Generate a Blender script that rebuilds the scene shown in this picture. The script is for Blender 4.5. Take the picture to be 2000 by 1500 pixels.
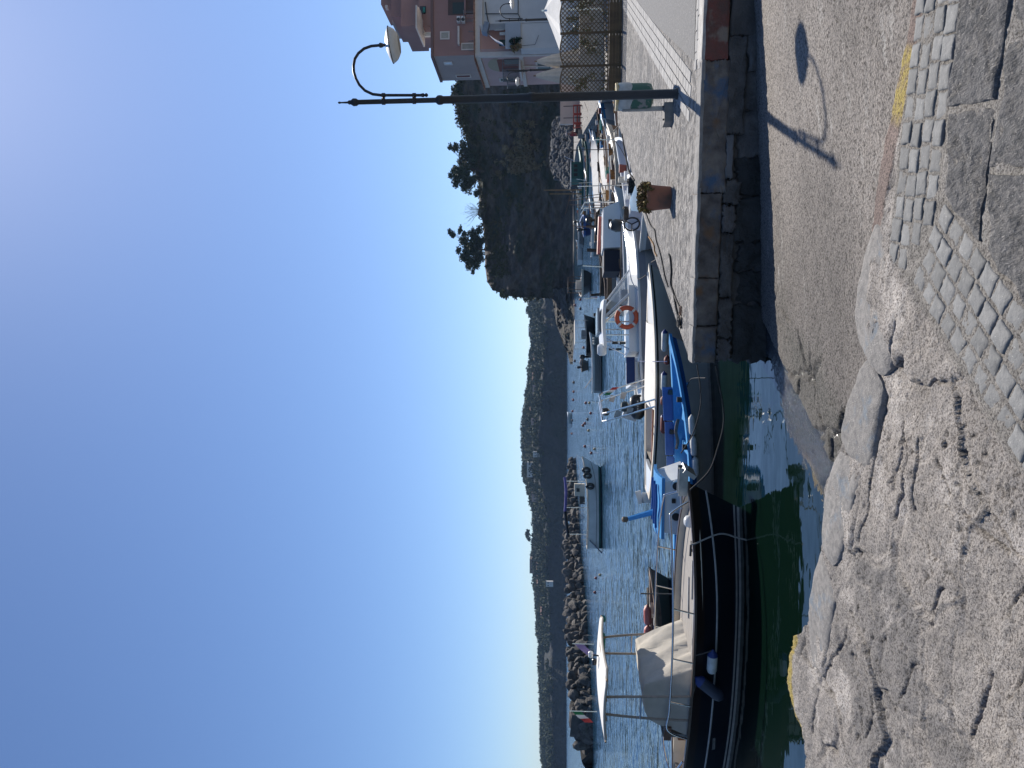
import bpy, bmesh, math, random
import numpy as np
from mathutils import Vector, Matrix, noise

R = math.radians
scene = bpy.context.scene
for _o in list(bpy.data.objects):
    bpy.data.objects.remove(_o)
col = scene.collection

# ------------------------------------------------------------------ camera
# Portrait photograph stored on its side: the camera is rolled by 90 degrees.
FPX = 1450.0                       # focal length in pixels of the 2000-pixel long side
PITCH = math.atan(100 / FPX)       # looking slightly up
CZ = 2.38                          # eye above the water (water level is z = 0)
cam_d = bpy.data.cameras.new('camera')
cam_d.sensor_fit = 'HORIZONTAL'; cam_d.sensor_width = 36.0
cam_d.lens = FPX * 36.0 / 2000.0
cam_d.clip_start = 0.05; cam_d.clip_end = 6000.0
cam = bpy.data.objects.new('camera', cam_d); col.objects.link(cam)
_c, _s = math.cos(PITCH), math.sin(PITCH)
_m = Matrix(((0, 1, 0), (_s, 0, -_c), (-_c, 0, -_s)))     # columns: image right (down), image up (right), backwards
cam.matrix_world = Matrix.Translation((0, 0, CZ)) @ _m.to_4x4()
scene.camera = cam

# ------------------------------------------------------------------ light
SUN_AZ, SUN_EL = R(27.0), R(45.0)
world = bpy.data.worlds.new('World'); scene.world = world; world.use_nodes = True
wn = world.node_tree
for n in list(wn.nodes): wn.nodes.remove(n)
sky = wn.nodes.new('ShaderNodeTexSky'); sky.sky_type = 'NISHITA'; sky.sun_disc = False
sky.sun_elevation = SUN_EL; sky.sun_rotation = SUN_AZ
sky.altitude = 300; sky.air_density = 0.95; sky.dust_density = 0.32; sky.ozone_density = 6.0
bg = wn.nodes.new('ShaderNodeBackground'); bg.inputs['Strength'].default_value = 0.093
wo = wn.nodes.new('ShaderNodeOutputWorld')
wb_ = wn.nodes.new('ShaderNodeMix'); wb_.data_type = 'RGBA'; wb_.blend_type = 'MULTIPLY'; wb_.inputs[0].default_value = 1.0
wb_.inputs[7].default_value = (1.01, 1.02, 1.08, 1)      # the camera's cool white balance, the same over the whole sky
wn.links.new(sky.outputs[0], wb_.inputs[6]); wn.links.new(wb_.outputs[2], bg.inputs[0]); wn.links.new(bg.outputs[0], wo.inputs[0])
sun_d = bpy.data.lights.new('sun', 'SUN'); sun_d.energy = 5.0; sun_d.angle = R(0.53)
sun_d.color = (1.0, 0.95, 0.87)
sun = bpy.data.objects.new('sun', sun_d); col.objects.link(sun)
SUNV = Vector((math.cos(SUN_EL) * math.sin(SUN_AZ), math.cos(SUN_EL) * math.cos(SUN_AZ), math.sin(SUN_EL)))
sun.rotation_euler = (-SUNV).to_track_quat('-Z', 'Y').to_euler()
sun.location = SUNV * 60
vs = scene.view_settings
vs.view_transform = 'Standard'; vs.look = 'None'; vs.exposure = 0.32; vs.gamma = 1.0; vs.use_curve_mapping = False
scene.render.engine = 'CYCLES'
scene.cycles.use_denoising = True
scene.cycles.max_bounces = 6; scene.cycles.diffuse_bounces = 3; scene.cycles.glossy_bounces = 3
scene.cycles.transmission_bounces = 4; scene.cycles.transparent_max_bounces = 8; scene.cycles.volume_bounces = 0
scene.cycles.caustics_reflective = False; scene.cycles.caustics_refractive = False
scene.cycles.sample_clamp_indirect = 4.0

# ------------------------------------------------------------------ survey helpers (photo pixel -> place in the world)
def ray(x, y):
    dx = (750.0 - y) / FPX; dz = -(x - 1000.0) / FPX
    return Vector((dx, _c - dz * _s, _s + dz * _c))
def px(x, y, z=0.0):
    d = ray(x, y); t = (z - CZ) / d.z
    return Vector((d.x * t, d.y * t, z))
def pd(x, y, Y):
    d = ray(x, y); t = Y / d.y
    return Vector((d.x * t, Y, CZ + d.z * t))

rng = random.Random(7)
nprng = np.random.default_rng(11)

# ------------------------------------------------------------------ materials
MATS = {}
def mat(name, c, c2=None, scale=6.0, detail=5.0, lo=0.35, hi=0.65, rough=0.7, metal=0.0, bump=0.0, bscale=40.0, bdist=0.01,
        speck=None, sscale=60.0, slo=0.62, shi=0.72, rand=0.0, spec=0.5, coord='pos', stretch=None, attr=None, stain=None, stscale=1.5,
        stlo=0.5, sthi=0.7, alpha=1.0, trans=0.0, two=None, coat=0.0):
    """A procedural surface: a base colour broken up by noise, specks, stains and per-object variation, with fine relief."""
    if name in MATS: return MATS[name]
    m = bpy.data.materials.new(name); m.use_nodes = True
    nt = m.node_tree; N = nt.nodes; L = nt.links
    b = N['Principled BSDF']
    def rgba(q): return (q[0], q[1], q[2], 1)
    if coord == 'obj':
        vec = N.new('ShaderNodeTexCoord').outputs['Object']
    else:
        vec = N.new('ShaderNodeNewGeometry').outputs['Position']
    if stretch:
        mp = N.new('ShaderNodeMapping'); mp.inputs['Scale'].default_value = stretch
        L.new(vec, mp.inputs['Vector']); vec = mp.outputs[0]
    def fac(sc, lo_, hi_, det=4.0, rg=0.6):
        t = N.new('ShaderNodeTexNoise'); t.inputs['Scale'].default_value = sc; t.inputs['Detail'].default_value = det
        t.inputs['Roughness'].default_value = rg
        L.new(vec, t.inputs['Vector'])
        r = N.new('ShaderNodeMapRange'); r.inputs['From Min'].default_value = lo_; r.inputs['From Max'].default_value = hi_
        L.new(t.outputs['Fac'], r.inputs['Value']); return r.outputs[0]
    def mixc(f, a, b_, blend='MIX'):
        x = N.new('ShaderNodeMix'); x.data_type = 'RGBA'; x.blend_type = blend
        if hasattr(f, 'is_linked') or hasattr(f, 'links'): L.new(f, x.inputs[0])
        else: x.inputs[0].default_value = f
        for v, i in ((a, 6), (b_, 7)):
            if isinstance(v, tuple): x.inputs[i].default_value = rgba(v)
            else: L.new(v, x.inputs[i])
        return x.outputs[2]
    cur = c
    if attr:
        at = N.new('ShaderNodeAttribute'); at.attribute_name = attr
        cur = at.outputs['Color']
        if c2 is not None:
            g = fac(scale, lo, hi, detail)
            cur = mixc(g, cur, mixc(1.0, cur, c2, 'MULTIPLY'))
    elif c2 is not None:
        cur = mixc(fac(scale, lo, hi, detail), c, c2)
    if stain is not None:
        cur = mixc(fac(stscale, stlo, sthi, 6.0), cur if not isinstance(cur, tuple) else cur, stain)
    if speck is not None:
        cur = mixc(fac(sscale, slo, shi, 2.0, 0.5), cur, speck)
    if rand:
        oi = N.new('ShaderNodeObjectInfo')
        r = N.new('ShaderNodeMapRange'); r.inputs['To Min'].default_value = 1 - rand; r.inputs['To Max'].default_value = 1 + rand
        L.new(oi.outputs['Random'], r.inputs['Value'])
        cm = N.new('ShaderNodeCombineColor')
        for i in range(3): L.new(r.outputs[0], cm.inputs[i])
        cur = mixc(1.0, cur, cm.outputs[0], 'MULTIPLY')
    if isinstance(cur, tuple): b.inputs['Base Color'].default_value = rgba(cur)
    else: L.new(cur, b.inputs['Base Color'])
    b.inputs['Roughness'].default_value = rough; b.inputs['Metallic'].default_value = metal
    b.inputs['Specular IOR Level'].default_value = spec
    if coat: b.inputs['Coat Weight'].default_value = coat
    if trans: b.inputs['Transmission Weight'].default_value = trans
    if alpha < 1: b.inputs['Alpha'].default_value = alpha
    if bump:
        t = N.new('ShaderNodeTexNoise'); t.inputs['Scale'].default_value = bscale; t.inputs['Detail'].default_value = 6.0
        t.inputs['Roughness'].default_value = 0.65; L.new(vec, t.inputs['Vector'])
        bp = N.new('ShaderNodeBump'); bp.inputs['Strength'].default_value = bump; bp.inputs['Distance'].default_value = bdist
        L.new(t.outputs['Fac'], bp.inputs['Height']); L.new(bp.outputs[0], b.inputs['Normal'])
    MATS[name] = m
    return m

# ------------------------------------------------------------------ objects
def tag(o, label=None, cat=None, group=None, kind=None):
    if label: o['label'] = label
    if cat: o['category'] = cat
    if group: o['group'] = group
    if kind: o['kind'] = kind
    return o
def thing(name, label, cat, loc=(0, 0, 0), rz=0.0, group=None, parent=None):
    o = bpy.data.objects.new(name, None); col.objects.link(o)
    o.location = loc; o.rotation_euler = (0, 0, rz); o.empty_display_size = 0.1
    return tag(o, label, cat, group)
def link(name, me, parent=None, loc=None, rot=None, kind=None):
    o = bpy.data.objects.new(name, me); col.objects.link(o)
    if parent is not None: o.parent = parent
    if loc is not None: o.location = loc
    if rot is not None: o.rotation_euler = rot
    if kind: o['kind'] = kind
    return o
def copy_tree(o, parent=None):
    kids = list(o.children)
    c = o.copy(); col.objects.link(c); c.parent = parent
    for k in kids: copy_tree(k, c)
    return c

class MB:
    """collects faces and links them as ONE mesh object"""
    def __init__(s): s.v = []; s.f = []; s.mi = []; s.cur = 0
    def face(s, pts, flip=False):
        i = len(s.v); s.v.extend(tuple(p) for p in pts)
        ids = list(range(i, i + len(pts)))
        s.f.append(ids[::-1] if flip else ids); s.mi.append(s.cur); return s
    def grid(s, rows, closed_u=False, closed_v=False, flip=False):
        nr = len(rows); nc = len(rows[0]); i0 = len(s.v)
        for r in rows: s.v.extend(tuple(p) for p in r)
        for a in range(nr if closed_v else nr - 1):
            for b in range(nc if closed_u else nc - 1):
                q = [i0 + a * nc + b, i0 + a * nc + (b + 1) % nc, i0 + ((a + 1) % nr) * nc + (b + 1) % nc, i0 + ((a + 1) % nr) * nc + b]
                s.f.append(q[::-1] if flip else q); s.mi.append(s.cur)
        return s
    def box(s, c, d, rz=0.0, ry=0.0, rx=0.0):
        M = Matrix.Translation(c) @ Matrix.Rotation(rz, 4, 'Z') @ Matrix.Rotation(ry, 4, 'Y') @ Matrix.Rotation(rx, 4, 'X')
        p = [M @ Vector((sx * d[0] / 2, sy * d[1] / 2, sz * d[2] / 2)) for sx in (-1, 1) for sy in (-1, 1) for sz in (-1, 1)]
        i = len(s.v); s.v.extend(tuple(q) for q in p)
        for f in ((0, 1, 3, 2), (4, 6, 7, 5), (0, 4, 5, 1), (2, 3, 7, 6), (0, 2, 6, 4), (1, 5, 7, 3)):
            s.f.append([i + k for k in f]); s.mi.append(s.cur)
        return s
    def tube(s, pts, r, n=8, caps=True, closed=False):
        pts = [Vector(p) for p in pts]; m = len(pts)
        rr = r if isinstance(r, (list, tuple)) else [r] * m
        rows = []; up = None
        for i in range(m):
            if closed: t = pts[(i + 1) % m] - pts[i - 1]
            else: t = pts[min(i + 1, m - 1)] - pts[max(i - 1, 0)]
            if t.length < 1e-9: t = Vector((0, 0, 1))
            t.normalize()
            if up is None:
                up = Vector((0, 0, 1)) if abs(t.z) < 0.9 else Vector((1, 0, 0))
            a = t.cross(up)
            if a.length < 1e-6: a = t.cross(Vector((0.3, 1, 0.1)))
            a.normalize(); b = a.cross(t).normalized(); up = b
            rows.append([pts[i] + (a * math.cos(2 * math.pi * k / n) + b * math.sin(2 * math.pi * k / n)) * rr[i] for k in range(n)])
        s.grid(rows, closed_u=True, closed_v=closed)
        if caps and not closed:
            s.face(rows[0], flip=True) if False else s.face(rows[0][::-1]); s.face(rows[-1])
        return s
    def lathe(s, prof, c=(0, 0, 0), n=20, M=None, caps=True):
        rows = []
        for (r, z) in prof:
            row = [Vector((r * math.cos(2 * math.pi * k / n), r * math.sin(2 * math.pi * k / n), z)) for k in range(n)]
            if M is not None: row = [M @ p for p in row]
            rows.append([p + Vector(c) for p in row])
        s.grid(rows, closed_u=True)
        if caps:
            s.face(rows[0][::-1]); s.face(rows[-1])
        return s
    def prism(s, poly, z0, z1):
        """poly: list of (x, y), counter-clockwise"""
        n = len(poly)
        a = [Vector((p[0], p[1], z0)) for p in poly]; b = [Vector((p[0], p[1], z1)) for p in poly]
        s.face(a[::-1]); s.face(b)
        for i in range(n): s.face([a[i], a[(i + 1) % n], b[(i + 1) % n], b[i]])
        return s
    def mesh(s, name, mats, smooth=None, weld=True):
        me = bpy.data.meshes.new(name)
        me.from_pydata(s.v, [], s.f); 
        for m in (mats if isinstance(mats, (list, tuple)) else [mats]): me.materials.append(m)
        if any(s.mi): me.polygons.foreach_set('material_index', s.mi)
        if weld:
            bm = bmesh.new(); bm.from_mesh(me); bmesh.ops.remove_doubles(bm, verts=bm.verts, dist=1e-5)
            bmesh.ops.recalc_face_normals(bm, faces=bm.faces)
            bm.to_mesh(me); bm.free()
        if smooth is not None:
            me.shade_smooth() if hasattr(me, 'shade_smooth') else None
            if smooth < 3.1: me.set_sharp_from_angle(angle=smooth)
        me.update(); return me
    def build(s, name, mats, parent=None, smooth=None, loc=None, rot=None, kind=None, weld=True):
        return link(name, s.mesh(name, mats, smooth, weld), parent, loc, rot, kind)

SM = R(40)
def smooth_loop(poly, n, jit=0.0, seed=0):
    """closed Catmull-Rom through the given points, resampled to n points"""
    P = [Vector(p) for p in poly]; m = len(P); out = []
    rr = random.Random(seed)
    for k in range(n):
        t = k * m / n; i = int(t); f = t - i
        p0, p1, p2, p3 = P[(i - 1) % m], P[i % m], P[(i + 1) % m], P[(i + 2) % m]
        q = 0.5 * ((2 * p1) + (p2 - p0) * f + (2 * p0 - 5 * p1 + 4 * p2 - p3) * f * f + (3 * p1 - p0 - 3 * p2 + p3) * f ** 3)
        if jit: q = q + Vector([rr.uniform(-jit, jit) for _ in range(len(q))])
        out.append(q)
    return out
def stone_mesh(name, loop2, thick, mats, rings=(0.0, 0.4, 0.72, 0.92, 1.0), edge=0.3, dome=0.0, rough=0.004, nscale=9.0, seed=0.0, frame=None, zoff=None):
    """a worn slab: closed outline loop2 (list of 2-D points), top at 0, skirt going down by thick, rounded rim, noisy top"""
    mb = MB(); n = len(loop2)
    cx = sum(p[0] for p in loop2) / n; cy = sum(p[1] for p in loop2) / n
    ed = edge * thick
    def top(x, y, r):
        q = noise.noise(Vector((x * nscale + seed, y * nscale, seed * 1.7))) * rough + noise.noise(Vector((x * nscale * 3.7, y * nscale * 3.7 + seed, 1.3))) * rough * 0.5
        return q + dome * (1 - r * r) + (zoff(x, y) if zoff else 0.0)
    rows = []
    for r in rings[1:]:
        row = []
        for p in loop2:
            x = cx + (p[0] - cx) * r; y = cy + (p[1] - cy) * r
            z = top(x, y, r) - (ed * max(0.0, (r - 0.85) / 0.15) ** 2 * 0.55 if r > 0.85 else 0)
            row.append(Vector((x, y, z)))
        rows.append(row)
    last = rows[-1]
    rows.append([Vector((cx + (p.x - cx) * 1.012, cy + (p.y - cy) * 1.012, p.z - ed)) for p in last])
    rows.append([Vector((cx + (p.x - cx) * 1.0, cy + (p.y - cy) * 1.0, p.z - thick)) for p in last])
    i0 = len(mb.v); mb.grid(rows, closed_u=True)
    c = Vector((cx, cy, top(cx, cy, 0)))
    for k in range(n): mb.face([c, rows[0][k], rows[0][(k + 1) % n]])
    if frame is not None: mb.v = [tuple(frame @ Vector(p)) for p in mb.v]
    return mb.mesh(name, mats, smooth=R(50))

def fast_mesh(name, V, Fq, mats, smooth=False, colors=None, cname='tint'):
    """V (n,3), Fq (m,4) or (m,3) numpy arrays"""
    me = bpy.data.meshes.new(name); k = Fq.shape[1]
    me.vertices.add(len(V)); me.vertices.foreach_set('co', np.asarray(V, dtype=np.float32).ravel())
    me.loops.add(Fq.size); me.loops.foreach_set('vertex_index', Fq.astype(np.int32).ravel())
    me.polygons.add(len(Fq)); me.polygons.foreach_set('loop_start', np.arange(0, Fq.size, k, dtype=np.int32))
    me.update(calc_edges=True); me.validate()
    for m in (mats if isinstance(mats, (list, tuple)) else [mats]): me.materials.append(m)
    if smooth: me.shade_smooth()
    if colors is not None:
        a = me.attributes.new(cname, 'FLOAT_COLOR', 'POINT')
        a.data.foreach_set('color', np.concatenate([colors, np.ones((len(V), 1))], 1).astype(np.float32).ravel())
    return me
def gridfaces(nr, nc):
    i = np.arange(nr * nc).reshape(nr, nc)
    return np.stack([i[:-1, :-1], i[:-1, 1:], i[1:, 1:], i[1:, :-1]], -1).reshape(-1, 4)
def vnoise(x, y, seed=0, oct=4, gain=0.5):
    """value noise on numpy arrays, about -1..1"""
    rs = np.random.default_rng(seed); T = rs.random((256, 256)) * 2 - 1
    out = np.zeros_like(x, dtype=float); amp = 1.0; tot = 0
    for o in range(oct):
        xi = np.floor(x).astype(int); yi = np.floor(y).astype(int); fx = x - xi; fy = y - yi
        fx = fx * fx * (3 - 2 * fx); fy = fy * fy * (3 - 2 * fy)
        a = T[xi & 255, yi & 255]; b = T[(xi + 1) & 255, yi & 255]; c = T[xi & 255, (yi + 1) & 255]; d = T[(xi + 1) & 255, (yi + 1) & 255]
        out += amp * ((a * (1 - fx) + b * fx) * (1 - fy) + (c * (1 - fx) + d * fx) * fy); tot += amp
        amp *= gain; x = x * 2.03 + 17.1; y = y * 2.03 + 5.3
    return out / tot
def leaf_mesh(name, clumps, n, size, mats, seed=0, flat=0.0, vary=0.5, shell=0.55, down=0.0):
    """n small leaf faces spread through ellipsoid clumps [(cx,cy,cz,rx,ry,rz)], weighted by volume"""
    rs = np.random.default_rng(seed)
    C = np.array(clumps, dtype=float)
    w = (C[:, 3] * C[:, 4] * C[:, 5]) ** 0.72; w /= w.sum()
    k = rs.choice(len(C), n, p=w)
    d = rs.normal(size=(n, 3)); d /= np.linalg.norm(d, axis=1)[:, None]
    r = rs.random(n) ** shell
    P = C[k, :3] + d * r[:, None] * C[k, 3:]
    a = rs.normal(size=(n, 3)); a[:, 2] *= (1 - flat); a /= np.linalg.norm(a, axis=1)[:, None]
    b = np.cross(a, rs.normal(size=(n, 3))); b[:, 2] *= (1 - flat); b /= np.linalg.norm(b, axis=1)[:, None] + 1e-9
    s = size * (1 - vary + 2 * vary * rs.random(n))[:, None]
    V = np.stack([P - a * s, P + b * s * 0.5, P + a * s, P - b * s * 0.5], 1).reshape(-1, 3)
    V[:, 2] -= down * 0
    return fast_mesh(name, V, np.arange(4 * n).reshape(-1, 4), mats)
# ================================================================== THE SETTING
def voro(x, y, pts):
    f1 = np.full(x.shape, 1e9); f2 = np.full(x.shape, 1e9); idx = np.zeros(x.shape, int)
    for k, (a, b) in enumerate(pts):
        d = np.hypot(x - a, y - b)
        m = d < f1
        f2 = np.where(m, f1, np.minimum(f2, d)); idx = np.where(m, k, idx); f1 = np.where(m, d, f1)
    return f1, f2, idx

# ---- water: one sheet to beyond the far shore
def water_material():
    m = bpy.data.materials.new('sea_water'); m.use_nodes = True
    nt = m.node_tree; N = nt.nodes; L = nt.links; b = N['Principled BSDF']
    b.inputs['Base Color'].default_value = (0.004, 0.017, 0.013, 1)
    b.inputs['Roughness'].default_value = 0.03; b.inputs['IOR'].default_value = 1.333
    pos = N.new('ShaderNodeNewGeometry').outputs['Position']
    sep = N.new('ShaderNodeSeparateXYZ'); L.new(pos, sep.inputs[0])
    # sheltered water inside the row of moored boats is almost flat, the open harbour is rippled
    amp = N.new('ShaderNodeMapRange'); amp.inputs['From Min'].default_value = 12.0; amp.inputs['From Max'].default_value = 20.0
    amp.inputs['To Min'].default_value = 0.10; amp.inputs['To Max'].default_value = 1.0
    L.new(sep.outputs[1], amp.inputs['Value'])
    rg_ = N.new('ShaderNodeMapRange'); rg_.inputs['From Min'].default_value = 12.0; rg_.inputs['From Max'].default_value = 22.0
    rg_.inputs['To Min'].default_value = 0.03; rg_.inputs['To Max'].default_value = 0.10; L.new(sep.outputs[1], rg_.inputs['Value']); L.new(rg_.outputs[0], b.inputs['Roughness'])
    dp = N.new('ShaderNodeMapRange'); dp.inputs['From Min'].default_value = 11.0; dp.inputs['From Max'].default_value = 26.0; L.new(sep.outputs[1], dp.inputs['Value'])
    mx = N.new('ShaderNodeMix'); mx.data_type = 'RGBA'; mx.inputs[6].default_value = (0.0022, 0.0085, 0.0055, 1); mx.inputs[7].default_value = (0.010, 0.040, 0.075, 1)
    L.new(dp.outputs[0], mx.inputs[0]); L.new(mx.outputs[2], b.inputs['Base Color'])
    def slopes(sc, det, stretch, k):
        mp = N.new('ShaderNodeMapping'); mp.inputs['Scale'].default_value = stretch; mp.inputs['Rotation'].default_value = (0, 0, R(18))
        L.new(pos, mp.inputs['Vector'])
        t = N.new('ShaderNodeTexNoise'); t.inputs['Scale'].default_value = sc; t.inputs['Detail'].default_value = det
        t.inputs['Roughness'].default_value = 0.6; t.inputs['Distortion'].default_value = 0.4
        L.new(mp.outputs[0], t.inputs['Vector'])
        v = N.new('ShaderNodeVectorMath'); v.operation = 'SUBTRACT'; v.inputs[1].default_value = (0.5, 0.5, 0.5); L.new(t.outputs['Color'], v.inputs[0])
        w = N.new('ShaderNodeVectorMath'); w.operation = 'MULTIPLY'; w.inputs[1].default_value = (k * 0.6, k, 0.0); L.new(v.outputs[0], w.inputs[0])
        return w.outputs[0]
    ad = N.new('ShaderNodeVectorMath'); ad.operation = 'ADD'
    L.new(slopes(1.9, 4.0, (0.30, 1.2, 1), 0.75), ad.inputs[0]); L.new(slopes(8.0, 2.0, (0.40, 1.4, 1), 0.80), ad.inputs[1])
    sc_ = N.new('ShaderNodeVectorMath'); sc_.operation = 'SCALE'; L.new(ad.outputs[0], sc_.inputs[0]); L.new(amp.outputs[0], sc_.inputs['Scale'])
    up = N.new('ShaderNodeVectorMath'); up.operation = 'ADD'; up.inputs[1].default_value = (0, 0, 1); L.new(sc_.outputs[0], up.inputs[0])
    nm = N.new('ShaderNodeVectorMath'); nm.operation = 'NORMALIZE'; L.new(up.outputs[0], nm.inputs[0]); L.new(nm.outputs[0], b.inputs['Normal'])
    return m
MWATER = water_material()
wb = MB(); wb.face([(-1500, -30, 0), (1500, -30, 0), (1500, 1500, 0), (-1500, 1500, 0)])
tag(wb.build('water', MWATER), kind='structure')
sb = MB(); sb.face([(-1500, -30, -2.6), (1500, -30, -2.6), (1500, 1500, -2.6), (-1500, 1500, -2.6)])
tag(sb.build('sea_bed', mat('sea_bed_sand', (0.03, 0.06, 0.04), (0.05, 0.08, 0.05), scale=0.6)), kind='structure')

QZ = 0.86                                    # quay
PZ = 0.58                                    # the stone landing we stand on
# ---- slipway
_A = [(0.15, 8.94, 0.0), (4.1, 8.1, 0.305), (1.95, 3.9, 0.55), (-1.11, 7.03, 0.0)]
_M = np.array([[1, a, b, a * b] for a, b, _ in _A]); _K = np.linalg.solve(_M, np.array([q[2] for q in _A]))
LA = px(1524, 700, 0.07); LB = px(1622, 893, 0.07)
_ln = Vector((LB.y - LA.y, -(LB.x - LA.x))).normalized()
if _ln.x < 0: _ln = -_ln
def ramp_z(x, y):
    return np.minimum(_K[0] + _K[1] * x + _K[2] * y + _K[3] * x * y, 0.52)
def build_ramp():
    nx, ny = 560, 420
    gx = np.linspace(-4.6, 7.5, nx); gy = np.linspace(2.6, 9.25, ny)
    X, Y = np.meshgrid(gx, gy)
    Z = ramp_z(X, Y)
    d = (X - LA.x) * _ln.x + (Y - LA.y) * _ln.y + vnoise(X * 3, Y * 3, 3, 3) * 0.02
    step = np.clip(d / 0.025, 0, 1)
    Z = Z + 0.045 * step - 0.012 - np.clip(-d - 0.75, 0, 4) * 0.22
    # broken stones along the foot of the slipway
    pts = [(rng.uniform(-1.5, 2.2), rng.uniform(5, 9)) for _ in range(46)]
    wx = X + vnoise(X * 4, Y * 4, 5, 3) * 0.10; wy = Y + vnoise(X * 4, Y * 4, 6, 3) * 0.10
    f1, f2, ids = voro(wx, wy * 0.8, [(a, b * 0.8) for a, b in pts])
    zone = np.clip((0.85 + 0.3 * vnoise(X * 2, Y * 2, 77, 3) - d) / 0.25, 0, 1) * step * np.clip((8.2 - Y) / 0.7, 0, 1)
    crack = np.clip(1 - (f2 - f1) / 0.04, 0, 1) * zone
    Z = Z - 0.05 * crack + (nprng.random(46)[ids] - 0.5) * 0.03 * zone
    grain = vnoise(X * 24, Y * 24, 8, 4, 0.7)
    Z = Z + grain * 0.013 + vnoise(X * 1.3, Y * 1.3, 9, 3) * 0.012
    base = np.array([0.335, 0.296, 0.260]); dark = np.array([0.120, 0.112, 0.094]); wet = np.array([0.050, 0.058, 0.068])
    g2 = vnoise(X * 2.2, Y * 2.2, 21, 4)
    C = base[None, None, :] * (1 + 0.16 * g2 + 0.10 * vnoise(X * 9, Y * 9, 22, 2))[..., None]
    # pale trowelled strip below the wall, beige band in the middle
    mott = np.clip((vnoise(X * 0.9, Y * 1.4, 23, 3) + 0.15) * 1.6, 0, 1)
    C = C * (1 - 0.22 * mott[..., None])
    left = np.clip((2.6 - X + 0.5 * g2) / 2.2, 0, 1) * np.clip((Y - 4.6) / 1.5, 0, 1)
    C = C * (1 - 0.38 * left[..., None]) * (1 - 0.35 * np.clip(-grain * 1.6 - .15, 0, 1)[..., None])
    pale_ = np.clip(vnoise(X * 2.6, Y * 7.0, 27, 4, .6) * 3 - 0.9, 0, 1)[..., None] * np.clip((X - 0.2) / 1.0, 0, 1)[..., None]
    C = C * (1 - 0.7 * pale_) + np.array([0.46, 0.43, 0.39]) * 0.7 * pale_
    zz = zone[..., None] * (0.75 + 0.25 * vnoise(X * 3, Y * 3, 24, 2))[..., None]
    C = C * (1 - zz) + dark * zz
    C = C * (1 - 0.6 * crack[..., None])
    wetm = np.clip((0.035 - d) / 0.05, 0, 1)[..., None]
    C = C * (1 - wetm) + wet * wetm
    weed = (np.clip((-d - 0.42 + 0.1 * g2) / 0.1, 0, 1) * np.clip((7.6 - Y) / 0.3, 0, 1))[..., None]
    C = C * (1 - weed) + np.array([0.13, 0.085, 0.015]) * weed
    V = np.stack([X, Y, Z], -1).reshape(-1, 3)
    m = mat('slipway_concrete', (0.3, 0.27, 0.23), (0.28, 0.265, 0.25), attr='tint', scale=52.0, detail=9.0, lo=0.46, hi=0.62, rough=0.88,
            bump=1.0, bscale=60, bdist=0.026)
    # wetness: darker means smoother
    N = m.node_tree.nodes; L = m.node_tree.links
    at = N.new('ShaderNodeAttribute'); at.attribute_name = 'tint'
    mr = N.new('ShaderNodeMapRange'); mr.inputs['From Min'].default_value = 0.06; mr.inputs['From Max'].default_value = 0.11
    mr.inputs['To Min'].default_value = 0.12; mr.inputs['To Max'].default_value = 0.88
    L.new(at.outputs['Fac'], mr.inputs['Value']); L.new(mr.outputs[0], N['Principled BSDF'].inputs['Roughness'])
    me = fast_mesh('slipway', V, gridfaces(ny, nx), m, smooth=True, colors=C.reshape(-1, 3))
    tag(link('slipway', me), kind='structure')
build_ramp()
# ---- landing in the foreground
EDGE_PX = [(1600, 1760), (1572, 1560), (1567, 1500), (1565, 1445), (1550, 1395), (1537, 1340), (1546, 1280), (1557, 1242), (1577, 1218), (1588, 1150), (1603, 1075),
           (1606, 1000), (1616, 930), (1641, 872), (1660, 800), (1680, 745), (1693, 700), (1697, 640), (1697, 560), (1698, 480), (1700, 430), (1706, 380), (1716, 310),
           (1730, 250), (1742, 200), (1755, 150), (1775, 60), (1788, 0), (1815, -120), (1850, -300)]
EDGE = [px(a, b, PZ) for a, b in EDGE_PX]
def resample(P, n):
    P = [Vector(p) for p in P]
    L = [0.0]
    for a, b in zip(P, P[1:]): L.append(L[-1] + (b - a).length)
    out = []; j = 0
    for k in range(n):
        t = L[-1] * k / (n - 1)
        while j < len(P) - 2 and L[j + 1] < t: j += 1
        f = (t - L[j]) / max(1e-9, L[j + 1] - L[j])
        out.append(P[j].lerp(P[j + 1], f))
    return out
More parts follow.
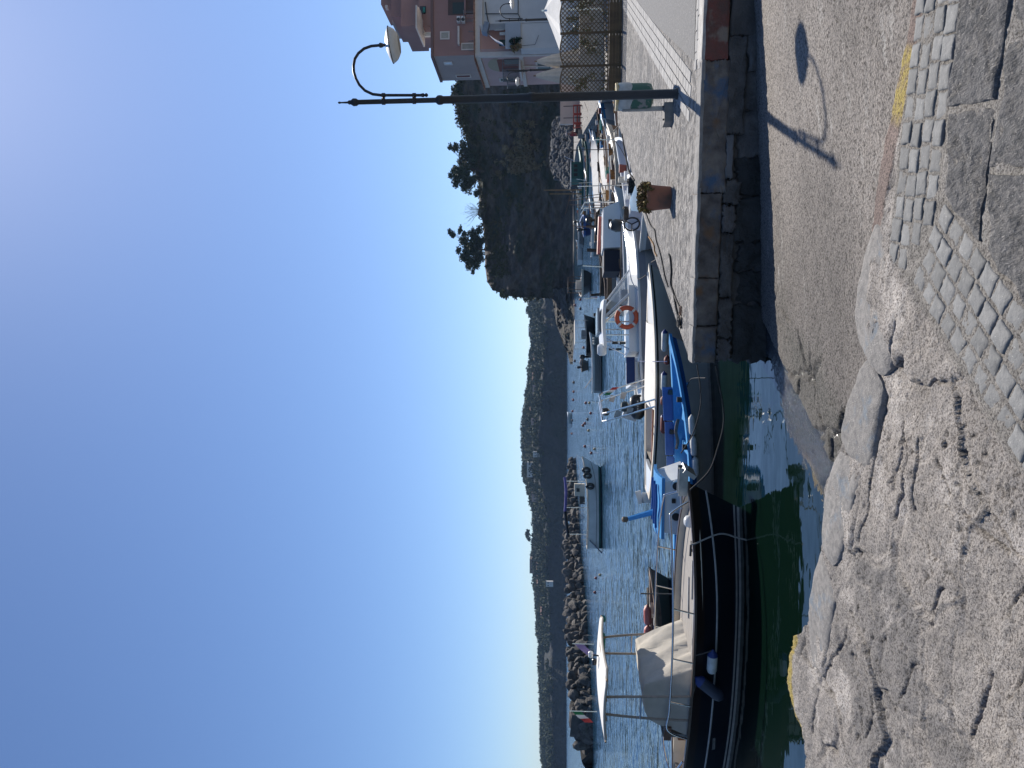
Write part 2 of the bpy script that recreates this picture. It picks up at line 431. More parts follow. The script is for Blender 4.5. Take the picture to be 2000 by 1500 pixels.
# band of setts: an elbow that follows the slipway and then turns towards the viewer
BAND = [px(1863, -190, PZ), px(1863, 0, PZ), px(1783, 430, PZ), px(2000, 790, PZ), px(2100, 900, PZ)]
BW = 0.245
def landing_z(x, y):
    return PZ + 0.02 * noise.noise(Vector((x * 0.8, y * 0.8, 3.3)))
def build_landing():
    ns, nt = 640, 360
    E = resample(EDGE, ns)
    ex = np.array([p.x for p in E]); ey = np.array([p.y for p in E])
    ex = ex + vnoise(np.arange(ns) * 0.11, np.zeros(ns), 31, 4) * 0.03; ey = ey + vnoise(np.arange(ns) * 0.11, np.zeros(ns) + 9, 32, 4) * 0.03
    nxp = np.linspace(-3.4, 3.2, ns); nyp = np.full(ns, 1.6)
    T = np.concatenate([np.linspace(0, 1, nt) ** 1.0])
    X = ex[None, :] * (1 - T[:, None]) + nxp[None, :] * T[:, None]; Y = ey[None, :] * (1 - T[:, None]) + nyp[None, :] * T[:, None]
    base = np.vectorize(lambda a, b: 0.02 * noise.noise(Vector((a * 0.8, b * 0.8, 3.3))))(X[::6, ::6], Y[::6, ::6])
    base = np.kron(base, np.ones((6, 6)))[:nt, :ns]
    # smooth the coarse copy
    for ax in (0, 1):
        k = np.ones(9) / 9; base = np.apply_along_axis(lambda q: np.convolve(np.pad(q, 4, mode='edge'), k, 'valid'), ax, base)
    big = vnoise(X * 2.0, Y * 2.0, 41, 4); med = vnoise(X * 11, Y * 11, 42, 4, 0.6); fine = vnoise(X * 45, Y * 45, 43, 3, 0.7)
    Z = PZ + base + 0.022 * big + 0.010 * med + 0.006 * fine
    # stones bedded in mortar, cracks
    pts = [(rng.uniform(-3.4, 2.2), rng.uniform(1.6, 6.2)) for _ in range(64)]
    wx = X + vnoise(X * 3, Y * 3, 44, 4) * 0.16; wy = Y + vnoise(X * 3, Y * 3, 45, 4) * 0.16
    f1, f2, ids = voro(wx, wy, pts)
    gap = f2 - f1
    broken = np.clip(vnoise(X * 1.7, Y * 1.7, 46, 3) * 2.4 + 0.25, 0, 1)
    crack = np.clip(1 - gap / (0.018 + 0.03 * np.clip(big + .3, 0, 1)), 0, 1) * broken
    mortar = np.clip(1 - np.abs(gap - 0.05) / 0.05, 0, 1) * (1 - broken)
    hh = (nprng.random(64) - 0.5)[ids]
    cxs = np.array([p[0] for p in pts])[ids]; cys = np.array([p[1] for p in pts])[ids]
    tx = (nprng.random(64) - 0.5)[ids] * 0.07; ty = (nprng.random(64) - 0.5)[ids] * 0.07
    Z = Z + (wx - cxs) * tx + (wy - cys) * ty
    ridge = 1 - np.abs(vnoise(wx * 5.5, wy * 5.5, 52, 4, 0.6)) * 2
    Z = Z + 0.007 * ridge
    Z = Z - 0.034 * crack + 0.018 * hh * np.clip(gap / 0.06, 0, 1) - 0.008 * mortar
    pit = np.clip((vnoise(X * 26, Y * 26, 47, 2) - 0.42) * 4, 0, 1) * np.clip(vnoise(X * 2.4, Y * 2.4, 48, 2) * 2 + 0.5, 0, 1)
    Z = Z - 0.012 * pit
    # the cracks, filled joints and worn seams that run across the landing
    def line_d(P):
        d_ = np.full(X.shape, 9.0); W = [px(a, b, PZ) for a, b in P]
        for a, b in zip(W, W[1:]):
            ab = np.array([b.x - a.x, b.y - a.y]); l2 = ab @ ab
            t = np.clip(((jx - a.x) * ab[0] + (jy - a.y) * ab[1]) / l2, 0, 1)
            d_ = np.minimum(d_, np.hypot(jx - a.x - t * ab[0], jy - a.y - t * ab[1]))
        return d_
    jx = X + vnoise(X * 9, Y * 9, 61, 3) * 0.022; jy = Y + vnoise(X * 9, Y * 9, 62, 3) * 0.022
    crack = crack * 0.45
    for P, w_ in (([(1722, 775), (1714, 840), (1702, 930), (1694, 1000), (1680, 1060)], .012), ([(1798, 860), (1796, 905), (1786, 960), (1782, 1000)], .013), ([(1836, 1150), (1826, 1165), (1816, 1218)], .013),
                  ([(1990, 1140), (1968, 1200)], .010), ([(1934, 1312), (1916, 1370), (1896, 1440)], .014), ([(1790, 1300), (1776, 1330), (1768, 1365)], .010), ([(1600, 1350), (1580, 1430)], .014),
                  ([(1700, 1330), (1712, 1390), (1690, 1440)], .012), ([(1752, 630), (1744, 670), (1738, 715)], .014), ([(1885, 1000), (1905, 1030), (1960, 1080)], .010), ([(1745, 930), (1762, 880), (1756, 820)], .010), ([(1860, 960), (1835, 900)], .009)):
        w_ *= .72; dd = line_d(P); k_ = np.clip(1 - dd / w_, 0, 1); crack = np.maximum(crack, k_)
        Z = Z - 0.024 * np.clip(1.2 - dd / w_, 0, 1) - 0.007 * np.clip(1 - dd / (w_ * 5), 0, 1)
    for P, w_ in (([(1972, 1190), (1958, 1250), (1936, 1310)], .026), ([(1690, 890), (1682, 960), (1676, 1010), (1662, 1110), (1640, 1170)], .016), ([(1575, 1258), (1590, 1310), (1604, 1345), (1615, 1300), (1634, 1180)], .020),
                  ([(1750, 1400), (1765, 1450), (1760, 1510)], .022), ([(1830, 960), (1850, 1010), (1890, 1060)], .012), ([(1655, 1120), (1700, 1150), (1712, 1210)], .014), ([(1780, 1120), (1800, 1180), (1850, 1240)], .012)):
        dd = line_d(P); k_ = np.clip((1.2 - dd / w_) * 2, 0, 1); mortar = np.maximum(mortar, k_)
        Z = Z * (1 - k_ * .5) + (PZ + base + 0.022 * big - .004) * k_ * .5
    for P, w_ in (([(1715, 900), (1740, 930), (1766, 972), (1800, 1020)], .05), ([(1690, 1130), (1720, 1180), (1738, 1240), (1720, 1300)], .05), ([(1640, 1250), (1690, 1330), (1710, 1420), (1720, 1500)], .055),
                  ([(1790, 1040), (1830, 1100), (1870, 1140), (1880, 1230)], .05), ([(1860, 1250), (1850, 1340), (1860, 1430), (1900, 1500)], .05), ([(1770, 1000), (1745, 1080), (1760, 1160), (1800, 1230)], .045)):
        dd = line_d(P); Z = Z - 0.013 * np.clip(1 - dd / w_, 0, 1) ** 1.5
    # tint per stone
    grey = np.array([0.212, 0.195, 0.180]); beige = np.array([0.345, 0.308, 0.272]); pale = np.array([0.52, 0.472, 0.425])
    kk = (nprng.random(64))[ids]
    mixv = np.clip(kk * 1.1 + 0.9 * big - 0.05, 0, 1)[..., None]
    C = grey * (1 - mixv) + beige * mixv
    lime = np.clip(vnoise(X * 3.1, Y * 3.1, 49, 5, 0.65) * 2.6 - 0.3 + 0.8 * vnoise(X * .8, Y * .8, 50, 2), 0, 1)[..., None] * 0.85
    C = C * (1 - lime) + pale * lime
    C = C * (1 - mortar[..., None] * 0.7) + np.array([0.37, 0.335, 0.30]) * mortar[..., None] * 0.7
    C = C * (1 - 0.55 * np.clip(pit + crack, 0, 1)[..., None])
    C = C * (0.86 + 0.30 * np.clip(vnoise(X * 13, Y * 13, 53, 4, .65) + .5, 0, 1))[..., None]
    dark_blotch = np.clip(vnoise(X * 1.6 + 3, Y * 1.6, 54, 4, .6) * 3 - 0.9, 0, 1)[..., None]  # random blotches where the tint is darker
    C = C * (1 - 0.32 * dark_blotch)
    # sandy mortar bed of the sett band, trowelled flush
    db = np.full(X.shape, 9.0)
    for a, b in ((BAND[0], BAND[2]), (BAND[2], BAND[4])):
        ab = np.array([b.x - a.x, b.y - a.y]); l2 = ab @ ab
        t = np.clip(((X - a.x) * ab[0] + (Y - a.y) * ab[1]) / l2, 0, 1)
        db = np.minimum(db, np.hypot(X - a.x - t * ab[0], Y - a.y - t * ab[1]))
    bm_ = np.clip((0.29 + 0.03 * big - db) / 0.04, 0, 1)
    Z = Z * (1 - bm_) + (PZ + base + 0.006 + 0.005 * fine + 0.004 * med) * bm_
    sand = np.array([0.25, 0.228, 0.20]) * (1 + 0.5 * fine)[..., None]
    C = C * (1 - bm_[..., None]) + sand * bm_[..., None]
    d0 = (BAND[2] - BAND[0]).normalized(); n0 = Vector((-d0.y, d0.x)); n0 = -n0 if n0.y > 0 else n0
    d1 = (BAND[4] - BAND[2]).normalized(); n1_ = Vector((-d1.y, d1.x)); n1_ = -n1_ if n1_.x < 0 else n1_
    q0 = (X - BAND[2].x) * n0.x + (Y - BAND[2].y) * n0.y; q1 = (X - BAND[2].x) * n1_.x + (Y - BAND[2].y) * n1_.y
    fb = np.clip((q0 - 0.25) / 0.03, 0, 1) * np.clip((q1 - 0.25) / 0.03, 0, 1)
    Z = Z * (1 - fb) + (PZ + base + 0.012 + 0.006 * fine + 0.004 * med) * fb
    C = C * (1 - fb[..., None]) + (np.array([0.27, 0.25, 0.225]) * (1 + 0.35 * fine + 0.3 * med)[..., None]) * fb[..., None]
    # yellow edge mark
    vx = np.array([px(a, b, PZ)[:] for a, b in ((1548, 1345),)])[0]
    yp = [px(a, b, PZ) for a, b in ((1560, 1248), (1551, 1275), (1546, 1340), (1550, 1392), (1562, 1440))]
    dy = np.full(X.shape, 9.0)
    for a, b in zip(yp, yp[1:]):
        ab = np.array([b.x - a.x, b.y - a.y]); l2 = ab @ ab
        t = np.clip(((X - a.x) * ab[0] + (Y - a.y) * ab[1]) / l2, 0, 1)
        dy = np.minimum(dy, np.hypot(X - a.x - t * ab[0], Y - a.y - t * ab[1]))
    ym = (np.clip((0.062 + 0.02 * med - dy) / 0.02, 0, 1) * np.clip(0.95 + 0.9 * fine, 0, 1))[..., None]
    C = C * (1 - ym) + np.array([0.44, 0.33, 0.07]) * ym
    # rusty red-brown and yellow strip along the slipway at the right
    rp = [px(a, b, PZ) for a, b in ((1708, 430), (1726, 340), (1744, 260), (1768, 150), (1788, 60), (1804, -20))]
    cum = np.zeros(X.shape); dr = np.full(X.shape, 9.0)
    tot = 0
    for a, b in zip(rp, rp[1:]):
        ab = np.array([b.x - a.x, b.y - a.y]); l2 = ab @ ab; ln = math.sqrt(l2)
        t = np.clip(((X - a.x) * ab[0] + (Y - a.y) * ab[1]) / l2, 0, 1)
        dd = np.hypot(X - a.x - t * ab[0], Y - a.y - t * ab[1])
        cum = np.where(dd < dr, tot + t * ln, cum); dr = np.minimum(dr, dd); tot += ln
    strip = np.clip((0.085 + 0.02 * med - dr) / 0.015, 0, 1)[..., None]
    flatten = strip[..., 0]
    Z = Z * (1 - flatten) + (PZ + base + 0.004 + 0.003 * fine) * flatten
    rust = np.array([0.235, 0.165, 0.135]) * (1 + 0.25 * med)[..., None]
    C = C * (1 - strip * 0.85) + rust * strip * 0.85
    yel = (np.clip((cum - tot * 0.44) / 0.06, 0, 1) * np.clip((tot * 0.80 - cum) / 0.06, 0, 1) * np.clip(0.8 + 1.1 * fine + 0.5 * med, 0, 1))[..., None] * strip
    C = C * (1 - yel) + np.array([0.46, 0.35, 0.09]) * yel
    # rim and skirt down into the water
    rows = [np.stack([X, Y, Z], -1)]
    Vtop = rows[0]
    Z[0] -= 0.035; Z[1] -= 0.016; Z[2] -= 0.006; Vtop[..., 2] = Z
    sk = []
    for k, (dz, inn) in enumerate(((0.10, 0.00), (0.25, 0.03), (0.55, 0.05), (1.2, 0.05))):
        r = Vtop[0].copy(); r[:, 2] -= dz
        r[:, 1] -= inn; r[:, 0] += vnoise(np.arange(ns) * 0.2, np.zeros(ns) + k * 3, 60 + k, 3) * 0.03
        sk.append(r)
    allV = np.concatenate([np.stack(sk[::-1]), Vtop], 0)
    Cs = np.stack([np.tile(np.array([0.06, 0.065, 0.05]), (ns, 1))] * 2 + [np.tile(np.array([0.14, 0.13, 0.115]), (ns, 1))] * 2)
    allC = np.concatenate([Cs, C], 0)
    m = mat('landing_concrete', (0.3, 0.28, 0.26), (0.30, 0.285, 0.275), attr='tint', scale=85.0, detail=8.0, lo=0.46, hi=0.62, rough=0.92,
            bump=1.0, bscale=120, bdist=0.012)
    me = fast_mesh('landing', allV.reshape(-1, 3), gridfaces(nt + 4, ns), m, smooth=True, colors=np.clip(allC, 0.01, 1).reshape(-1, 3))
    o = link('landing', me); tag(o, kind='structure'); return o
landing = build_landing()

# smooth worn slabs set along the edge of the landing, each a stone of its own
MSLAB = mat('worn_basalt_slab', (0.150, 0.140, 0.130), (0.245, 0.226, 0.206), scale=26.0, detail=8.0, lo=0.36, hi=0.62, rough=0.82, bump=0.9, bscale=90, bdist=0.010,
            speck=(0.36, 0.34, 0.30), sscale=75.0, slo=0.66, shi=0.72, rand=0.10, stain=(0.135, 0.165, 0.195), stscale=6.0, stlo=0.56, sthi=0.70)
SLABS = [
    [(1706, 436), (1675, 560), (1670, 645), (1692, 702), (1714, 732), (1736, 716), (1750, 640), (1756, 560), (1738, 480)],
    [(1690, 702), (1661, 765), (1646, 835), (1650, 880), (1684, 915), (1703, 898), (1714, 830), (1722, 768), (1712, 733)],
    [(1640, 885), (1621, 932), (1610, 1000), (1608, 1060), (1632, 1105), (1652, 1060), (1668, 990), (1680, 935), (1664, 896)],
    [(1604, 1078), (1590, 1150), (1582, 1210), (1592, 1315), (1609, 1322), (1630, 1205), (1634, 1165), (1617, 1105)],
]
for k, pp in enumerate(SLABS):
    loop = smooth_loop([px(a, b, PZ).to_2d() for a, b in pp], 48, 0.004, k)
    me = stone_mesh('slab', loop, 0.09, MSLAB, rings=(0, .12, .25, .4, .55, .7, .82, .9, .96, 1.0), edge=0.28, dome=0.006 if k < 4 else 0.0, rough=0.012 if k < 4 else 0.022, nscale=7.0, seed=k * 3.1,
                    zoff=lambda x, y: landing_z(x, y) - PZ)
    link('slab', me, landing, loc=(0, 0, PZ + (0.014 if k < 4 else 0.002)))

# setts
MSETT = mat('sett_basalt', (0.125, 0.125, 0.122), (0.180, 0.176, 0.168), scale=22.0, detail=7.0, rough=0.75, bump=0.7, bscale=70, bdist=0.006, rand=0.20,
            speck=(0.30, 0.29, 0.27), sscale=80, slo=0.66, shi=0.75)
def band_pieces():
    seg = [(BAND[0], BAND[2]), (BAND[2], BAND[4])]
    out = []
    a0, a1 = BAND[0], BAND[2]; b1 = BAND[4]
    d0 = (a1 - a0).normalized(); d1 = (b1 - a1).normalized()
    n0 = Vector((-d0.y, d0.x, 0)); n1 = Vector((-d1.y, d1.x, 0))
    w = 0.118; l = 0.125
    L0 = (a1 - a0).length; L1 = (b1 - a1).length
    for i in range(int(L0 / l) + 3):
        for j in range(4):
            c = a0 + d0 * (i * l + (0.5 if j % 2 else 0.0) * 0.25 * l) + n0 * ((j - 1.5) * w)
            if (c - a1).dot(d0) > 0.20 - 0.1 * (j - 1.5): continue
            out.append((c, d0, n0, l, w))
    for i in range(1, int(L1 / l) + 2):
        for j in range(4):
            c = a1 + d1 * (i * l + 0.15 + (0.5 if j % 2 else 0.0) * 0.3 * l) + n1 * ((j - 1.5) * w)
            out.append((c, d1, n1, l, w))
    return out
_k = 0
for (c, d, nn, l, w) in band_pieces():
    if c.y < 2.2 or c.x > 2.9: continue
    hl = l * 0.5 * rng.uniform(0.88, 0.97); hw = w * 0.5 * rng.uniform(0.80, 0.92)
    cor = []
    for (p, q) in ((-1, -1), (-.4, -1.0), (.4, -1), (1, -1), (1, -.3), (1, .4), (1, 1), (.4, 1), (-.4, 1), (-1, 1), (-1, .4), (-1, -.3)):
        cor.append(Vector((0, 0)) + Vector((d.x, d.y)) * p * hl * rng.uniform(0.93, 1.04) + Vector((nn.x, nn.y)) * q * hw * rng.uniform(0.92, 1.05))
    loop = smooth_loop(cor, 24, 0.0, _k)
    me = stone_mesh('sett', loop, 0.05, MSETT, rings=(0, .5, .8, .93, 1.0), edge=0.22, dome=0.004, rough=0.004, nscale=18, seed=_k * 0.7)
    o = link('sett', me, landing, loc=(c.x, c.y, landing_z(c.x, c.y) + 0.010 + rng.uniform(-0.006, 0.006)), rot=(rng.uniform(-.03, .03), rng.uniform(-.03, .03), rng.uniform(-.05, .05)))
    _k += 1

# rough flagstones inside the elbow of the band
MFLAG = mat('rough_flagstone', (0.105, 0.102, 0.100), (0.225, 0.212, 0.200), scale=20.0, detail=8.0, lo=0.36, hi=0.64, rough=0.92, bump=1.0, bscale=30, bdist=0.05, rand=0.08, stretch=(1.6, 0.9, 1),
            speck=(0.33, 0.31, 0.29), sscale=70, slo=0.62, shi=0.70)
def flag_grid():
    d0 = (BAND[2] - BAND[0]).normalized(); n0 = Vector((-d0.y, d0.x, 0))
    if n0.y > 0: n0 = -n0
    o = BAND[2] + n0 * 0.27 + d0 * 0.12
    k = 0
    rowy = 0.0
    for j, hh in enumerate((0.42, 0.52, 0.50, 0.40)):
        x = 0.30 * j * 0 - (0.2 if j % 2 else 0.0)
        while x < 3.4:
            ww = rng.uniform(0.50, 0.72)
            if j == 0 and x == 0: x = 0.02
            c0 = o - d0 * x + n0 * rowy
            cor = [c0, c0 - d0 * (ww - 0.035), c0 - d0 * (ww - 0.035) + n0 * (hh - 0.035), c0 + n0 * (hh - 0.035)]
            cen = sum((Vector(q) for q in cor), Vector()) / 4
            x += ww
            # keep clear of the band that turns towards the viewer
            dd = (BAND[4] - BAND[2]).normalized(); nn = Vector((-dd.y, dd.x, 0))
            off = max((Vector(q) - BAND[2]).dot(nn) if nn.x < 0 else -(Vector(q) - BAND[2]).dot(nn) for q in cor)
            if cen.y < 1.7: continue
            cl = [q.copy() for q in cor]
            sgn = -1 if nn.x < 0 else 1
            bad = False
            for q in cl:
                s_ = (q - BAND[2]).dot(nn) * sgn
                if s_ < 0.27: q += nn * sgn * (0.27 - s_)
            loop = []
            for a, b in zip(cl, cl[1:] + cl[:1]):
                for t in range(8):
                    p = a.lerp(b, t / 8) - cen
                    loop.append(Vector((p.x + rng.uniform(-.004, .004), p.y + rng.uniform(-.004, .004))))
            area = 0.5 * abs(sum(a.x * b.y - b.x * a.y for a, b in zip(loop, loop[1:] + loop[:1])))
            if area < 0.02: continue
            me = stone_mesh('flagstone', loop, 0.08, MFLAG, rings=(0, .15, .3, .45, .6, .72, .83, .91, .97, 1.0), edge=0.16, dome=0.0, rough=0.022, nscale=14, seed=k * 2.3)
            link('flagstone', me, landing, loc=(cen.x, cen.y, landing_z(cen.x, cen.y) + 0.027 + rng.uniform(-0.003, 0.004)), rot=(rng.uniform(-.012, .012), rng.uniform(-.012, .012), 0))
            k += 1
        rowy += hh
flag_grid()

# ---- quay
QA = Vector((0.242, 8.892, QZ)); QB = Vector((4.125, 8.099, QZ)); QR = QA + (QB - QA).normalized() * 11.0
wd = (QB - QA).normalized(); wn_ = Vector((-wd.y, wd.x, 0))      # along the wall, and inwards (away from the viewer)
if wn_.y < 0: wn_ = -wn_
QPOLY = [QA, QR, Vector((14, 5.5, QZ)), Vector((90, 5.5, QZ)), Vector((90, 150, QZ)), Vector((40, 150, QZ)), Vector((27.4, 86, QZ)), Vector((18.6, 55, QZ)),
         Vector((10.6, 27.5, QZ)), Vector((10.0, 21.6, QZ)), Vector((7.3, 20.9, QZ)), Vector((6.43, 19.36, QZ)), Vector((2.264, 12.76, QZ))]
MQUAY = mat('quay_paving', (0.345, 0.318, 0.290), (0.105, 0.098, 0.092), scale=7.0, detail=12.0, lo=0.42, hi=0.60, rough=0.92, bump=1.0, bscale=10, bdist=0.09,
            speck=(0.47, 0.44, 0.40), sscale=24.0, slo=0.60, shi=0.70, stain=(0.15, 0.143, 0.138), stscale=1.6, stlo=0.50, sthi=0.66)
qb = MB()
inn = 0.22      # the coping stones cover the front edge
qp = [(QA + wn_ * inn + wd * 0.02)] + [QR + wn_ * inn] + QPOLY[2:]
qb.face([(p.x, p.y, QZ) for p in qp])
for a, b in zip(qp, qp[1:] + qp[:1]):
    qb.face([(a.x, a.y, QZ), (b.x, b.y, QZ), (b.x, b.y, -1.5), (a.x, a.y, -1.5)])
quay = qb.build('quay', MQUAY); tag(quay, kind='structure')

MWALL1 = mat('coping_stone', (0.175, 0.150, 0.125), (0.075, 0.062, 0.055), scale=6.0, detail=9.0, rough=0.88, bump=0.8, bscale=45, bdist=0.012, rand=0.12,
             stain=(0.055, 0.095, 0.155), stscale=2.3, stlo=0.54, sthi=0.66, speck=(0.16, 0.085, 0.04), sscale=3.5, slo=0.60, shi=0.70)
MWALL2 = mat('wall_stone', (0.135, 0.120, 0.108), (0.075, 0.066, 0.060), scale=6.0, rough=0.9, bump=1.0, bscale=30, bdist=0.02, rand=0.22,
             stain=(0.20, 0.18, 0.16), stscale=3.0, stlo=0.6, sthi=0.7)
MWALL3 = mat('weedy_wall_stone', (0.045, 0.042, 0.038), (0.025, 0.024, 0.02), scale=6.0, rough=0.75, bump=1.0, bscale=24, bdist=0.03, rand=0.2)
MMORT = mat('wall_mortar', (0.125, 0.110, 0.096), (0.065, 0.058, 0.052), scale=7.0, rough=0.95, bump=1.0, bscale=40, bdist=0.02)
MRED = mat('red_painted_render', (0.20, 0.055, 0.04), (0.11, 0.06, 0.045), scale=5.0, rough=0.8, bump=0.8, bscale=30, bdist=0.015, stain=(0.22, 0.17, 0.13), stscale=4.0, stlo=0.55, sthi=0.66)
MWHITEK = mat('white_painted_coping', (0.46, 0.44, 0.41), (0.30, 0.275, 0.25), scale=9.0, rough=0.8, bump=0.5, bscale=40, bdist=0.01)
def wall_frame(s0, out, zc):
    """frame with x along the wall, y up, z out of the wall (towards the viewer)"""
    o = QA + wd * s0 - wn_ * out
    M = Matrix(((wd.x, 0, -wn_.x, o.x), (wd.y, 0, -wn_.y, o.y), (0, 1, 0, zc), (0, 0, 0, 1)))
    return M
def block(name, s0, s1, z0, z1, out, depth, m, seed, rough=0.014, jit=0.006, n=9):
    w = s1 - s0; h = z1 - z0; loop = []
    rr = random.Random(seed)
    cor = [(0, 0), (w, 0), (w, h), (0, h)]
    for (a, b) in zip(cor, cor[1:] + cor[:1]):
        for t in range(n):
            f = t / n; loop.append(Vector((a[0] + (b[0] - a[0]) * f + rr.uniform(-jit, jit), a[1] + (b[1] - a[1]) * f + rr.uniform(-jit, jit))))
    me = stone_mesh(name, loop, depth, m, rings=(0, .2, .4, .6, .75, .87, .94, 1.0), edge=0.12, dome=0.006, rough=rough, nscale=6, seed=seed * 1.3, frame=wall_frame(s0, out, z0))
    return link(name, me, wall)
corew = MB()
p0 = QA + wd * 0.06 + wn_ * 0.10; p1 = QR + wn_ * 0.10
q0 = QA + wd * 0.06 + wn_ * 0.6; q1 = QR + wn_ * 0.6
corew.face([(p0.x, p0.y, -1.2), (p1.x, p1.y, -1.2), (p1.x, p1.y, QZ - 0.05), (p0.x, p0.y, QZ - 0.05)])
corew.face([(p0.x, p0.y, QZ - 0.05), (p1.x, p1.y, QZ - 0.05), (q1.x, q1.y, QZ - 0.05), (q0.x, q0.y, QZ - 0.05)])
corew.face([(p0.x, p0.y, -1.2), (p0.x, p0.y, QZ - 0.05), (q0.x, q0.y, QZ - 0.05), (q0.x, q0.y, -1.2)])
wall = corew.build('quay_wall', MMORT); tag(wall, 'mortared stone face of the quay above the slipway, patched with blue and red paint', 'wall')
# joints measured along the wall from the outer corner
def s_at(yp, xp=1365):
    p = px(xp, yp, QZ); return (p - QA).dot(wd)
cop = [0.0, s_at(645), s_at(546), s_at(377, 1368), s_at(113, 1376)]
kk = 0
for a, b in zip(cop, cop[1:]):
    block('coping_block', a + 0.006, b - 0.006, QZ - (0.27 if kk < 3 else 0.30), QZ - 0.004, 0.0 + rng.uniform(-.004, .012), 0.30, MWALL1, kk + 1, rough=0.016, jit=.006 if kk < 3 else .014, n=9 if kk < 3 else 22); kk += 1
block('coping_block', cop[-1] + 0.004, cop[-1] + 2.4, QZ - 0.27, QZ - 0.010, 0.010, 0.30, MRED, 77, rough=0.010, n=14)
# top faces of the coping
def coping_top(a, b, m, seed, h=0.012):
    mb = [] ; rr = random.Random(seed)
    cor = [QA + wd * a - wn_ * 0.005, QA + wd * b - wn_ * 0.005, QA + wd * b + wn_ * 0.26, QA + wd * a + wn_ * 0.26]
    cen = sum(cor, Vector()) / 4; loop = []
    for p, q in zip(cor, cor[1:] + cor[:1]):
        for t in range(9):
            v = p.lerp(q, t / 9) - cen; loop.append(Vector((v.x + rr.uniform(-.006, .006), v.y + rr.uniform(-.006, .006))))
    me = stone_mesh('coping_top', loop, 0.035, m, rings=(0, .3, .6, .8, .93, 1.0), edge=0.3, rough=0.010, nscale=7, seed=seed)
    o = link('coping_top', me, wall, loc=(cen.x, cen.y, QZ + h)); return o
MCOPTOP = mat('worn_coping_top', (0.30, 0.28, 0.258), (0.18, 0.17, 0.16), scale=8.0, rough=0.88, bump=0.8, bscale=40, bdist=0.012, rand=0.06)
for k2, (a, b) in enumerate(zip(cop, cop[1:])): coping_top(a + 0.004, b - 0.004, MCOPTOP, 30 + k2)
coping_top(cop[-1] + 0.004, cop[-1] + 1.6, MWHITEK, 50, 0.016); coping_top(cop[-1] + 1.61, cop[-1] + 3.4, MWHITEK, 51, 0.016)
# second course: grey blocks and patched render
c2 = [0.02, s_at(672), s_at(585), s_at(455), s_at(400), s_at(352)]
for k2, (a, b) in enumerate(zip(c2, c2[1:])):
    block('wall_block', a + 0.012, b - 0.012, QZ - 0.45 + rng.uniform(-.03, .03), QZ - 0.285, -0.010 + rng.uniform(-.012, .012), 0.28, MMORT if k2 % 3 else MWALL2, 100 + k2, rough=0.026, jit=0.022, n=12)
block('wall_render', c2[-1] + 0.5, c2[-1] + 1.5, QZ - 0.47, QZ - 0.28, 0.004, 0.28, MMORT, 120, rough=0.016, jit=0.015, n=14)
block('wall_render', c2[-1] + 1.52, c2[-1] + 4.6, QZ - 0.62, QZ - 0.285, 0.0, 0.28, mat('damp_render', (0.105, 0.088, 0.075), (0.065, 0.057, 0.05), scale=4.0, rough=0.9, bump=0.8, bscale=25, bdist=0.02, stain=(0.06, 0.12, 0.17), stscale=2.0, stlo=0.6, sthi=0.7), 121, rough=0.014, jit=0.012, n=20)
block('wall_render', c2[-1] + 0.015, c2[-1] + 0.48, QZ - 0.37, QZ - 0.29, 0.012, 0.28, mat('smooth_cement_patch', (0.17, 0.165, 0.165), (0.13, 0.125, 0.12), scale=6, rough=0.85), 122, rough=0.006, jit=0.012, n=14)
# lowest course: dark, weedy, standing on the foot of the slipway
s = 0.0; k2 = 0
while s < 8.0:
    w = rng.uniform(0.26, 0.70)
    block('wall_block', s + 0.004, s + w - 0.004, QZ - 0.86 - 0.12, QZ - 0.45 + rng.uniform(-.05, .03), -0.05 + rng.uniform(-.045, .035), 0.3, MWALL3 if s < 2.0 else MWALL2, 200 + k2, rough=0.045, jit=0.03, n=11)
    s += w; k2 += 1

# bands of pale setts let into the quay, and the asphalt between them
def sett_band(p, q, rows, w, l, m, lift, name):
    mb = MB(); d = (q - p).normalized(); n_ = Vector((-d.y, d.x, 0)); L_ = (q - p).length
    for j in range(rows):
        x = rng.uniform(0, l)
        while x < L_:
            ll = l * rng.uniform(0.85, 1.15)
            c = p + d * (x + ll / 2) + n_ * ((j - (rows - 1) / 2) * w)
            mb.box((c.x, c.y, QZ + lift - 0.02), (ll - 0.016, w - 0.018, 0.05 + rng.uniform(-.004, .004)), rz=math.atan2(d.y, d.x))
            x += ll
    return mb.build(name, m, quay, kind='stuff', weld=False)
MPALE = mat('pale_quay_sett', (0.36, 0.345, 0.325), (0.25, 0.24, 0.23), scale=9.0, rough=0.85, bump=0.4, bscale=50, bdist=0.01)
sett_band(px(1207, -25, QZ), px(1345, 185, QZ), 4, 0.14, 0.22, MPALE, 0.004, 'sett_band')
sett_band(px(1362, 150, QZ), px(1370, -60, QZ), 3, 0.13, 0.22, MPALE, 0.004, 'sett_band')
MASPH = mat('patched_asphalt', (0.135, 0.132, 0.130), (0.19, 0.182, 0.175), scale=30.0, rough=0.92, bump=0.7, bscale=60, bdist=0.01, speck=(0.30, 0.29, 0.27), sscale=55, slo=0.6, shi=0.7)
ab = MB()
ab.face([(p.x, p.y, QZ + 0.004) for p in (px(1356, 120, QZ), px(1362, -60, QZ), px(1310, -420, QZ), px(1216, -60, QZ), px(1232, 0, QZ))])
ap = ab.build('asphalt_patch', MASPH, quay)

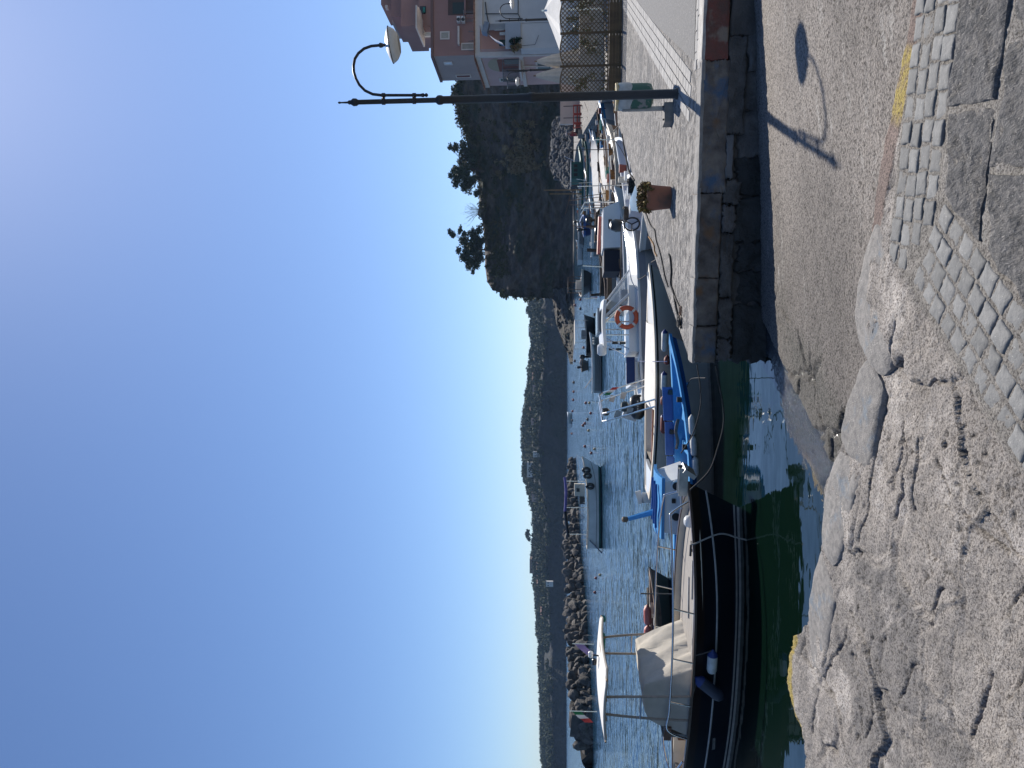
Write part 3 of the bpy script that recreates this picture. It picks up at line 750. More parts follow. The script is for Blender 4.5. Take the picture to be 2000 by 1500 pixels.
# ---- far ground, beach and cliff
def strip_rock(name, base, top, nseg, nh, mats, seed, amp=1.6, lean=None, freq=0.12, ledge=0.5):
    """rock face between a base line and a crest line (lists of Vectors)"""
    B = resample(base, nseg); T = resample(top, nseg)
    b = np.array([v[:] for v in B]); t = np.array([v[:] for v in T])
    h = np.linspace(0, 1, nh)
    V = b[None] * (1 - h)[:, None, None] + t[None] * h[:, None, None]
    S = np.tile(np.arange(nseg) * ((b[-1] - b[0])[0] ** 2 + (b[-1] - b[0])[1] ** 2) ** 0.5 / nseg, (nh, 1)); H = V[..., 2]
    n1 = vnoise(S * freq, H * freq * 1.3, seed, 5, 0.55); n2 = vnoise(S * freq * 3.3, H * freq * 6, seed + 1, 4, 0.6)
    led = np.abs(vnoise(S * freq * 0.6, H * freq * 2.6, seed + 2, 2))
    out = amp * (n1 * 1.5 + n2 * 0.7) - ledge * led
    dirv = np.array([-0.25, -1.0, 0.0]); dirv /= np.linalg.norm(dirv)
    V = V + out[..., None] * dirv * np.clip(h * 6, 0.25, 1)[:, None, None]
    return V
MCLIFF = mat('tufa_cliff', (0.062, 0.050, 0.040), (0.175, 0.138, 0.104), scale=0.28, detail=9.0, lo=0.38, hi=0.66, rough=0.95, bump=1.0, bscale=0.9, bdist=0.9,
             stain=(0.040, 0.046, 0.024), stscale=0.09, stlo=0.50, sthi=0.62, stretch=(1, 1, 2.2))
def cliff():
    Y = 172.0
    base = [pd(1124, 585, 176), pd(1124, 520, 172), pd(1124, 420, 174), pd(1124, 330, 170), pd(1124, 240, 165), pd(1124, 160, 158), pd(1124, 40, 150), pd(1124, -200, 140)]
    for p in base: p.z = 0.0
    top = [pd(1040, 582, 179), pd(990, 576, 180), pd(963, 567, 182), pd(951, 551, 184), pd(950, 520, 186), pd(949, 480, 188), pd(941, 430, 188), pd(937, 380, 186), pd(931, 340, 184), pd(917, 290, 180), pd(907, 240, 176), pd(893, 170, 170), pd(890, 100, 166), pd(885, -60, 160), pd(885, -200, 160)]
    V = strip_rock('cliff', base, top, 300, 110, None, 71, amp=2.2, ledge=1.6)
    cap = V[-1] + np.array([6, 14, 2.0]); cap2 = V[-1] + np.array([30, 90, 4.0])
    V = np.concatenate([V, cap[None], cap2[None]], 0)
    me = fast_mesh('cliff', V.reshape(-1, 3), gridfaces(112, 300), MCLIFF, smooth=True)
    tag(link('cliff', me), kind='structure')
    return V
CLV = cliff()
def headland():
    """low rocky spur running left from the foot of the cliff"""
    base = [pd(1124, 560, 160), pd(1122, 610, 160), pd(1121, 650, 166), pd(1120, 690, 172), pd(1117, 712, 190)]
    for p in base: p.z = -0.2
    top = [pd(1072, 565, 178), pd(1080, 590, 180), pd(1086, 630, 182), pd(1096, 662, 184), pd(1108, 690, 186), pd(1114, 714, 194)]
    V = strip_rock('spur', base, top, 160, 60, None, 91, amp=2.4, freq=0.35, ledge=2.0)
    cap = V[-1] + np.array([4, 30, -2.0]); V = np.concatenate([V, cap[None]], 0)
    m = mat('spur_rock', (0.035, 0.030, 0.025), (0.085, 0.070, 0.054), scale=0.6, detail=8.0, rough=0.95, bump=1.0, bscale=1.5, bdist=0.5, stain=(0.045, 0.05, 0.03), stscale=0.25)
    me = fast_mesh('rocky_spur', V.reshape(-1, 3), gridfaces(61, 160), m, smooth=False)
    tag(link('rocky_spur', me), kind='structure')
headland()
MBEACH = mat('dark_beach', (0.10, 0.092, 0.082), (0.065, 0.06, 0.055), scale=0.4, detail=8, rough=0.95, bump=1.0, bscale=1.5, bdist=0.4)
bb = MB(); bb.face([(p.x, p.y, z) for p, z in ((pd(1124, 565, 166), .05), (pd(1125, 420, 160), .05), (pd(1126, 330, 152), .05), (pd(1127, 272, 118), .1), (pd(1126, 150, 100), .8), (pd(1126, 0, 100), .8), (pd(1110, 0, 190), 1.2), (pd(1110, 560, 190), 0.6))])
tag(bb.build('beach', MBEACH), kind='structure')

# ---- far hills across the bay
RIDGE = [(1030, 560), (1034, 590), (1027, 606), (1036, 620), (1034, 640), (1040, 670), (1036, 690), (1032, 715), (1030, 745), (1025, 770), (1023, 800), (1020, 830), (1018, 850), (1020, 880), (1022, 905),
         (1019, 918), (1026, 945), (1032, 965), (1036, 990), (1040, 1010), (1042, 1040), (1037, 1090), (1040, 1120), (1043, 1150), (1045, 1190), (1046, 1220), (1052, 1260), (1050, 1310), (1052, 1350), (1055, 1400), (1056, 1450), (1058, 1520), (1060, 1620), (1064, 1760)]
def hills():
    Y0 = 560.0
    rb = [pd(1106, y, Y0 + 40 * math.sin(y * 0.006)) for _, y in RIDGE]
    for p in rb: p.z = -0.5
    rt = [pd(x + 7, y, Y0 + 190 + 40 * math.sin(y * 0.006)) for x, y in RIDGE]
    B = resample(rb, 360); T = resample(rt, 360)
    b = np.array([v[:] for v in B]); t = np.array([v[:] for v in T])
    nh = 60; h = np.linspace(0, 1, nh)
    # steep cliff low down, gentler wooded slope above
    hy = np.where(h < 0.35, h * 0.035 / 0.35, 0.035 + (h - 0.35) / 0.65 * 0.965); hz = np.where(h < 0.35, h / 0.35 * 0.52, 0.52 + (h - 0.35) / 0.65 * 0.48)
    V = np.empty((nh, 360, 3))
    V[..., :2] = b[None, :, :2] * (1 - hy)[:, None, None] + t[None, :, :2] * hy[:, None, None]
    V[..., 2] = b[None, :, 2] * (1 - hz)[:, None] + t[None, :, 2] * hz[:, None]
    S = np.tile(np.arange(360) * 2.0, (nh, 1)); H = V[..., 2]
    n1 = vnoise(S * 0.03, H * 0.05, 301, 5, 0.55)
    V[..., 1] += n1 * (6 + 18 * np.clip((h - .3) * 4, 0, 1))[:, None]; V[..., 2] += vnoise(S * 0.11, H * 0.2, 302, 3) * 1.2 * np.clip(h * 3 - .2, 0, 1)[:, None]
    cap = V[-1] + np.array([0, 400, -4]); V = np.concatenate([V, cap[None]], 0)
    m = mat('wooded_hill', (0.016, 0.020, 0.012), (0.034, 0.032, 0.024), scale=0.05, detail=9.0, lo=0.40, hi=0.62, rough=0.95, bump=1.0, bscale=0.14, bdist=5.0, stain=(0.034, 0.031, 0.028), stscale=0.02, stlo=0.5, sthi=0.62)
    me = fast_mesh('hills', V.reshape(-1, 3), gridfaces(nh + 1, 360), m, smooth=True)
    tag(link('hills', me), kind='structure')
    return V
HV = hills()

# ---- haze over the bay
hz_ = MB(); hz_.box((0, 745, 26), (3100, 1590, 60))
hm = bpy.data.materials.new('sea_haze'); hm.use_nodes = True
for n in list(hm.node_tree.nodes):
    if n.type != 'OUTPUT_MATERIAL': hm.node_tree.nodes.remove(n)
pv = hm.node_tree.nodes.new('ShaderNodeVolumePrincipled')
pv.inputs['Color'].default_value = (0.42, 0.64, 1.0, 1); pv.inputs['Density'].default_value = 0.00010
pv.inputs['Anisotropy'].default_value = 0.25
hm.node_tree.links.new(pv.outputs[0], [n for n in hm.node_tree.nodes if n.type == 'OUTPUT_MATERIAL'][0].inputs['Volume'])
haze = hz_.build('haze', hm); tag(haze, kind='stuff')
# ================================================================== BREAKWATER
MROCK = mat('breakwater_basalt', (0.145, 0.128, 0.112), (0.065, 0.058, 0.052), scale=1.4, detail=7, rough=0.92, bump=1.0, bscale=4.0, bdist=0.12, rand=0.35, coord='obj')
def rock_mesh(seed):
    bm = bmesh.new(); bmesh.ops.create_icosphere(bm, subdivisions=2, radius=1.0)
    rr = random.Random(seed)
    planes = [(Vector((rr.gauss(0, 1), rr.gauss(0, 1), rr.gauss(0, 1))).normalized(), rr.uniform(0.55, 0.85)) for _ in range(9)]
    for v in bm.verts:
        for n, d in planes:
            e = v.co.dot(n) - d
            if e > 0: v.co -= n * e
        v.co *= 1 + 0.10 * noise.noise(v.co * 2.3 + Vector((seed, 0, 0)))
        v.co.x *= 1.15; v.co.z *= 0.85
    me = bpy.data.meshes.new('rock'); bm.to_mesh(me); bm.free(); me.materials.append(MROCK); return me
ROCKS = [rock_mesh(k + 1) for k in range(9)]
BW_BASE = [(1124, 900), (1127, 950), (1130, 1000), (1133, 1060), (1140, 1130), (1146, 1200), (1150, 1270), (1154, 1330), (1157, 1400), (1158, 1440), (1156, 1470)]
BW_TOP = [(1111, 900), (1105, 930), (1101, 1000), (1100, 1060), (1102, 1130), (1105, 1200), (1107, 1270), (1110, 1330), (1115, 1400), (1123, 1440), (1143, 1470)]
def lerp_list(Lst, y):
    for (a, b), (c, d) in zip(Lst, Lst[1:]):
        if b <= y <= d: return a + (c - a) * (y - b) / (d - b)
    return Lst[0][0] if y < Lst[0][1] else Lst[-1][0]
def breakwater():
    root = thing('breakwater', 'long low breakwater of heaped dark boulders across the harbour mouth', 'breakwater', px(1146, 1200, 0))
    inv = root.location.copy()
    core = MB(); rows = [[], [], [], []]
    y = 896.0; n = 0
    ys = []
    while y < 1466:
        ys.append(y); y += 7.2 + 3.4 * (y - 900) / 560
    for y in ys:
        xb = lerp_list(BW_BASE, y); xt = lerp_list(BW_TOP, y)
        p = px(xb, y, 0); m = p.y / FPX                          # metres per pixel there
        h = (xb - xt) * m
        dia = (12 + 9 * (y - 900) / 560) * m
        nr = max(2, min(5, int(round(h / (dia * 0.60)))))
        away = Vector((-0.97, 0.22, 0))
        for r in range(nr):
            f = (r + 0.35) / nr
            c = p + away * (h * 0.45 * f + rng.uniform(-.25, .25) * dia) + Vector((rng.uniform(-.3, .3) * dia, 0, h * f - 0.12 * dia + rng.uniform(-.12, .12) * dia))
            sc = dia * 0.62 * rng.uniform(0.72, 1.25)
            o = link('rock', rng.choice(ROCKS), root, loc=c - inv, rot=(rng.uniform(0, 6.3), rng.uniform(0, 6.3), rng.uniform(0, 6.3)))
            o.scale = (sc * rng.uniform(.85, 1.2), sc * rng.uniform(.8, 1.1), sc * rng.uniform(.75, 1.0)); n += 1
        for k, (f, g) in enumerate(((0.0, -0.6), (0.25, 0.1), (0.9, 0.6), (3.0, -0.5))):
            q = p + away * (h * 0.9 * f + 1.3) - inv; rows[k].append(Vector((q.x, q.y, h * g)))
    core.grid(rows); core.build('rubble_core', mat('rubble_core', (0.05, 0.045, 0.04), (0.03, 0.028, 0.025), scale=2.0, rough=0.95), root)
    return n
breakwater()
# two square concrete blocks at the end of it
blk = MB(); c = pd(1128, 1425, 61)
blk.box((0, 0, 0), (1.5, 2.0, 0.9), rz=0.5, ry=0.12)
tag(blk.build('concrete_block', mat('dark_concrete', (0.075, 0.07, 0.065), (0.11, 0.10, 0.09), scale=2.0, rough=0.9, bump=.5, bscale=6, bdist=.05), loc=c + Vector((0, .5, .1))), 'square dark concrete block lying on the left end of the breakwater', 'concrete block')

# ================================================================== CLIFF-TOP TREES AND SCRUB
MPINE = mat('pine_needles', (0.032, 0.048, 0.020), (0.055, 0.070, 0.028), scale=0.8, rough=0.7, spec=0.25)
MSCRUB = mat('dry_scrub', (0.055, 0.060, 0.024), (0.105, 0.092, 0.045), scale=0.35, rough=0.8, spec=0.2)
MREED = mat('dry_reeds', (0.26, 0.20, 0.12), (0.16, 0.13, 0.07), scale=0.6, rough=0.85, spec=0.2)
MBARK = mat('bark', (0.06, 0.045, 0.035), (0.10, 0.08, 0.06), scale=6.0, rough=0.9)
def tree(name, label, Y, clumps, foot, group, n=3600, size=0.36, limbs=True, m=None, thin=0.16):
    base = pd(foot[0], foot[1], Y)
    t = thing(name, label, 'tree', base, 0, group)
    mpp = Y / FPX
    cl = []
    for (x, y, r) in clumps:
        p = pd(x, y, Y) - base
        R_ = r * mpp; yy = rng.uniform(-1, 1) * R_ * 1.2
        for _q in range(7):
            a_ = rng.uniform(0, 6.283); rad = R_ * rng.uniform(.0, .8)
            cl.append((p.x + rad * math.cos(a_), yy + rng.uniform(-.6, .6) * R_, p.z + rad * math.sin(a_) * .8, R_ * rng.uniform(.55, .85), R_ * .8, R_ * rng.uniform(.42, .65)))
    tb = MB(); tops = sorted(cl, key=lambda q: -q[2])
    mid = Vector((sum(q[0] for q in cl) / len(cl), 0, sum(q[2] for q in cl) / len(cl)))
    tb.tube([Vector((0, 0, -1)), mid * 0.3 + Vector((0.1, 0, 0)), mid * 0.75, mid], [thin * 1.6, thin * 1.2, thin, thin * .6], n=7)
    tb.build('trunk', MBARK, t, smooth=SM)
    if limbs:
        lb = MB()
        for q in cl[::6]:
            s0 = mid * rng.uniform(0.35, 0.85)
            lb.tube([s0, s0.lerp(Vector(q[:3]), .5) + Vector((0, 0, -.15)), Vector(q[:3])], [thin * .55, thin * .35, thin * .15], n=5)
        lb.build('limbs', MBARK, t, smooth=SM)
    link('crown', leaf_mesh('crown', cl, n, size, m or MPINE, seed=int(foot[1]), flat=0.2, shell=0.6), t)
    return t
TG = 'trees on the cliff top'
tree('pine_tree', 'tall dark pine with ragged top on the cliff, nearer the houses', 182,
     [(879, 285, 7), (889, 292, 10), (903, 288, 12), (918, 298, 13), (921, 282, 9), (888, 333, 11), (903, 343, 15), (891, 356, 12), (908, 366, 13), (924, 352, 12), (922, 322, 11), (880, 343, 7), (930, 374, 8), (899, 316, 8), (908, 302, 14), (912, 335, 16), (916, 356, 15), (896, 343, 14), (925, 312, 13)], (938, 335), TG, n=11000, size=.28)
tree('pine_tree', 'leaning dark pine at the left end of the cliff top', 186,
     [(878, 452, 6), (885, 459, 8), (899, 450, 8), (906, 461, 7), (894, 488, 8), (904, 500, 12), (915, 511, 12), (925, 490, 13), (931, 521, 8), (929, 466, 12), (935, 450, 9), (939, 500, 10), (924, 530, 6), (916, 490, 17), (904, 472, 12), (931, 502, 16), (934, 474, 15), (918, 512, 14), (922, 455, 11)], (950, 490), TG, n=10000, size=.28)
tree('pine_tree', 'small round dark tree at the crest beside the pink house', 172, [(893, 166, 8), (898, 175, 9), (906, 160, 8), (905, 185, 8), (899, 150, 7)], (912, 168), TG, n=1500)
def bare_tree():
    Y = 185; base = pd(940, 412, Y); t = thing('bare_tree', 'leafless grey shrub tree between the two pines on the cliff', 'tree', base, 0, TG)
    tb = MB()
    for k in range(26):
        a = rng.uniform(-0.9, 0.9); l = rng.uniform(2.5, 5.0)
        e = Vector((math.sin(a) * l, rng.uniform(-1, 1), math.cos(a) * l))
        mid_ = e * 0.5 + Vector((rng.uniform(-.3, .3), 0, .2))
        tb.tube([Vector((0, 0, -.4)), mid_, e], [0.05, 0.03, 0.012], n=4)
        for q in range(3):
            s0 = mid_.lerp(e, rng.random()); tb.tube([s0, s0 + Vector((rng.uniform(-.8, .8), rng.uniform(-.4, .4), rng.uniform(.3, 1.0)))], [0.018, 0.008], n=4)
    tb.build('branches', mat('grey_twigs', (0.15, 0.14, 0.12), rough=.9), t)
bare_tree()
def cliff_scrub():
    cl = []; cl2 = []
    top = CLV[-3]
    for k in range(0, 300, 1):
        p = top[k]
        if k < 50 and k % 3: continue
        for q in range(2):
            r = rng.uniform(0.5, 1.5) * (1.25 if k > 150 else 0.75)
            cl.append((p[0] + rng.uniform(-.6, .6), p[1] + rng.uniform(-1, 2.5), p[2] + rng.uniform(-1.6, 0.3 if k < 160 else 1.2), r, r, r * 0.75))
    # scrub hanging down the face and growing on its ledges
    for q in range(330):
        i = rng.randrange(90, 290); j = int(rng.uniform(25, 108) ** 1.0)
        if vnoise(np.array([i * 0.05]), np.array([j * 0.07]), 88, 3)[0] < 0.02: continue
        p = CLV[j, i]; r = rng.uniform(0.4, 1.3); cl.append((p[0], p[1] - r * 0.3, p[2], r, r * .7, r * .8))
    for q in range(190):
        i = rng.randrange(40, 90); j = rng.randrange(80, 108)
        p = CLV[j, i]; r = rng.uniform(0.3, .8); cl.append((p[0], p[1] - r * 0.3, p[2], r, r * .7, r * .8))
    o = link('cliff_scrub', leaf_mesh('cliff_scrub', cl, 42000, 0.32, MSCRUB, seed=5)); tag(o, 'grey green scrub growing on the crest and ledges of the cliff', 'scrub', kind='stuff')
    # pale patch of dry reeds half way down
    for q in range(120):
        c = pd(rng.gauss(1010, 17), rng.gauss(275, 30), 160); c.z += 0
        jx = c.x; best = None
        pr = CLV[30:90, 120:260].reshape(-1, 3)
        dd = np.abs(pr[:, 0] - c.x) + np.abs(pr[:, 2] - c.z); p = pr[np.argmin(dd)]
        r = rng.uniform(0.3, 1.3); cl2.append((p[0], p[1] - 0.6, p[2], r, r * .6, r * .9))
    o = link('reeds', leaf_mesh('reeds', cl2, 5200, 0.42, MREED, seed=6)); tag(o, 'pale dry reeds hanging down the dark cliff face', 'reeds', kind='stuff')
cliff_scrub()

# ================================================================== FAR HILLSIDE: WOOD, HOUSES
def proj(P):
    d = np.asarray(P, dtype=float) - np.array([0, 0, CZ])
    xr = d[..., 0]; yf = d[..., 1] * _c + d[..., 2] * _s; zu = -d[..., 1] * _s + d[..., 2] * _c
    return 1000 - zu / yf * FPX, 750 - xr / yf * FPX
HPX, HPY = proj(HV[:60])
def on_hill(x, y):
    d = (HPX - x) ** 2 + (HPY - y) ** 2
    j = np.unravel_index(np.argmin(d), d.shape); return Vector(HV[j])
def far_wood():
    cl = []
    for k in range(3600):
        i = rng.randrange(0, 360); j = int(18 + 41 * rng.random() ** 0.8); j = min(j, 59)
        p = HV[j, i]; r = rng.uniform(1.6, 4.2) * (0.7 + 0.5 * j / 60)
        if vnoise(np.array([i * 0.06]), np.array([j * 0.12]), 188, 3)[0] < -0.3 and j < 50: continue
        cl.append((p[0], p[1] - 1, p[2] + r * 0.35, r * 1.15, r, r * 0.8))
    for i in range(0, 360, 1):
        p = HV[59, i]; r = rng.uniform(1.6, 4.4); cl.append((p[0], p[1] - 2, p[2] + r * rng.uniform(-.1, .5), r * 1.1, r, r * .8))
    o = link('far_wood', leaf_mesh('far_wood', cl, 170000, 1.05, mat('far_foliage', (0.032, 0.045, 0.019), (0.065, 0.075, 0.032), scale=0.06, rough=.8, spec=.2), seed=9, shell=.45))
    tag(o, 'dark trees and scrub covering the far hillside across the bay', 'woodland', kind='stuff')
far_wood()
tree('umbrella_pine', 'lone umbrella pine standing above the ridge of the far hill', 740, [(1031, 1037, 4), (1029, 1043, 5), (1030, 1049, 5), (1033, 1053, 4)], (1043, 1046), None, n=900, size=0.8, thin=0.5)
MHW = mat('lime_washed_wall', (0.66, 0.62, 0.57), (0.56, 0.52, 0.47), scale=0.4, rough=.9)
MHP = mat('faded_pink_wall', (0.46, 0.32, 0.28), (0.40, 0.28, 0.24), scale=0.4, rough=.9)
MHB = mat('brown_wall', (0.24, 0.18, 0.13), (0.20, 0.15, 0.11), scale=0.4, rough=.9)
MROOF = mat('clay_roof', (0.22, 0.11, 0.075), (0.16, 0.085, 0.06), scale=2.0, rough=.9)
MDARK = mat('dark_opening', (0.02, 0.022, 0.025), rough=.4)
HG = 'houses on the far hillside'
HOUSES = [
    ((1048, 1033, 640, 648), MHW, 'flat', 'white house with two small windows at the right end of the far ridge'),
    ((1046, 1033, 648, 657), MHB, 'flat', 'brown flat-roofed block joined to the white house on the far ridge'),
    ((1051, 1039, 728, 743), MHW, 'gable', 'pale gabled house on the far hillside above the moored white rowing boat'),
    ((1051, 1041, 752, 772), MHP, 'flat', 'long low faded house beside the pale gabled one on the far hillside'),
    ((1041, 1034, 795, 804), MHW, 'gable', 'small white house high on the far ridge above the stainless arch'),
    ((1046, 1038, 817, 830), MHP, 'flat', 'squat pinkish house just below the ridge, left of the small white one'),
    ((1049, 1042, 882, 893), MHW, 'flat', 'tiny white house above the dark bluff on the far shore'),
    ((1039, 1030, 903, 932), MHW, 'flat', 'long cream building with a row of windows on the ridge above the bluff'),
    ((1052, 1039, 962, 980), MHP, 'flat', 'pink house with open terrace above the wooded bluff'),
    ((1043, 1035, 1092, 1120), MHB, 'flat', 'green-brown building with a chimney on the ridge above the fishing boat'),
    ((1054, 1047, 1100, 1116), MHW, 'gable', 'white house with clay roof below the ridge, rightmost of a pair'),
    ((1055, 1048, 1124, 1141), MHW, 'gable', 'white house with clay roof below the ridge, leftmost of a pair'),
    ((1075, 1067, 1136, 1146), MHW, 'flat', 'lone pale hut half way down the far slope behind the breakwater'),
    ((1063, 1055, 1180, 1202), MHP, 'gable', 'reddish roofed house on the far slope at the left of the bay'),
    ((1050, 1041, 690, 704), MHB, 'gable', 'brown gabled house among trees on the ridge, left of the brown block'),
]
def far_house(spec):
    (xb, xt, y0, y1), wallm, kind, label = spec
    p = on_hill((xb + xt) / 2, (y0 + y1) / 2); Y = p.y - 34
    a = pd(xb, y1, Y); b = pd(xb, y0, Y); w = (b - a).length; h = (xb - xt) * Y / FPX; dep = w * 0.8
    c = (a + b) / 2
    t = thing('hillside_house', label, 'house', (c.x, c.y, c.z - 0.0), 0, HG)
    m = MB(); hh = h if kind == 'flat' else h * 0.68
    m.box((0, dep / 2, hh / 2 - 1), (w, dep, hh + 2)); m.build('wall', wallm, t)
    r = MB()
    if kind == 'flat': r.box((0, dep / 2, hh + 0.15), (w + .3, dep + .3, 0.3))
    else:
        rh = h - hh
        for s in (-1, 1): r.face([(-w / 2 - .3, dep / 2 + s * (dep / 2 + .4), hh - .2), (w / 2 + .3, dep / 2 + s * (dep / 2 + .4), hh - .2), (w / 2 + .3, dep / 2, hh + rh), (-w / 2 - .3, dep / 2, hh + rh)])
        for s in (-1, 1): r.face([(s * w / 2, 0, hh), (s * w / 2, dep, hh), (s * w / 2, dep / 2, hh + rh * .95)])
    rf = r.build('roof', MROOF if kind == 'gable' else wallm, t)
    nw = max(2, int(w / 2.6))
    for k in range(nw):
        q = MB(); q.box((-w / 2 + (k + 0.5) * w / nw, -0.02, hh * 0.55), (w / nw * 0.36, 0.16, hh * 0.34)); q.build('window', MDARK, t)
    return t
for sp in HOUSES: far_house(sp)
# ================================================================== THINGS ON THE QUAY
MPOST = mat('lamp_post_paint', (0.018, 0.015, 0.014), (0.030, 0.024, 0.021), scale=4.0, rough=0.5, bump=.2, bscale=60, bdist=.003)
MGLOBE = mat('lamp_white_enamel', (0.72, 0.72, 0.70), (0.60, 0.60, 0.58), scale=6.0, rough=0.4)
MLENS = mat('lamp_lens_glass', (0.30, 0.29, 0.26), (0.16, 0.15, 0.13), scale=22.0, rough=0.15, coord='obj')
LB0 = px(1325, 183, QZ)
def street_lamp():
    t = thing('street_lamp', 'tall dark street lamp with curved arm on the near quay beside the litter bin', 'street lamp', LB0, 0, 'curved arm street lamps')
    Yl = LB0.y
    def zz(x): return pd(x, 190, Yl).z - QZ
    m = MB()
    m.lathe([(0.075, 0), (0.075, 0.03), (0.06, 0.05), (0.058, zz(1045)), (0.066, zz(1042)), (0.066, zz(1034)), (0.054, zz(1031)), (0.050, zz(866)), (0.060, zz(863)), (0.064, zz(859)), (0.060, zz(855)), (0.034, zz(851)),
             (0.032, zz(700)), (0.050, zz(696)), (0.052, zz(690)), (0.036, zz(687)), (0.026, zz(684)), (0.030, zz(682)), (0.014, zz(679)), (0.010, zz(666)), (0.015, zz(664)), (0.015, zz(662)), (0.004, zz(660))], n=24)
    m.build('post', MPOST, t, smooth=SM)
    arm = [(822, 186), (790, 186), (745, 186), (728, 184), (713, 177), (702, 166), (695, 153), (691, 140), (690.5, 128), (693, 115), (700, 104), (711, 95), (725, 90), (741, 88.5)]
    P = [pd(a, b, Yl) - LB0 for a, b in arm]
    m = MB(); m.tube(P, 0.019, n=10); ar = m.build('arm', MPOST, t, smooth=SM)
    e = P[0]
    m = MB(); m.lathe([(0.006, -.10), (.024, -.085), (.026, -.07), (.014, -.05), (.026, -.04), (.026, -.025), (.02, 0)], c=e, n=14); m.build('finial', MPOST, ar, smooth=SM)
    for xx in (809, 749):
        m = MB(); a = pd(xx, 199, Yl) - LB0; b = pd(xx, 186, Yl) - LB0
        m.lathe([(.034, -.028), (.044, -.02), (.044, .02), (.034, .028)], c=(0 if False else a.x * 0, 0, a.z), n=16)
        m.lathe([(.022, -.028), (.030, -.02), (.030, .02), (.022, .028)], c=b, n=14)
        m.tube([Vector((0, 0, b.z)), b], 0.02, n=8); m.build('bracket', MPOST, t, smooth=SM)
    h = P[-1]; M = Matrix.Rotation(R(-7), 4, 'Y') @ Matrix.Rotation(R(4), 4, 'X')
    m = MB(); m.lathe([(.016, .005), (.030, -.0), (.034, -.02), (.026, -.045), (.018, -.06), (.018, -.10)], c=h, n=14); m.build('socket', MPOST, ar, smooth=SM)
    hc = h + Vector((0, 0, -0.155))
    hd = MB(); hd.lathe([(.02, .07), (.09, .06), (.17, .037), (.218, .013), (.232, 0)], c=hc, n=36, M=M, caps=False)
    hd.lathe([(.232, 0), (.223, -.03), (.195, -.07), (.15, -.102), (.125, -.115)], c=hc, n=36, M=M, caps=False)
    lamp = hd.build('lamp_head', MGLOBE, t, smooth=R(60))
    m = MB(); m.lathe([(.226, .006), (.240, .004), (.240, -.006), (.226, -.008)], c=hc, n=36, M=M, caps=False); m.build('rim', MPOST, lamp, smooth=SM)
    m = MB(); m.lathe([(.126, -.114), (.115, -.122), (.06, -.130), (.005, -.132)], c=hc, n=30, M=M); m.build('lens', MLENS, lamp, smooth=R(60))
    return t
lamp0 = street_lamp()
l2 = copy_tree(lamp0); p = pd(1000, 40, 33.5); l2.location = (p.x, p.y, QZ); l2['label'] = 'street lamp with curved arm in front of the grey house behind the lattice'
l3 = copy_tree(lamp0); p = pd(1000, 138, 38.0); l3.location = (p.x, p.y, QZ); l3.rotation_euler = (0, 0, R(205)); l3['label'] = 'street lamp in front of the pink house corner, between the folded parasols'

# ---- litter bin on its bracket and concrete foot
MBING = mat('flaked_green_metal', (0.02, 0.095, 0.075), (0.03, 0.12, 0.09), scale=5.0, rough=.5, stain=(0.22, 0.23, 0.23), stscale=7.0, stlo=0.53, sthi=0.58, metal=0.0, bump=.2, bscale=60, bdist=.004)
MGALV = mat('galvanised_steel', (0.36, 0.37, 0.38), (0.24, 0.25, 0.26), scale=7.0, rough=.42, metal=0.75)
MBAG = mat('clear_bag', (0.46, 0.48, 0.48), (0.33, 0.35, 0.35), scale=12.0, rough=.3)
MBINY = mat('yellow_bin_liner', (0.62, 0.42, 0.10), (0.55, 0.50, 0.40), scale=9.0, rough=.5)
MCONC = mat('cast_concrete', (0.27, 0.25, 0.225), (0.20, 0.185, 0.17), scale=8.0, rough=.9, bump=.7, bscale=40, bdist=.01)
BINP = px(1312, 226, QZ)
def litter_bin():
    t = thing('litter_bin', 'flaked green metal litter bin with plastic bag on a concrete foot behind the lamp post', 'litter bin', BINP)
    mp = BINP.y / FPX
    def loc(x, y): return pd(x, y, BINP.y) - BINP
    m = MB(); c = loc(1312, 224); m.box((c.x, 0, 0.058), (0.27, 0.24, 0.115)); m.build('foot', MCONC, t)
    for dx in (-.09, .09):
        m = MB(); m.lathe([(.014, .11), (.014, .135), (.006, .14)], c=(c.x + dx, -.07, 0), n=8); m.build('bolt', MPOST, t)
    s = loc(1250, 213)
    m = MB(); m.box((s.x, 0.0, 0.40), (0.055, 0.04, 0.58)); m.build('stem', MGALV, t)
    b0 = loc(1275, 192); b1 = loc(1208, 192); w = 24 * mp; z0, z1 = b0.z, b1.z
    m = MB()
    prof = [(0.16 * 0 + .10, z0), (.165, z0 + .03), (.178, z0 + .08), (.18, z1 - .14)]
    m.lathe(prof, c=(b0.x + 0.03, 0.0, 0), n=28); bd = m.build('body', MBING, t, smooth=SM)
    rows = []
    for (r, z) in ((.186, z1 - .17), (.19, z1 - .10), (.186, z1 - .03), (.178, z1 + .01), (.160, z1 - .01), (.155, z1 - .2)):
        rows.append([Vector((b0.x + .03 + (r + .008 * math.sin(k * 2.1) * math.sin(k * .7)) * math.cos(k * math.pi / 20), (r + .008 * math.sin(k * 1.7)) * math.sin(k * math.pi / 20), z + .012 * math.sin(k * .9))) for k in range(40)])
    m = MB(); m.grid(rows, closed_u=True); m.build('bag', MBAG, t, smooth=R(60))
    m = MB(); m.lathe([(.150, z1 - .25), (.158, z1 - .02), (.172, z1 + .05), (.186, z1 + .046), (.190, z1 + .012)], c=(b0.x + .03, 0, 0), n=30, caps=False); m.build('liner', MBINY, bd, smooth=SM)
litter_bin()

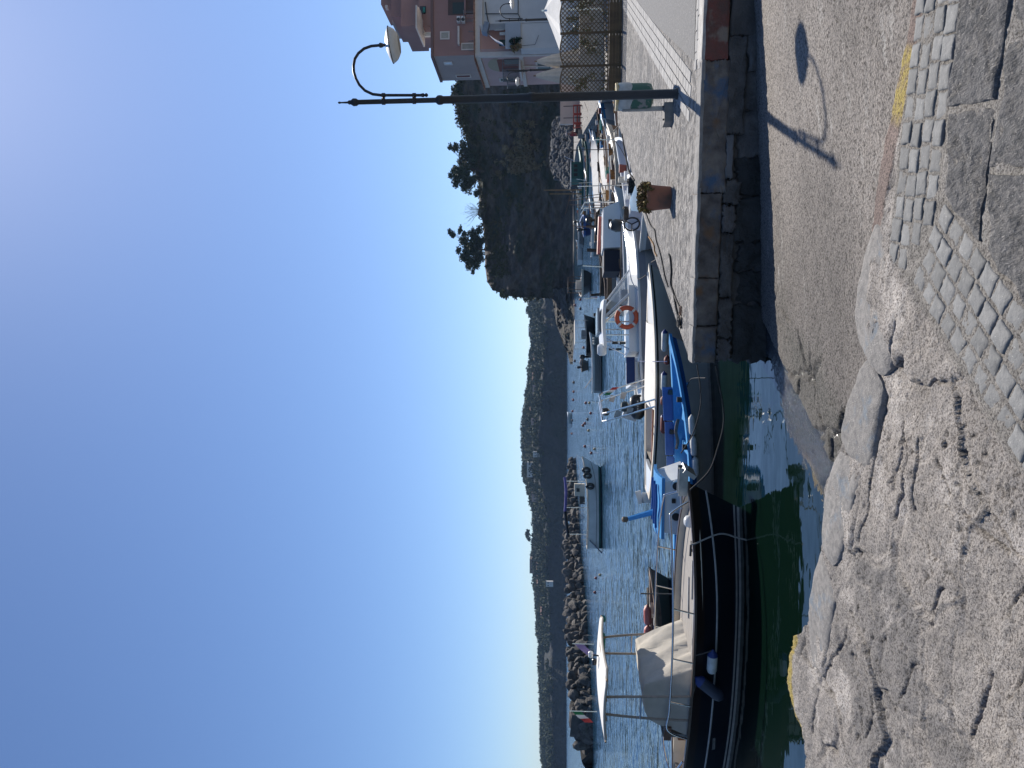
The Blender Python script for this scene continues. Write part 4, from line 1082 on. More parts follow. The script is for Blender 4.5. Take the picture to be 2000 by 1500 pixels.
# ---- terracotta pot with withered plant
POTP = px(1309, 386, QZ)
def pot():
    t = thing('plant_pot', 'terracotta pot with a withered brown plant at the quay edge', 'plant pot', POTP)
    mp = POTP.y / FPX
    zt = (1309 - 1262) * mp * 1.0
    m = MB(); m.lathe([(.150, 0), (.155, .01), (.170, zt * .5), (.186, zt - .055), (.196, zt - .055), (.199, zt), (.178, zt), (.17, zt - .06)], n=32)
    m.build('pot', mat('terracotta', (0.27, 0.11, 0.068), (0.21, 0.09, 0.058), scale=5, rough=.8, bump=.25, bscale=60, bdist=.004, stain=(0.12, 0.075, 0.055), stscale=4), t, smooth=SM)
    m = MB(); m.lathe([(.172, zt - .03), (.09, zt - .015), (.002, zt - .01)], n=20, caps=False); m.build('soil', mat('potting_soil', (0.04, 0.03, 0.022), (0.06, 0.045, 0.03), scale=30, rough=.95), t)
    cl = []
    for k in range(60):
        a = rng.uniform(0, 6.28); r = rng.uniform(0, .185)
        cl.append((r * math.cos(a), r * math.sin(a), zt + rng.uniform(.0, .085), .05, .05, .045))
    for k in range(26):
        a = rng.uniform(0, 6.28); cl.append((.195 * math.cos(a), .195 * math.sin(a), zt + rng.uniform(-.05, .05), .035, .035, .05))
    link('withered_leaves', leaf_mesh('leaves', cl, 1500, .024, mat('withered_leaf', (0.17, 0.10, 0.035), (0.11, 0.07, 0.03), scale=18, rough=.7), seed=3), t, kind='stuff')
    link('yellow_leaves', leaf_mesh('leaves', cl, 420, .022, mat('yellowed_leaf', (0.48, 0.33, 0.08), (0.32, 0.22, 0.06), scale=14, rough=.7), seed=4), t, kind='stuff')
    link('green_leaves', leaf_mesh('leaves', cl, 300, .022, mat('last_green_leaf', (0.10, 0.13, 0.03), (0.15, 0.15, 0.05), scale=14, rough=.7), seed=8), t, kind='stuff')
pot()

# ---- ropes, ring and cables lying on the quay
MROPE = mat('grey_rope', (0.14, 0.125, 0.105), (0.08, 0.07, 0.06), scale=60, rough=.95)
MROPED = mat('dark_rope', (0.03, 0.028, 0.026), (0.05, 0.045, 0.04), scale=60, rough=.9)
MROPEO = mat('orange_rope', (0.33, 0.17, 0.05), (0.22, 0.12, 0.05), scale=50, rough=.9)
def spline(P, n=10):
    P = [Vector(p) for p in P]; out = []
    for i in range(len(P) - 1):
        p0 = P[max(i - 1, 0)]; p1 = P[i]; p2 = P[i + 1]; p3 = P[min(i + 2, len(P) - 1)]
        for k in range(n):
            f = k / n; out.append(0.5 * ((2 * p1) + (p2 - p0) * f + (2 * p0 - 5 * p1 + 4 * p2 - p3) * f * f + (3 * p1 - p0 - 3 * p2 + p3) * f ** 3))
    out.append(P[-1]); return out
def rope(pts, r, m, label, cat='rope', name='rope', group=None, n=6):
    mb = MB(); pts = [Vector(p) for p in pts]; c = pts[0].copy()
    mb.tube([p - c for p in spline(pts)], r, n=n)
    return tag(mb.build(name, m, smooth=R(60), loc=c), label, cat, group)
def sag(a, b, s, n=5):
    a, b = Vector(a), Vector(b)
    return [a.lerp(b, k / n) - Vector((0, 0, s * 4 * (k / n) * (1 - k / n))) for k in range(n + 1)]
def qpt(x, y, l=.012): return px(x, y, QZ) + Vector((0, 0, l))
rope([qpt(1308, 497), qpt(1311, 505), qpt(1313, 530), qpt(1312, 555), qpt(1318, 575), qpt(1322, 600), qpt(1328, 625), qpt(1332, 640)], .016, MROPED, 'dark mooring rope lying along the quay edge above the blue bow')
rope([qpt(1316, 570), qpt(1322, 585), qpt(1330, 604), qpt(1327, 618), qpt(1333, 622), qpt(1330, 632)], .011, MROPE, 'grey rope tangled with the dark one at the quay edge')
rope([qpt(1262, 415), qpt(1272, 440), qpt(1280, 450), qpt(1283, 470), qpt(1292, 500), qpt(1300, 540), qpt(1306, 560)], .010, MROPED, 'thin black cable trailing from the plant pot towards the ropes')
rope([qpt(1268, 462), qpt(1278, 478), qpt(1280, 492), qpt(1284, 500)], .012, MROPEO, 'short orange rope at the edge of the quay')
rope([qpt(1216, 262), qpt(1222, 300), qpt(1230, 335), qpt(1240, 352)], .02, MROPED, 'old dark rope along the far quay edge behind the white dinghy')
def knot():
    c = px(1330, 628, QZ); t = MB()
    pts = []
    for k in range(60):
        a = k * .55; pts.append(Vector((math.cos(a) * (.05 + .025 * math.sin(k * .31)), math.sin(a) * (.07 + .03 * math.cos(k * .23)), .02 + .02 * (k % 7) / 7)))
    t.tube(pts, .010, n=5); tag(t.build('rope_coil', MROPED, loc=c, smooth=R(60)), 'knotted coil of weathered rope on the quay corner', 'rope')
    m = MB(); m.tube([Vector((math.cos(a) * .055, math.sin(a) * .055, 0)) for a in np.linspace(0, 2 * math.pi, 24, endpoint=False)], .010, n=6, closed=True)
    tag(m.build('mooring_ring', mat('rusty_iron', (0.15, 0.07, 0.035), (0.07, 0.045, 0.035), scale=20, rough=.8), loc=px(1331, 607, QZ) + Vector((0, 0, .014))), 'rusty iron mooring ring lying flat on the quay corner', 'mooring ring')
knot()

# ---- lattice fence along the terrace
MWOOD = mat('stained_fence_wood', (0.150, 0.092, 0.042), (0.10, 0.062, 0.03), scale=9, rough=.75, bump=.3, bscale=50, bdist=.004, stretch=(1, 1, .25), rand=.15)
FA = px(1212.5, 190, QZ); FB = px(1217, -60, QZ)
fd = (FB - FA).normalized(); FL = (FB - FA).length
fence = thing('lattice_fence', 'dark brown wooden lattice fence with arched panels and solid planter base', 'fence', FA, math.atan2(fd.y, fd.x))
def lattice():
    mpp = FA.y / FPX; PWD = 58.5 * mpp; th = 0.03
    zb, zt = .34, 1.50
    npan = int(FL / PWD) + 1
    x = 0.0
    sl = 0.026
    for k in range(npan):
        x0 = k * PWD; x1 = x0 + PWD
        m = MB(); m.box((x0, 0, .80), (.055, .055, 1.60)); m.build('post', MWOOD, fence)
        def top(xx):
            f = (xx - x0) / PWD; return zt + .10 * (1 - (2 * f - 1) ** 2)
        # arched head rail
        m = MB(); P = [Vector((x0 + .03 + (PWD - .06) * q / 12, 0, top(x0 + .03 + (PWD - .06) * q / 12))) for q in range(13)]
        rows = [[p + Vector((0, -.02, -.016)), p + Vector((0, .02, -.016)), p + Vector((0, .02, .016)), p + Vector((0, -.02, .016))] for p in P]
        m.grid(rows, closed_u=True); m.build('head_rail', MWOOD, fence)
        m = MB(); m.box(((x0 + x1) / 2, 0, zb + .012), (PWD - .06, .04, .035)); m.build('bottom_rail', MWOOD, fence)
        # diagonal slats
        pitch = .108
        for sgn in (1, -1):
            c = -2.0
            while c < 3.0:
                # line z - zb = sgn*(x - x0) + c
                pts = []
                for q in range(60):
                    xx = x0 + .03 + (PWD - .06) * q / 59; z = zb + sgn * (xx - x0) + c
                    if zb + .02 < z < top(xx) - .012: pts.append((xx, z))
                if len(pts) >= 3:
                    a, b = pts[0], pts[-1]; ln = math.hypot(b[0] - a[0], b[1] - a[1])
                    m = MB(); m.box(((a[0] + b[0]) / 2, .008 * sgn, (a[1] + b[1]) / 2), (ln, .008, .020), ry=-math.atan2(b[1] - a[1], b[0] - a[0]))
                    m.build('slat', MWOOD, fence)
                c += pitch
        for q in range(4):
            m = MB(); m.box(((x0 + x1) / 2, -.02, .045 + q * .078), (PWD - .06, .03, .071)); m.build('board', MWOOD, fence)
        m = MB(); m.box(((x0 + x1) / 2, .30, .16), (PWD - .06, .02, .30)); m.build('board', MWOOD, fence)
lattice()
# climbing plants in the planters behind the lattice
MLEAF = mat('climber_leaf', (0.05, 0.075, 0.022), (0.10, 0.11, 0.04), scale=6, rough=.6)
for k, (yy, h, lab) in enumerate(((10, 1.3, 'climbing plant behind the lattice at the right edge of the picture'), (45, 1.4, 'leafy climber with yellow flowers behind the second lattice panel'), (88, 1.25, 'thin climber showing at the top of the middle lattice panel'),
                                  (158, 1.35, 'bushy climber behind the lattice panel next to the lamp post'))):
    p = px(1207, yy, QZ); t = thing('climbing_plant', lab, 'plant', p, 0, 'climbers behind the lattice')
    m = MB(); m.tube([(0, 0, 0), (.03, 0, .5), (-.02, 0, h)], [.012, .01, .005], n=6); m.build('stem', MBARK, t)
    cl = [(rng.uniform(-.22, .22), rng.uniform(-.05, .1), h * rng.uniform(.45, 1.0), .13, .08, .12) for _ in range(12)] + [(rng.uniform(-.3, .3), 0, rng.uniform(.1, .5), .09, .06, .09) for _ in range(4)]
    link('foliage', leaf_mesh('foliage', cl, 420, .035, MLEAF, seed=40 + k), t)
# low terrace wall behind the lattice
m = MB(); a = pd(1180, -80, 28.0); b = pd(1180, 182, 28.6); a.z = b.z = QZ
mid = (a + b) / 2; m.box((0, 0, .45), ((a - b).length, .25, .9), rz=0)
tag(m.build('terrace_wall', mat('cream_render', (0.50, 0.44, 0.37), (0.40, 0.35, 0.30), scale=3, rough=.9, bump=.3, bscale=20, bdist=.01), loc=(mid.x, mid.y, QZ), rot=(0, 0, math.atan2(a.y - b.y, a.x - b.x))), 'low cream rendered wall seen through the lattice', 'wall')
# ================================================================== BOATS
class Hull:
    """hull surface P(t, h, side): t from stern 0 to bow 1, h from keel 0 to sheer 1; x forward, z = 0 at the waterline"""
    def __init__(s, L, B, bow, mid, stern, draft=.25, rake=.3, tm=.42, st=.75, pw=2.2, e=.42, srake=0.0):
        s.L, s.B, s.bow, s.mid, s.stern, s.draft, s.rake, s.tm, s.st, s.pw, s.e, s.srake = L, B, bow, mid, stern, draft, rake, tm, st, pw, e, srake
    def sheer(s, t):
        return s.mid + (s.bow - s.mid) * max(0, (t - .4) / .6) ** 2 + (s.stern - s.mid) * max(0, (.4 - t) / .4) ** 2
    def keel(s, t): return -s.draft * (1 - .75 * max(0, (t - .7) / .3) ** 2)
    def half(s, t):
        if t > s.tm: return s.B / 2 * max(0.0, 1 - ((t - s.tm) / (1 - s.tm)) ** s.pw)
        return s.B / 2 * (s.st + (1 - s.st) * (1 - ((s.tm - t) / s.tm) ** 2))
    def h_of_z(s, t, z): return min(1, max(0, (z - s.keel(t)) / (s.sheer(t) - s.keel(t))))
    def P(s, t, h, side, inset=0.0, dz=0.0):
        ee = s.e + (0.95 - s.e) * max(0, (t - .35) / .65) ** 1.5
        y = max(0.0, s.half(t) * (h ** ee) - inset)
        z = s.keel(t) + (s.sheer(t) - s.keel(t)) * h + dz
        x = (t - .5) * s.L - s.rake * (1 - h) * max(0, (t - .5) / .5) ** 2 + s.srake * (1 - h) * max(0, (.5 - t) / .5) ** 2
        if inset and t > .9: x -= inset * 1.2 * (t - .9) / .1
        return Vector((x, side * y, z))
TS = [k / 26 for k in range(27)]
TS = [t if t < .8 else t for t in TS] + []
TS = sorted(set(TS + [.985, .97]))
def hull_part(root, H, bands, mats, name='hull'):
    """bands: list of (top, material index); top is ('z', value) or ('h', value)"""
    m = MB()
    def hv(t, key):
        k, v = key
        if k == 's': return max(0.0, (H.sheer(t) + v - H.keel(t)) / (H.sheer(t) - H.keel(t)))
        return H.h_of_z(t, v) if k == 'z' else v
    lo = ('h', 0.0)
    for key, mi in bands:
        m.cur = mi
        for side in (1, -1):
            rows = []
            for q in range(5):
                f = q / 4
                rows.append([H.P(t, hv(t, lo) * (1 - f) + hv(t, key) * f, side) for t in TS])
            m.grid(rows)
        if H.st > 0.02:
            rows = []
            for q in range(5):
                f = q / 4; h = hv(0, lo) * (1 - f) + hv(0, key) * f
                a = H.P(0, h, 1); rows.append([a, Vector((a.x, 0, a.z)), Vector((a.x, -a.y, a.z))])
            m.grid(rows)
        lo = key
    return m.build(name, mats, root, smooth=R(50))
def gunwale_part(root, H, m, w=.07, th=.04, name='gunwale', over=.015, hh=1.0):
    mb = MB()
    for side in (1, -1):
        rows = []
        for t in TS:
            p = H.P(t, hh, side); q = H.P(t, hh, side, inset=w)
            p = p + Vector((0.0, side * over, 0))
            if t > .99: p.x += over
            rows.append([p + Vector((0, 0, -th * .5)), p + Vector((0, 0, th * .5)), q + Vector((0, 0, th * .5)), q + Vector((0, 0, -th * .5))])
        mb.grid(rows, closed_u=True)
        if H.st > .02: mb.face(rows[0])
    if H.st > .02:
        a = H.P(0, hh, 1); mb.box((a.x, 0, a.z), (w, 2 * a.y, th * .98))
    return mb.build(name, m, root, smooth=SM)
def rub_part(root, H, key, m, r=.018, name='rub_rail', t0=0.0, t1=1.0, push=.004):
    out = []
    for side in (1, -1):
        mb = MB(); P = []
        for t in TS:
            if t < t0 or t > t1: continue
            h = H.h_of_z(t, key[1]) if key[0] == 'z' else key[1]
            p = H.P(t, h, side); p.y += side * push; P.append(p)
        mb.tube(P, r, n=6); out.append(mb.build(name, m, root, smooth=SM))
    return out
def interior_part(root, H, m, floor, t0=.02, t1=.97, inset=.05, name='interior'):
    mb = MB(); ts = [t for t in TS if t0 <= t <= t1]
    L_ = [];
    for side in (1, -1):
        rows = [[H.P(t, 1.0, side, inset=inset, dz=-.01) for t in ts],
                [H.P(t, H.h_of_z(t, (H.sheer(t) + floor) / 2), side, inset=inset + .01) for t in ts],
                [H.P(t, H.h_of_z(t, floor), side, inset=inset + .02) for t in ts]]
        mb.grid(rows); L_.append(rows[2])
    mb.grid(L_)
    for e in (0, -1):
        a = H.P(ts[e], 1, 1, inset=inset, dz=-.01); b = H.P(ts[e], H.h_of_z(ts[e], floor), 1, inset=inset + .02)
        mb.face([a, Vector((a.x, -a.y, a.z)), Vector((b.x, -b.y, b.z)), b])
    return mb.build(name, m, root, smooth=SM)
def deck_part(root, H, m, t0, t1, drop=.02, inset=.03, camber=.02, name='deck', thick=True):
    mb = MB(); rows = []
    ts = sorted(set([t0, t1] + [t for t in TS if t0 <= t <= t1]))
    for t in ts:
        a = H.P(t, 1, 1, inset=inset, dz=-drop); rows.append([Vector((a.x, a.y * q, a.z + camber * (1 - q * q))) for q in (-1, -.66, -.33, 0, .33, .66, 1)])
    mb.grid(rows)
    for e in (0, -1):
        mb.face(rows[e] + [Vector((rows[e][-1].x, rows[e][-1].y, rows[e][-1].z - .05)), Vector((rows[e][0].x, rows[e][0].y, rows[e][0].z - .05))])
    return mb.build(name, m, root, smooth=SM)
def thwart(root, H, t, z, m, w=.2, name='thwart'):
    p = H.P(t, 1, 1, inset=.05); mb = MB(); mb.box((p.x, 0, z), (w, 2 * p.y * .94, .03)); return mb.build(name, m, root)
def fender(root_or_none, name, p, axis, L, r, m, mcap, label, rope_to=None, group=None):
    """sausage fender lying along axis"""
    a = Vector(axis).normalized(); t = thing(name, label, 'fender', p, 0, group)
    q = Vector((0, 0, 1)).rotation_difference(a).to_matrix().to_4x4()
    mb = MB(); mb.lathe([(r * .35, -L / 2), (r * .8, -L / 2 + r * .35), (r, -L / 2 + r * .9), (r, L / 2 - r * .9), (r * .8, L / 2 - r * .35), (r * .35, L / 2)], n=18, M=q); mb.build('body', m, t, smooth=R(60))
    mb = MB(); mb.lathe([(r * 1.01, L / 2 - r * .9), (r * .82, L / 2 - r * .33), (r * .37, L / 2 + .003), (r * .2, L / 2 + r * .4), (r * .05, L / 2 + r * .42)], n=18, M=q); mb.build('end_cap', mcap, t, smooth=R(60))
    if rope_to is not None:
        mb = MB(); mb.tube(sag(a * (L / 2 + r * .3), Vector(rope_to) - Vector(p), .02, 4), .006, n=5); mb.build('lanyard', MROPE, t)
    return t
def rail(root, pts, r, m, name='rail', n=8):
    mb = MB(); mb.tube(spline(pts, 6), r, n=n); return mb.build(name, m, root, smooth=R(60))
def straight(root, pts, r, m, name='rail', n=8):
    mb = MB()
    for a, b in zip(pts, pts[1:]): mb.tube([a, b], r, n=n)
    return mb.build(name, m, root, smooth=R(60))

MSTEEL = mat('stainless_tube', (0.62, 0.62, 0.62), rough=.22, metal=1.0)
MNAVY = mat('navy_gelcoat', (0.006, 0.008, 0.013), (0.009, 0.012, 0.018), scale=2.0, rough=.28, spec=.4)
MBOOT = mat('weathered_white_stripe', (0.42, 0.40, 0.38), (0.30, 0.29, 0.27), scale=12, rough=.6)
MWHITE = mat('white_gelcoat', (0.70, 0.70, 0.68), (0.62, 0.62, 0.60), scale=1.5, rough=.30, spec=.5)
MCREAM = mat('cream_paint', (0.62, 0.55, 0.45), (0.54, 0.48, 0.39), scale=4, rough=.55)
MTEAK = mat('weathered_teak', (0.33, 0.30, 0.27), (0.22, 0.20, 0.18), scale=16, rough=.85, bump=.3, bscale=60, bdist=.004, coord='obj', stretch=(.35, 3, 1))
MMAHOG = mat('varnished_mahogany', (0.11, 0.040, 0.022), (0.07, 0.028, 0.018), scale=14, rough=.35, coord='obj', stretch=(.4, 3, 1))
MBLUE = mat('bright_blue_paint', (0.040, 0.255, 0.54), (0.032, 0.20, 0.45), scale=4, rough=.42, stain=(0.08, 0.33, 0.60), stscale=8)
MBLUED = mat('deep_blue_paint', (0.018, 0.10, 0.33), (0.014, 0.08, 0.27), scale=4, rough=.45)
MGREYH = mat('grey_hull_paint', (0.26, 0.26, 0.255), (0.22, 0.22, 0.215), scale=3, rough=.5)
MFWHITE = mat('fender_white', (0.60, 0.60, 0.57), (0.45, 0.45, 0.42), scale=14, rough=.55)
MFBLUE = mat('fender_blue', (0.02, 0.04, 0.16), rough=.5)
MFRED = mat('fender_red', (0.22, 0.045, 0.03), (0.15, 0.035, 0.025), scale=10, rough=.6)
MCANVAS = mat('beige_canvas', (0.50, 0.45, 0.38), (0.42, 0.38, 0.32), scale=5, rough=.9, bump=.35, bscale=10, bdist=.02)
MWCAN = mat('white_canvas', (0.76, 0.73, 0.68), (0.66, 0.63, 0.58), scale=5, rough=.85)
MTEAL = mat('teal_canvas', (0.02, 0.22, 0.19), (0.015, 0.15, 0.13), scale=10, rough=.8)
MBLACK = mat('black_plastic', (0.012, 0.012, 0.013), (0.02, 0.02, 0.02), scale=8, rough=.35)
MBOTTOM = mat('antifouling', (0.012, 0.013, 0.014), (0.02, 0.022, 0.018), scale=5, rough=.7)
MGLASS = mat('tinted_screen', (0.55, 0.60, 0.64), rough=.06, alpha=.42)
MCUSH = mat('navy_cushion', (0.012, 0.035, 0.12), (0.01, 0.028, 0.10), scale=8, rough=.8)

# ---------------------------------------------------------------- the dark cabin launch in the foreground
def dark_launch():
    H = Hull(5.4, 1.80, .69, .665, .66, draft=.35, rake=.40, tm=.60, st=.12, pw=2.5, e=.30)
    a = R(-16); tip = pd(1346, 943, 10.15)
    d = Vector((math.cos(a), math.sin(a), 0))
    t = thing('motor_launch', 'near black cabin launch with white stripes, grey teak foredeck and canvas shelter', 'boat', Vector((tip.x, tip.y, 0)) - d * 2.7, a)
    hull_part(t, H, [(('z', .0), 1), (('z', .035), 2), (('z', .060), 0), (('z', .085), 2), (('s', -.13), 0), (('h', 1.0), 3)], [MNAVY, MBOTTOM, MBOOT, mat('dark_brown_strake', (0.020, 0.011, 0.009), (0.014, 0.008, 0.007), scale=6, rough=.35)])
    rub_part(t, H, ('h', .70), MBOOT, r=.014)
    gunwale_part(t, H, mat('dark_wood_cap', (0.055, 0.032, 0.024), (0.04, 0.024, 0.018), scale=8, rough=.4), w=.045, th=.03)
    deck_part(t, H, MTEAK, .46, .985, drop=.085, inset=.05, camber=.02, name='foredeck')
    # inner face of the bulwark, cream
    for side in (1, -1):
        m = MB(); ts = [q for q in TS if .04 <= q <= .975]
        m.grid([[H.P(q, 1, side, inset=.046, dz=.0) for q in ts], [H.P(q, 1, side, inset=.052, dz=-.10) for q in ts]])
        m.build('bulwark_lining', MCREAM, t, smooth=SM)
    interior_part(t, H, MCREAM, .12, t0=.05, t1=.46, inset=.05, name='cockpit')
    deck_part(t, H, MTEAK, 0.0, .10, drop=.03, inset=.05, name='aft_deck')
    # varnished locker door and side coaming in the cockpit
    m = MB(); m.box((-1.45, .33, .50), (.62, .03, .20)); m.build('locker_door', MMAHOG, t)
    m = MB(); m.box((-1.45, .36, .52), (1.2, .03, .28)); m.build('coaming', MCREAM, t)
    m = MB(); m.box((-1.35, .0, .28), (.8, .5, .30)); m.build('engine_box', MCREAM, t)
    for s in (1, -1):
        P = [H.P(q, 1, s, inset=.02, dz=.03 + .12 * math.sin((q - .06) / .20 * math.pi)) for q in (.06, .11, .16, .21, .26)]
        m = MB(); m.tube(spline(P, 4), .014, n=8); m.build('grab_rail', MSTEEL, t)
    # loose battens on the foredeck
    for (x, y, l, r_) in ((1.35, -.20, .55, .16), (.85, -.45, .7, .06), (.95, .0, .6, .18), (.35, -.50, .5, .10)):
        m = MB(); m.box((x, y, .615), (l, .035, .02), rz=r_); m.build('batten', MBOOT, t)
    # rails on both sides, joined to the bow fitting
    for s in (1, -1):
        tt = [.99, .965, .93, .85, .75, .65, .55, .45, .385]
        P = [H.P(q, 1, s, inset=.0 if q < .95 else -.02, dz=.285) for q in tt]
        P = [H.P(.965, 1, s, dz=.03)] + [H.P(.945, 1, s, dz=.25)] + P[2:] + [H.P(.355, 1, s, dz=.02)]
        rl = rail(t, P, .0135, MSTEEL, 'side_rail')
        for q in (.74, .61, .48):
            m = MB(); m.tube([H.P(q, 1, s, dz=.285), H.P(q - .012, 1, s, dz=.01)], .011, n=8); m.build('stanchion', MSTEEL, rl, smooth=SM)
    # bow roller, anchor and windlass
    m = MB(); m.box((2.72, .03, .72), (.40, .11, .03)); m.box((2.72, .095, .77), (.40, .014, .12)); m.box((2.72, -.035, .77), (.40, .014, .12)); br = m.build('bow_roller', MGALV, t)
    m = MB(); m.lathe([(.05, -.05), (.03, 0), (.05, .05)], c=(2.86, .03, .78), n=14, M=Matrix.Rotation(R(90), 4, 'X')); m.build('roller', MBLACK, br, smooth=SM)
    m = MB(); m.tube([(2.3, .03, .76), (2.8, .03, .80)], .02, n=8); m.box((2.86, .03, .70), (.06, .26, .18), ry=.6); m.build('anchor', MGALV, t)
    m = MB(); m.lathe([(.085, 0), (.09, .05), (.075, .10), (.04, .125), (.004, .13)], c=(2.12, .02, .60), n=20); m.build('windlass', MWHITE, t, smooth=SM)
    m = MB(); m.tube([(1.85, -.30, .58), (1.85, -.30, .68)], .02, n=10); m.tube([(1.77, -.30, .675), (1.93, -.30, .675)], .016, n=8); m.build('cleat', MBLACK, t, smooth=SM)
    # shelter: four poles carrying the white top
    top = 1.28
    def pole(x, y, lean, nm='awning_pole'):
        m = MB(); m.tube(spline([(x, y, .60), (x + lean * .2, y, 1.0), (x + lean * .6, y * .97, 1.5), (x + lean, y * .94, 1.80)], 5), .018, n=8); return m.build(nm, mat('weathered_pole', (0.34, 0.28, 0.23), (0.25, 0.21, 0.17), scale=14, rough=.6), t, smooth=SM)
    for y in (-.72, .72):
        pole(-.52, y, .03); pole(-.13, y, -.08)
    for z in (1.32,):
        for y in (-.72, .72):
            m = MB(); m.tube([(-.50, y, z), (-.16, y, z)], .013, n=8); m.build('cross_tube', MSTEEL, t, smooth=SM)
    rows = []
    for k in range(25):
        f = k / 24; x = -.93 + 1.12 * f; row = []
        for q in range(9):
            g = q / 8 * 2 - 1; row.append(Vector((x, g * .80 * (1 - .25 * max(0, abs(f - .5) * 2 - .8) / .2), 1.835 + .05 * (1 - g * g) * (1 - .3 * (2 * f - 1) ** 2) - .04 * (2 * f - 1) ** 2)))
        rows.append(row)
    m = MB(); m.grid(rows); m.grid([[p - Vector((0, 0, .035)) for p in r_] for r_ in rows], flip=True)
    for e in (0, -1): m.grid([rows[e], [p - Vector((0, 0, .035)) for p in rows[e]]])
    for e in (0, -1): m.grid([[r_[e] for r_ in rows], [r_[e] - Vector((0, 0, .035)) for r_ in rows]])
    aw = m.build('awning', MWCAN, t, smooth=R(35))
    loop = [r_[0] for r_ in rows] + rows[-1][1:-1] + [r_[-1] for r_ in rows[::-1]] + rows[0][1:-1][::-1]
    m = MB(); m.tube([p + Vector((0, 0, -.018)) for p in loop], .017, n=6, closed=True); m.build('awning_trim', MCANVAS, aw)
    for x in (-.88, -.52, -.2, .12):
        m = MB(); m.tube([(x, -.77, 1.79), (x, 0, 1.84), (x, .77, 1.79)], .014, n=6); m.build('awning_bow', mat('varnished_oak', (0.25, 0.15, 0.07), (0.18, 0.11, 0.05), scale=12, rough=.5), aw)
    for (x0, x1) in ((.06, .14), (-.42, -.16)):
        m = MB(); m.tube(spline([(x0, .70, 1.765), ((x0 + x1) / 2, .72, 1.755), (x1, .70, 1.765)], 5), .034, n=10); m.build('rolled_curtain', MTEAL, aw, smooth=R(60))
    # canvas dodger, folded and creased
    rows = []
    prof = [(.64, .60), (.60, .80), (.52, 1.05), (.40, 1.24), (.30, 1.27), (.0, 1.25), (-.28, 1.20), (-.42, 1.06), (-.46, .95)]
    prof = [(.22, .585), (.14, .80), (.02, 1.02), (-.10, 1.23), (-.16, 1.27), (-.32, 1.265), (-.50, 1.25), (-.64, 1.19), (-.74, 1.04), (-.78, .90)]
    for k in range(33):
        g = k / 32 * 2 - 1; row = []
        for i, (x, z) in enumerate(prof):
            yy = .58 * g; zz = .60 + (z - .60) * (1 - .0 * abs(g)); 
            wv = .018 * math.sin(g * 9 + i * 1.3) + .012 * math.sin(g * 23 + i * 2.1)
            row.append(Vector((x + wv, yy * (1.0 if z < 1.1 else .97), zz + wv * .5)))
        rows.append(row)
    m = MB(); m.grid(rows)
    # side panels hang from the top edge down to the side deck with creases
    for s, row in ((-1, rows[0]), (1, rows[-1])):
        sp = []
        for f in [q / 10 for q in range(11)]:
            sp.append([Vector((p.x * (1 - .0) - (.10 * f if p.x < -.55 else 0), s * (abs(p.y) + .05 * f + .022 * math.sin(p.x * 16 + f * 3) * f), p.z + (.59 - p.z) * f)) for p in row])
        m.grid(sp)
    m.build('canvas_dodger', MCANVAS, t, smooth=R(60))
    m = MB(); m.box((-.88, -.40, .78), (.05, .4, .42)); m.build('helm_bulkhead', mat('grey_panel', (0.20, 0.20, 0.19), (0.16, 0.16, 0.15), scale=4, rough=.6), t)
    m = MB(); m.box((-.84, -.60, .92), (.22, .04, .10)); m.build('window_strip', MMAHOG, t)
    m = MB(); m.tube([Vector((-1.08, .10 + .15 * math.cos(q), .98 + .15 * math.sin(q))) for q in np.linspace(0, 2 * math.pi, 20, endpoint=False)], .014, n=6, closed=True); m.build('steering_wheel', MMAHOG, t)
    m = MB(); m.box((-.97, .1, .80), (.14, .5, .45)); m.build('console', MCREAM, t)
    # spotlights on the awning
    for (dx, z) in ((.0, 1.98), (-.05, 1.93)):
        m = MB(); m.lathe([(.02, -.05), (.035, -.04), (.035, .03), (.02, .045)], c=(-.02 + dx, .0 + dx * 2, z), n=12, M=Matrix.Rotation(R(90), 4, 'Y')); m.build('spotlight', MGLOBE if dx == 0 else MBLACK, t, smooth=SM)
    m = MB(); m.tube([(-.03, -.02, 1.86), (-.03, .0, 1.96)], .012, n=6); m.build('spotlight_bracket', MBLACK, t)
    # lettering plate on the bow quarter: small pale outlined characters, too small to read
    tq = .30
    base = H.P(tq, .60, -1); e1 = (H.P(tq + .05, .60, -1) - base).normalized(); up = (H.P(tq, .66, -1) - base).normalized(); out = e1.cross(up)
    if out.y > 0: out = -out
    m = MB()
    for k in range(9):
        c = base + e1 * (k * .027) + out * .006 + up * (.002 * k)
        w_, h_ = .019, .030 if k not in (0,) else .038
        lp = [c, c + e1 * w_, c + e1 * w_ + up * h_, c + up * h_]
        for p, q in zip(lp, lp[1:] + lp[:1]): m.tube([p, q], .0026, n=4)
    m.build('name_lettering', MBOOT, t)
    return t, H
LAUNCH, LH = dark_launch()
LM = LAUNCH.matrix_basis.copy()
def lw(t, h, side, off=0.0, dz=0.0):
    p = LH.P(t, h, side); p.y += side * off; p.z += dz
    return Matrix.Translation(LAUNCH.location) @ Matrix.Rotation(LAUNCH.rotation_euler.z, 4, 'Z') @ p
ld = Vector((math.cos(LAUNCH.rotation_euler.z), math.sin(LAUNCH.rotation_euler.z), 0))
fender(None, 'fender', pd(1391, 1294, lw(.56, 1, -1).y - .075), ld, .33, .066, MFWHITE, MFBLUE, 'white fender with a blue end hanging level against the dark launch', rope_to=lw(.62, 1, -1))
fender(None, 'fender', pd(1386, 1345, lw(.50, 1, -1).y - .09), (Vector((.62, 0, .80))), .42, .080, mat('faded_navy_vinyl', (0.03, 0.04, 0.065), (0.022, 0.03, 0.05), scale=8, rough=.6), MFBLUE, 'faded navy fender slung aslant against the dark launch', rope_to=lw(.50, 1, -1))
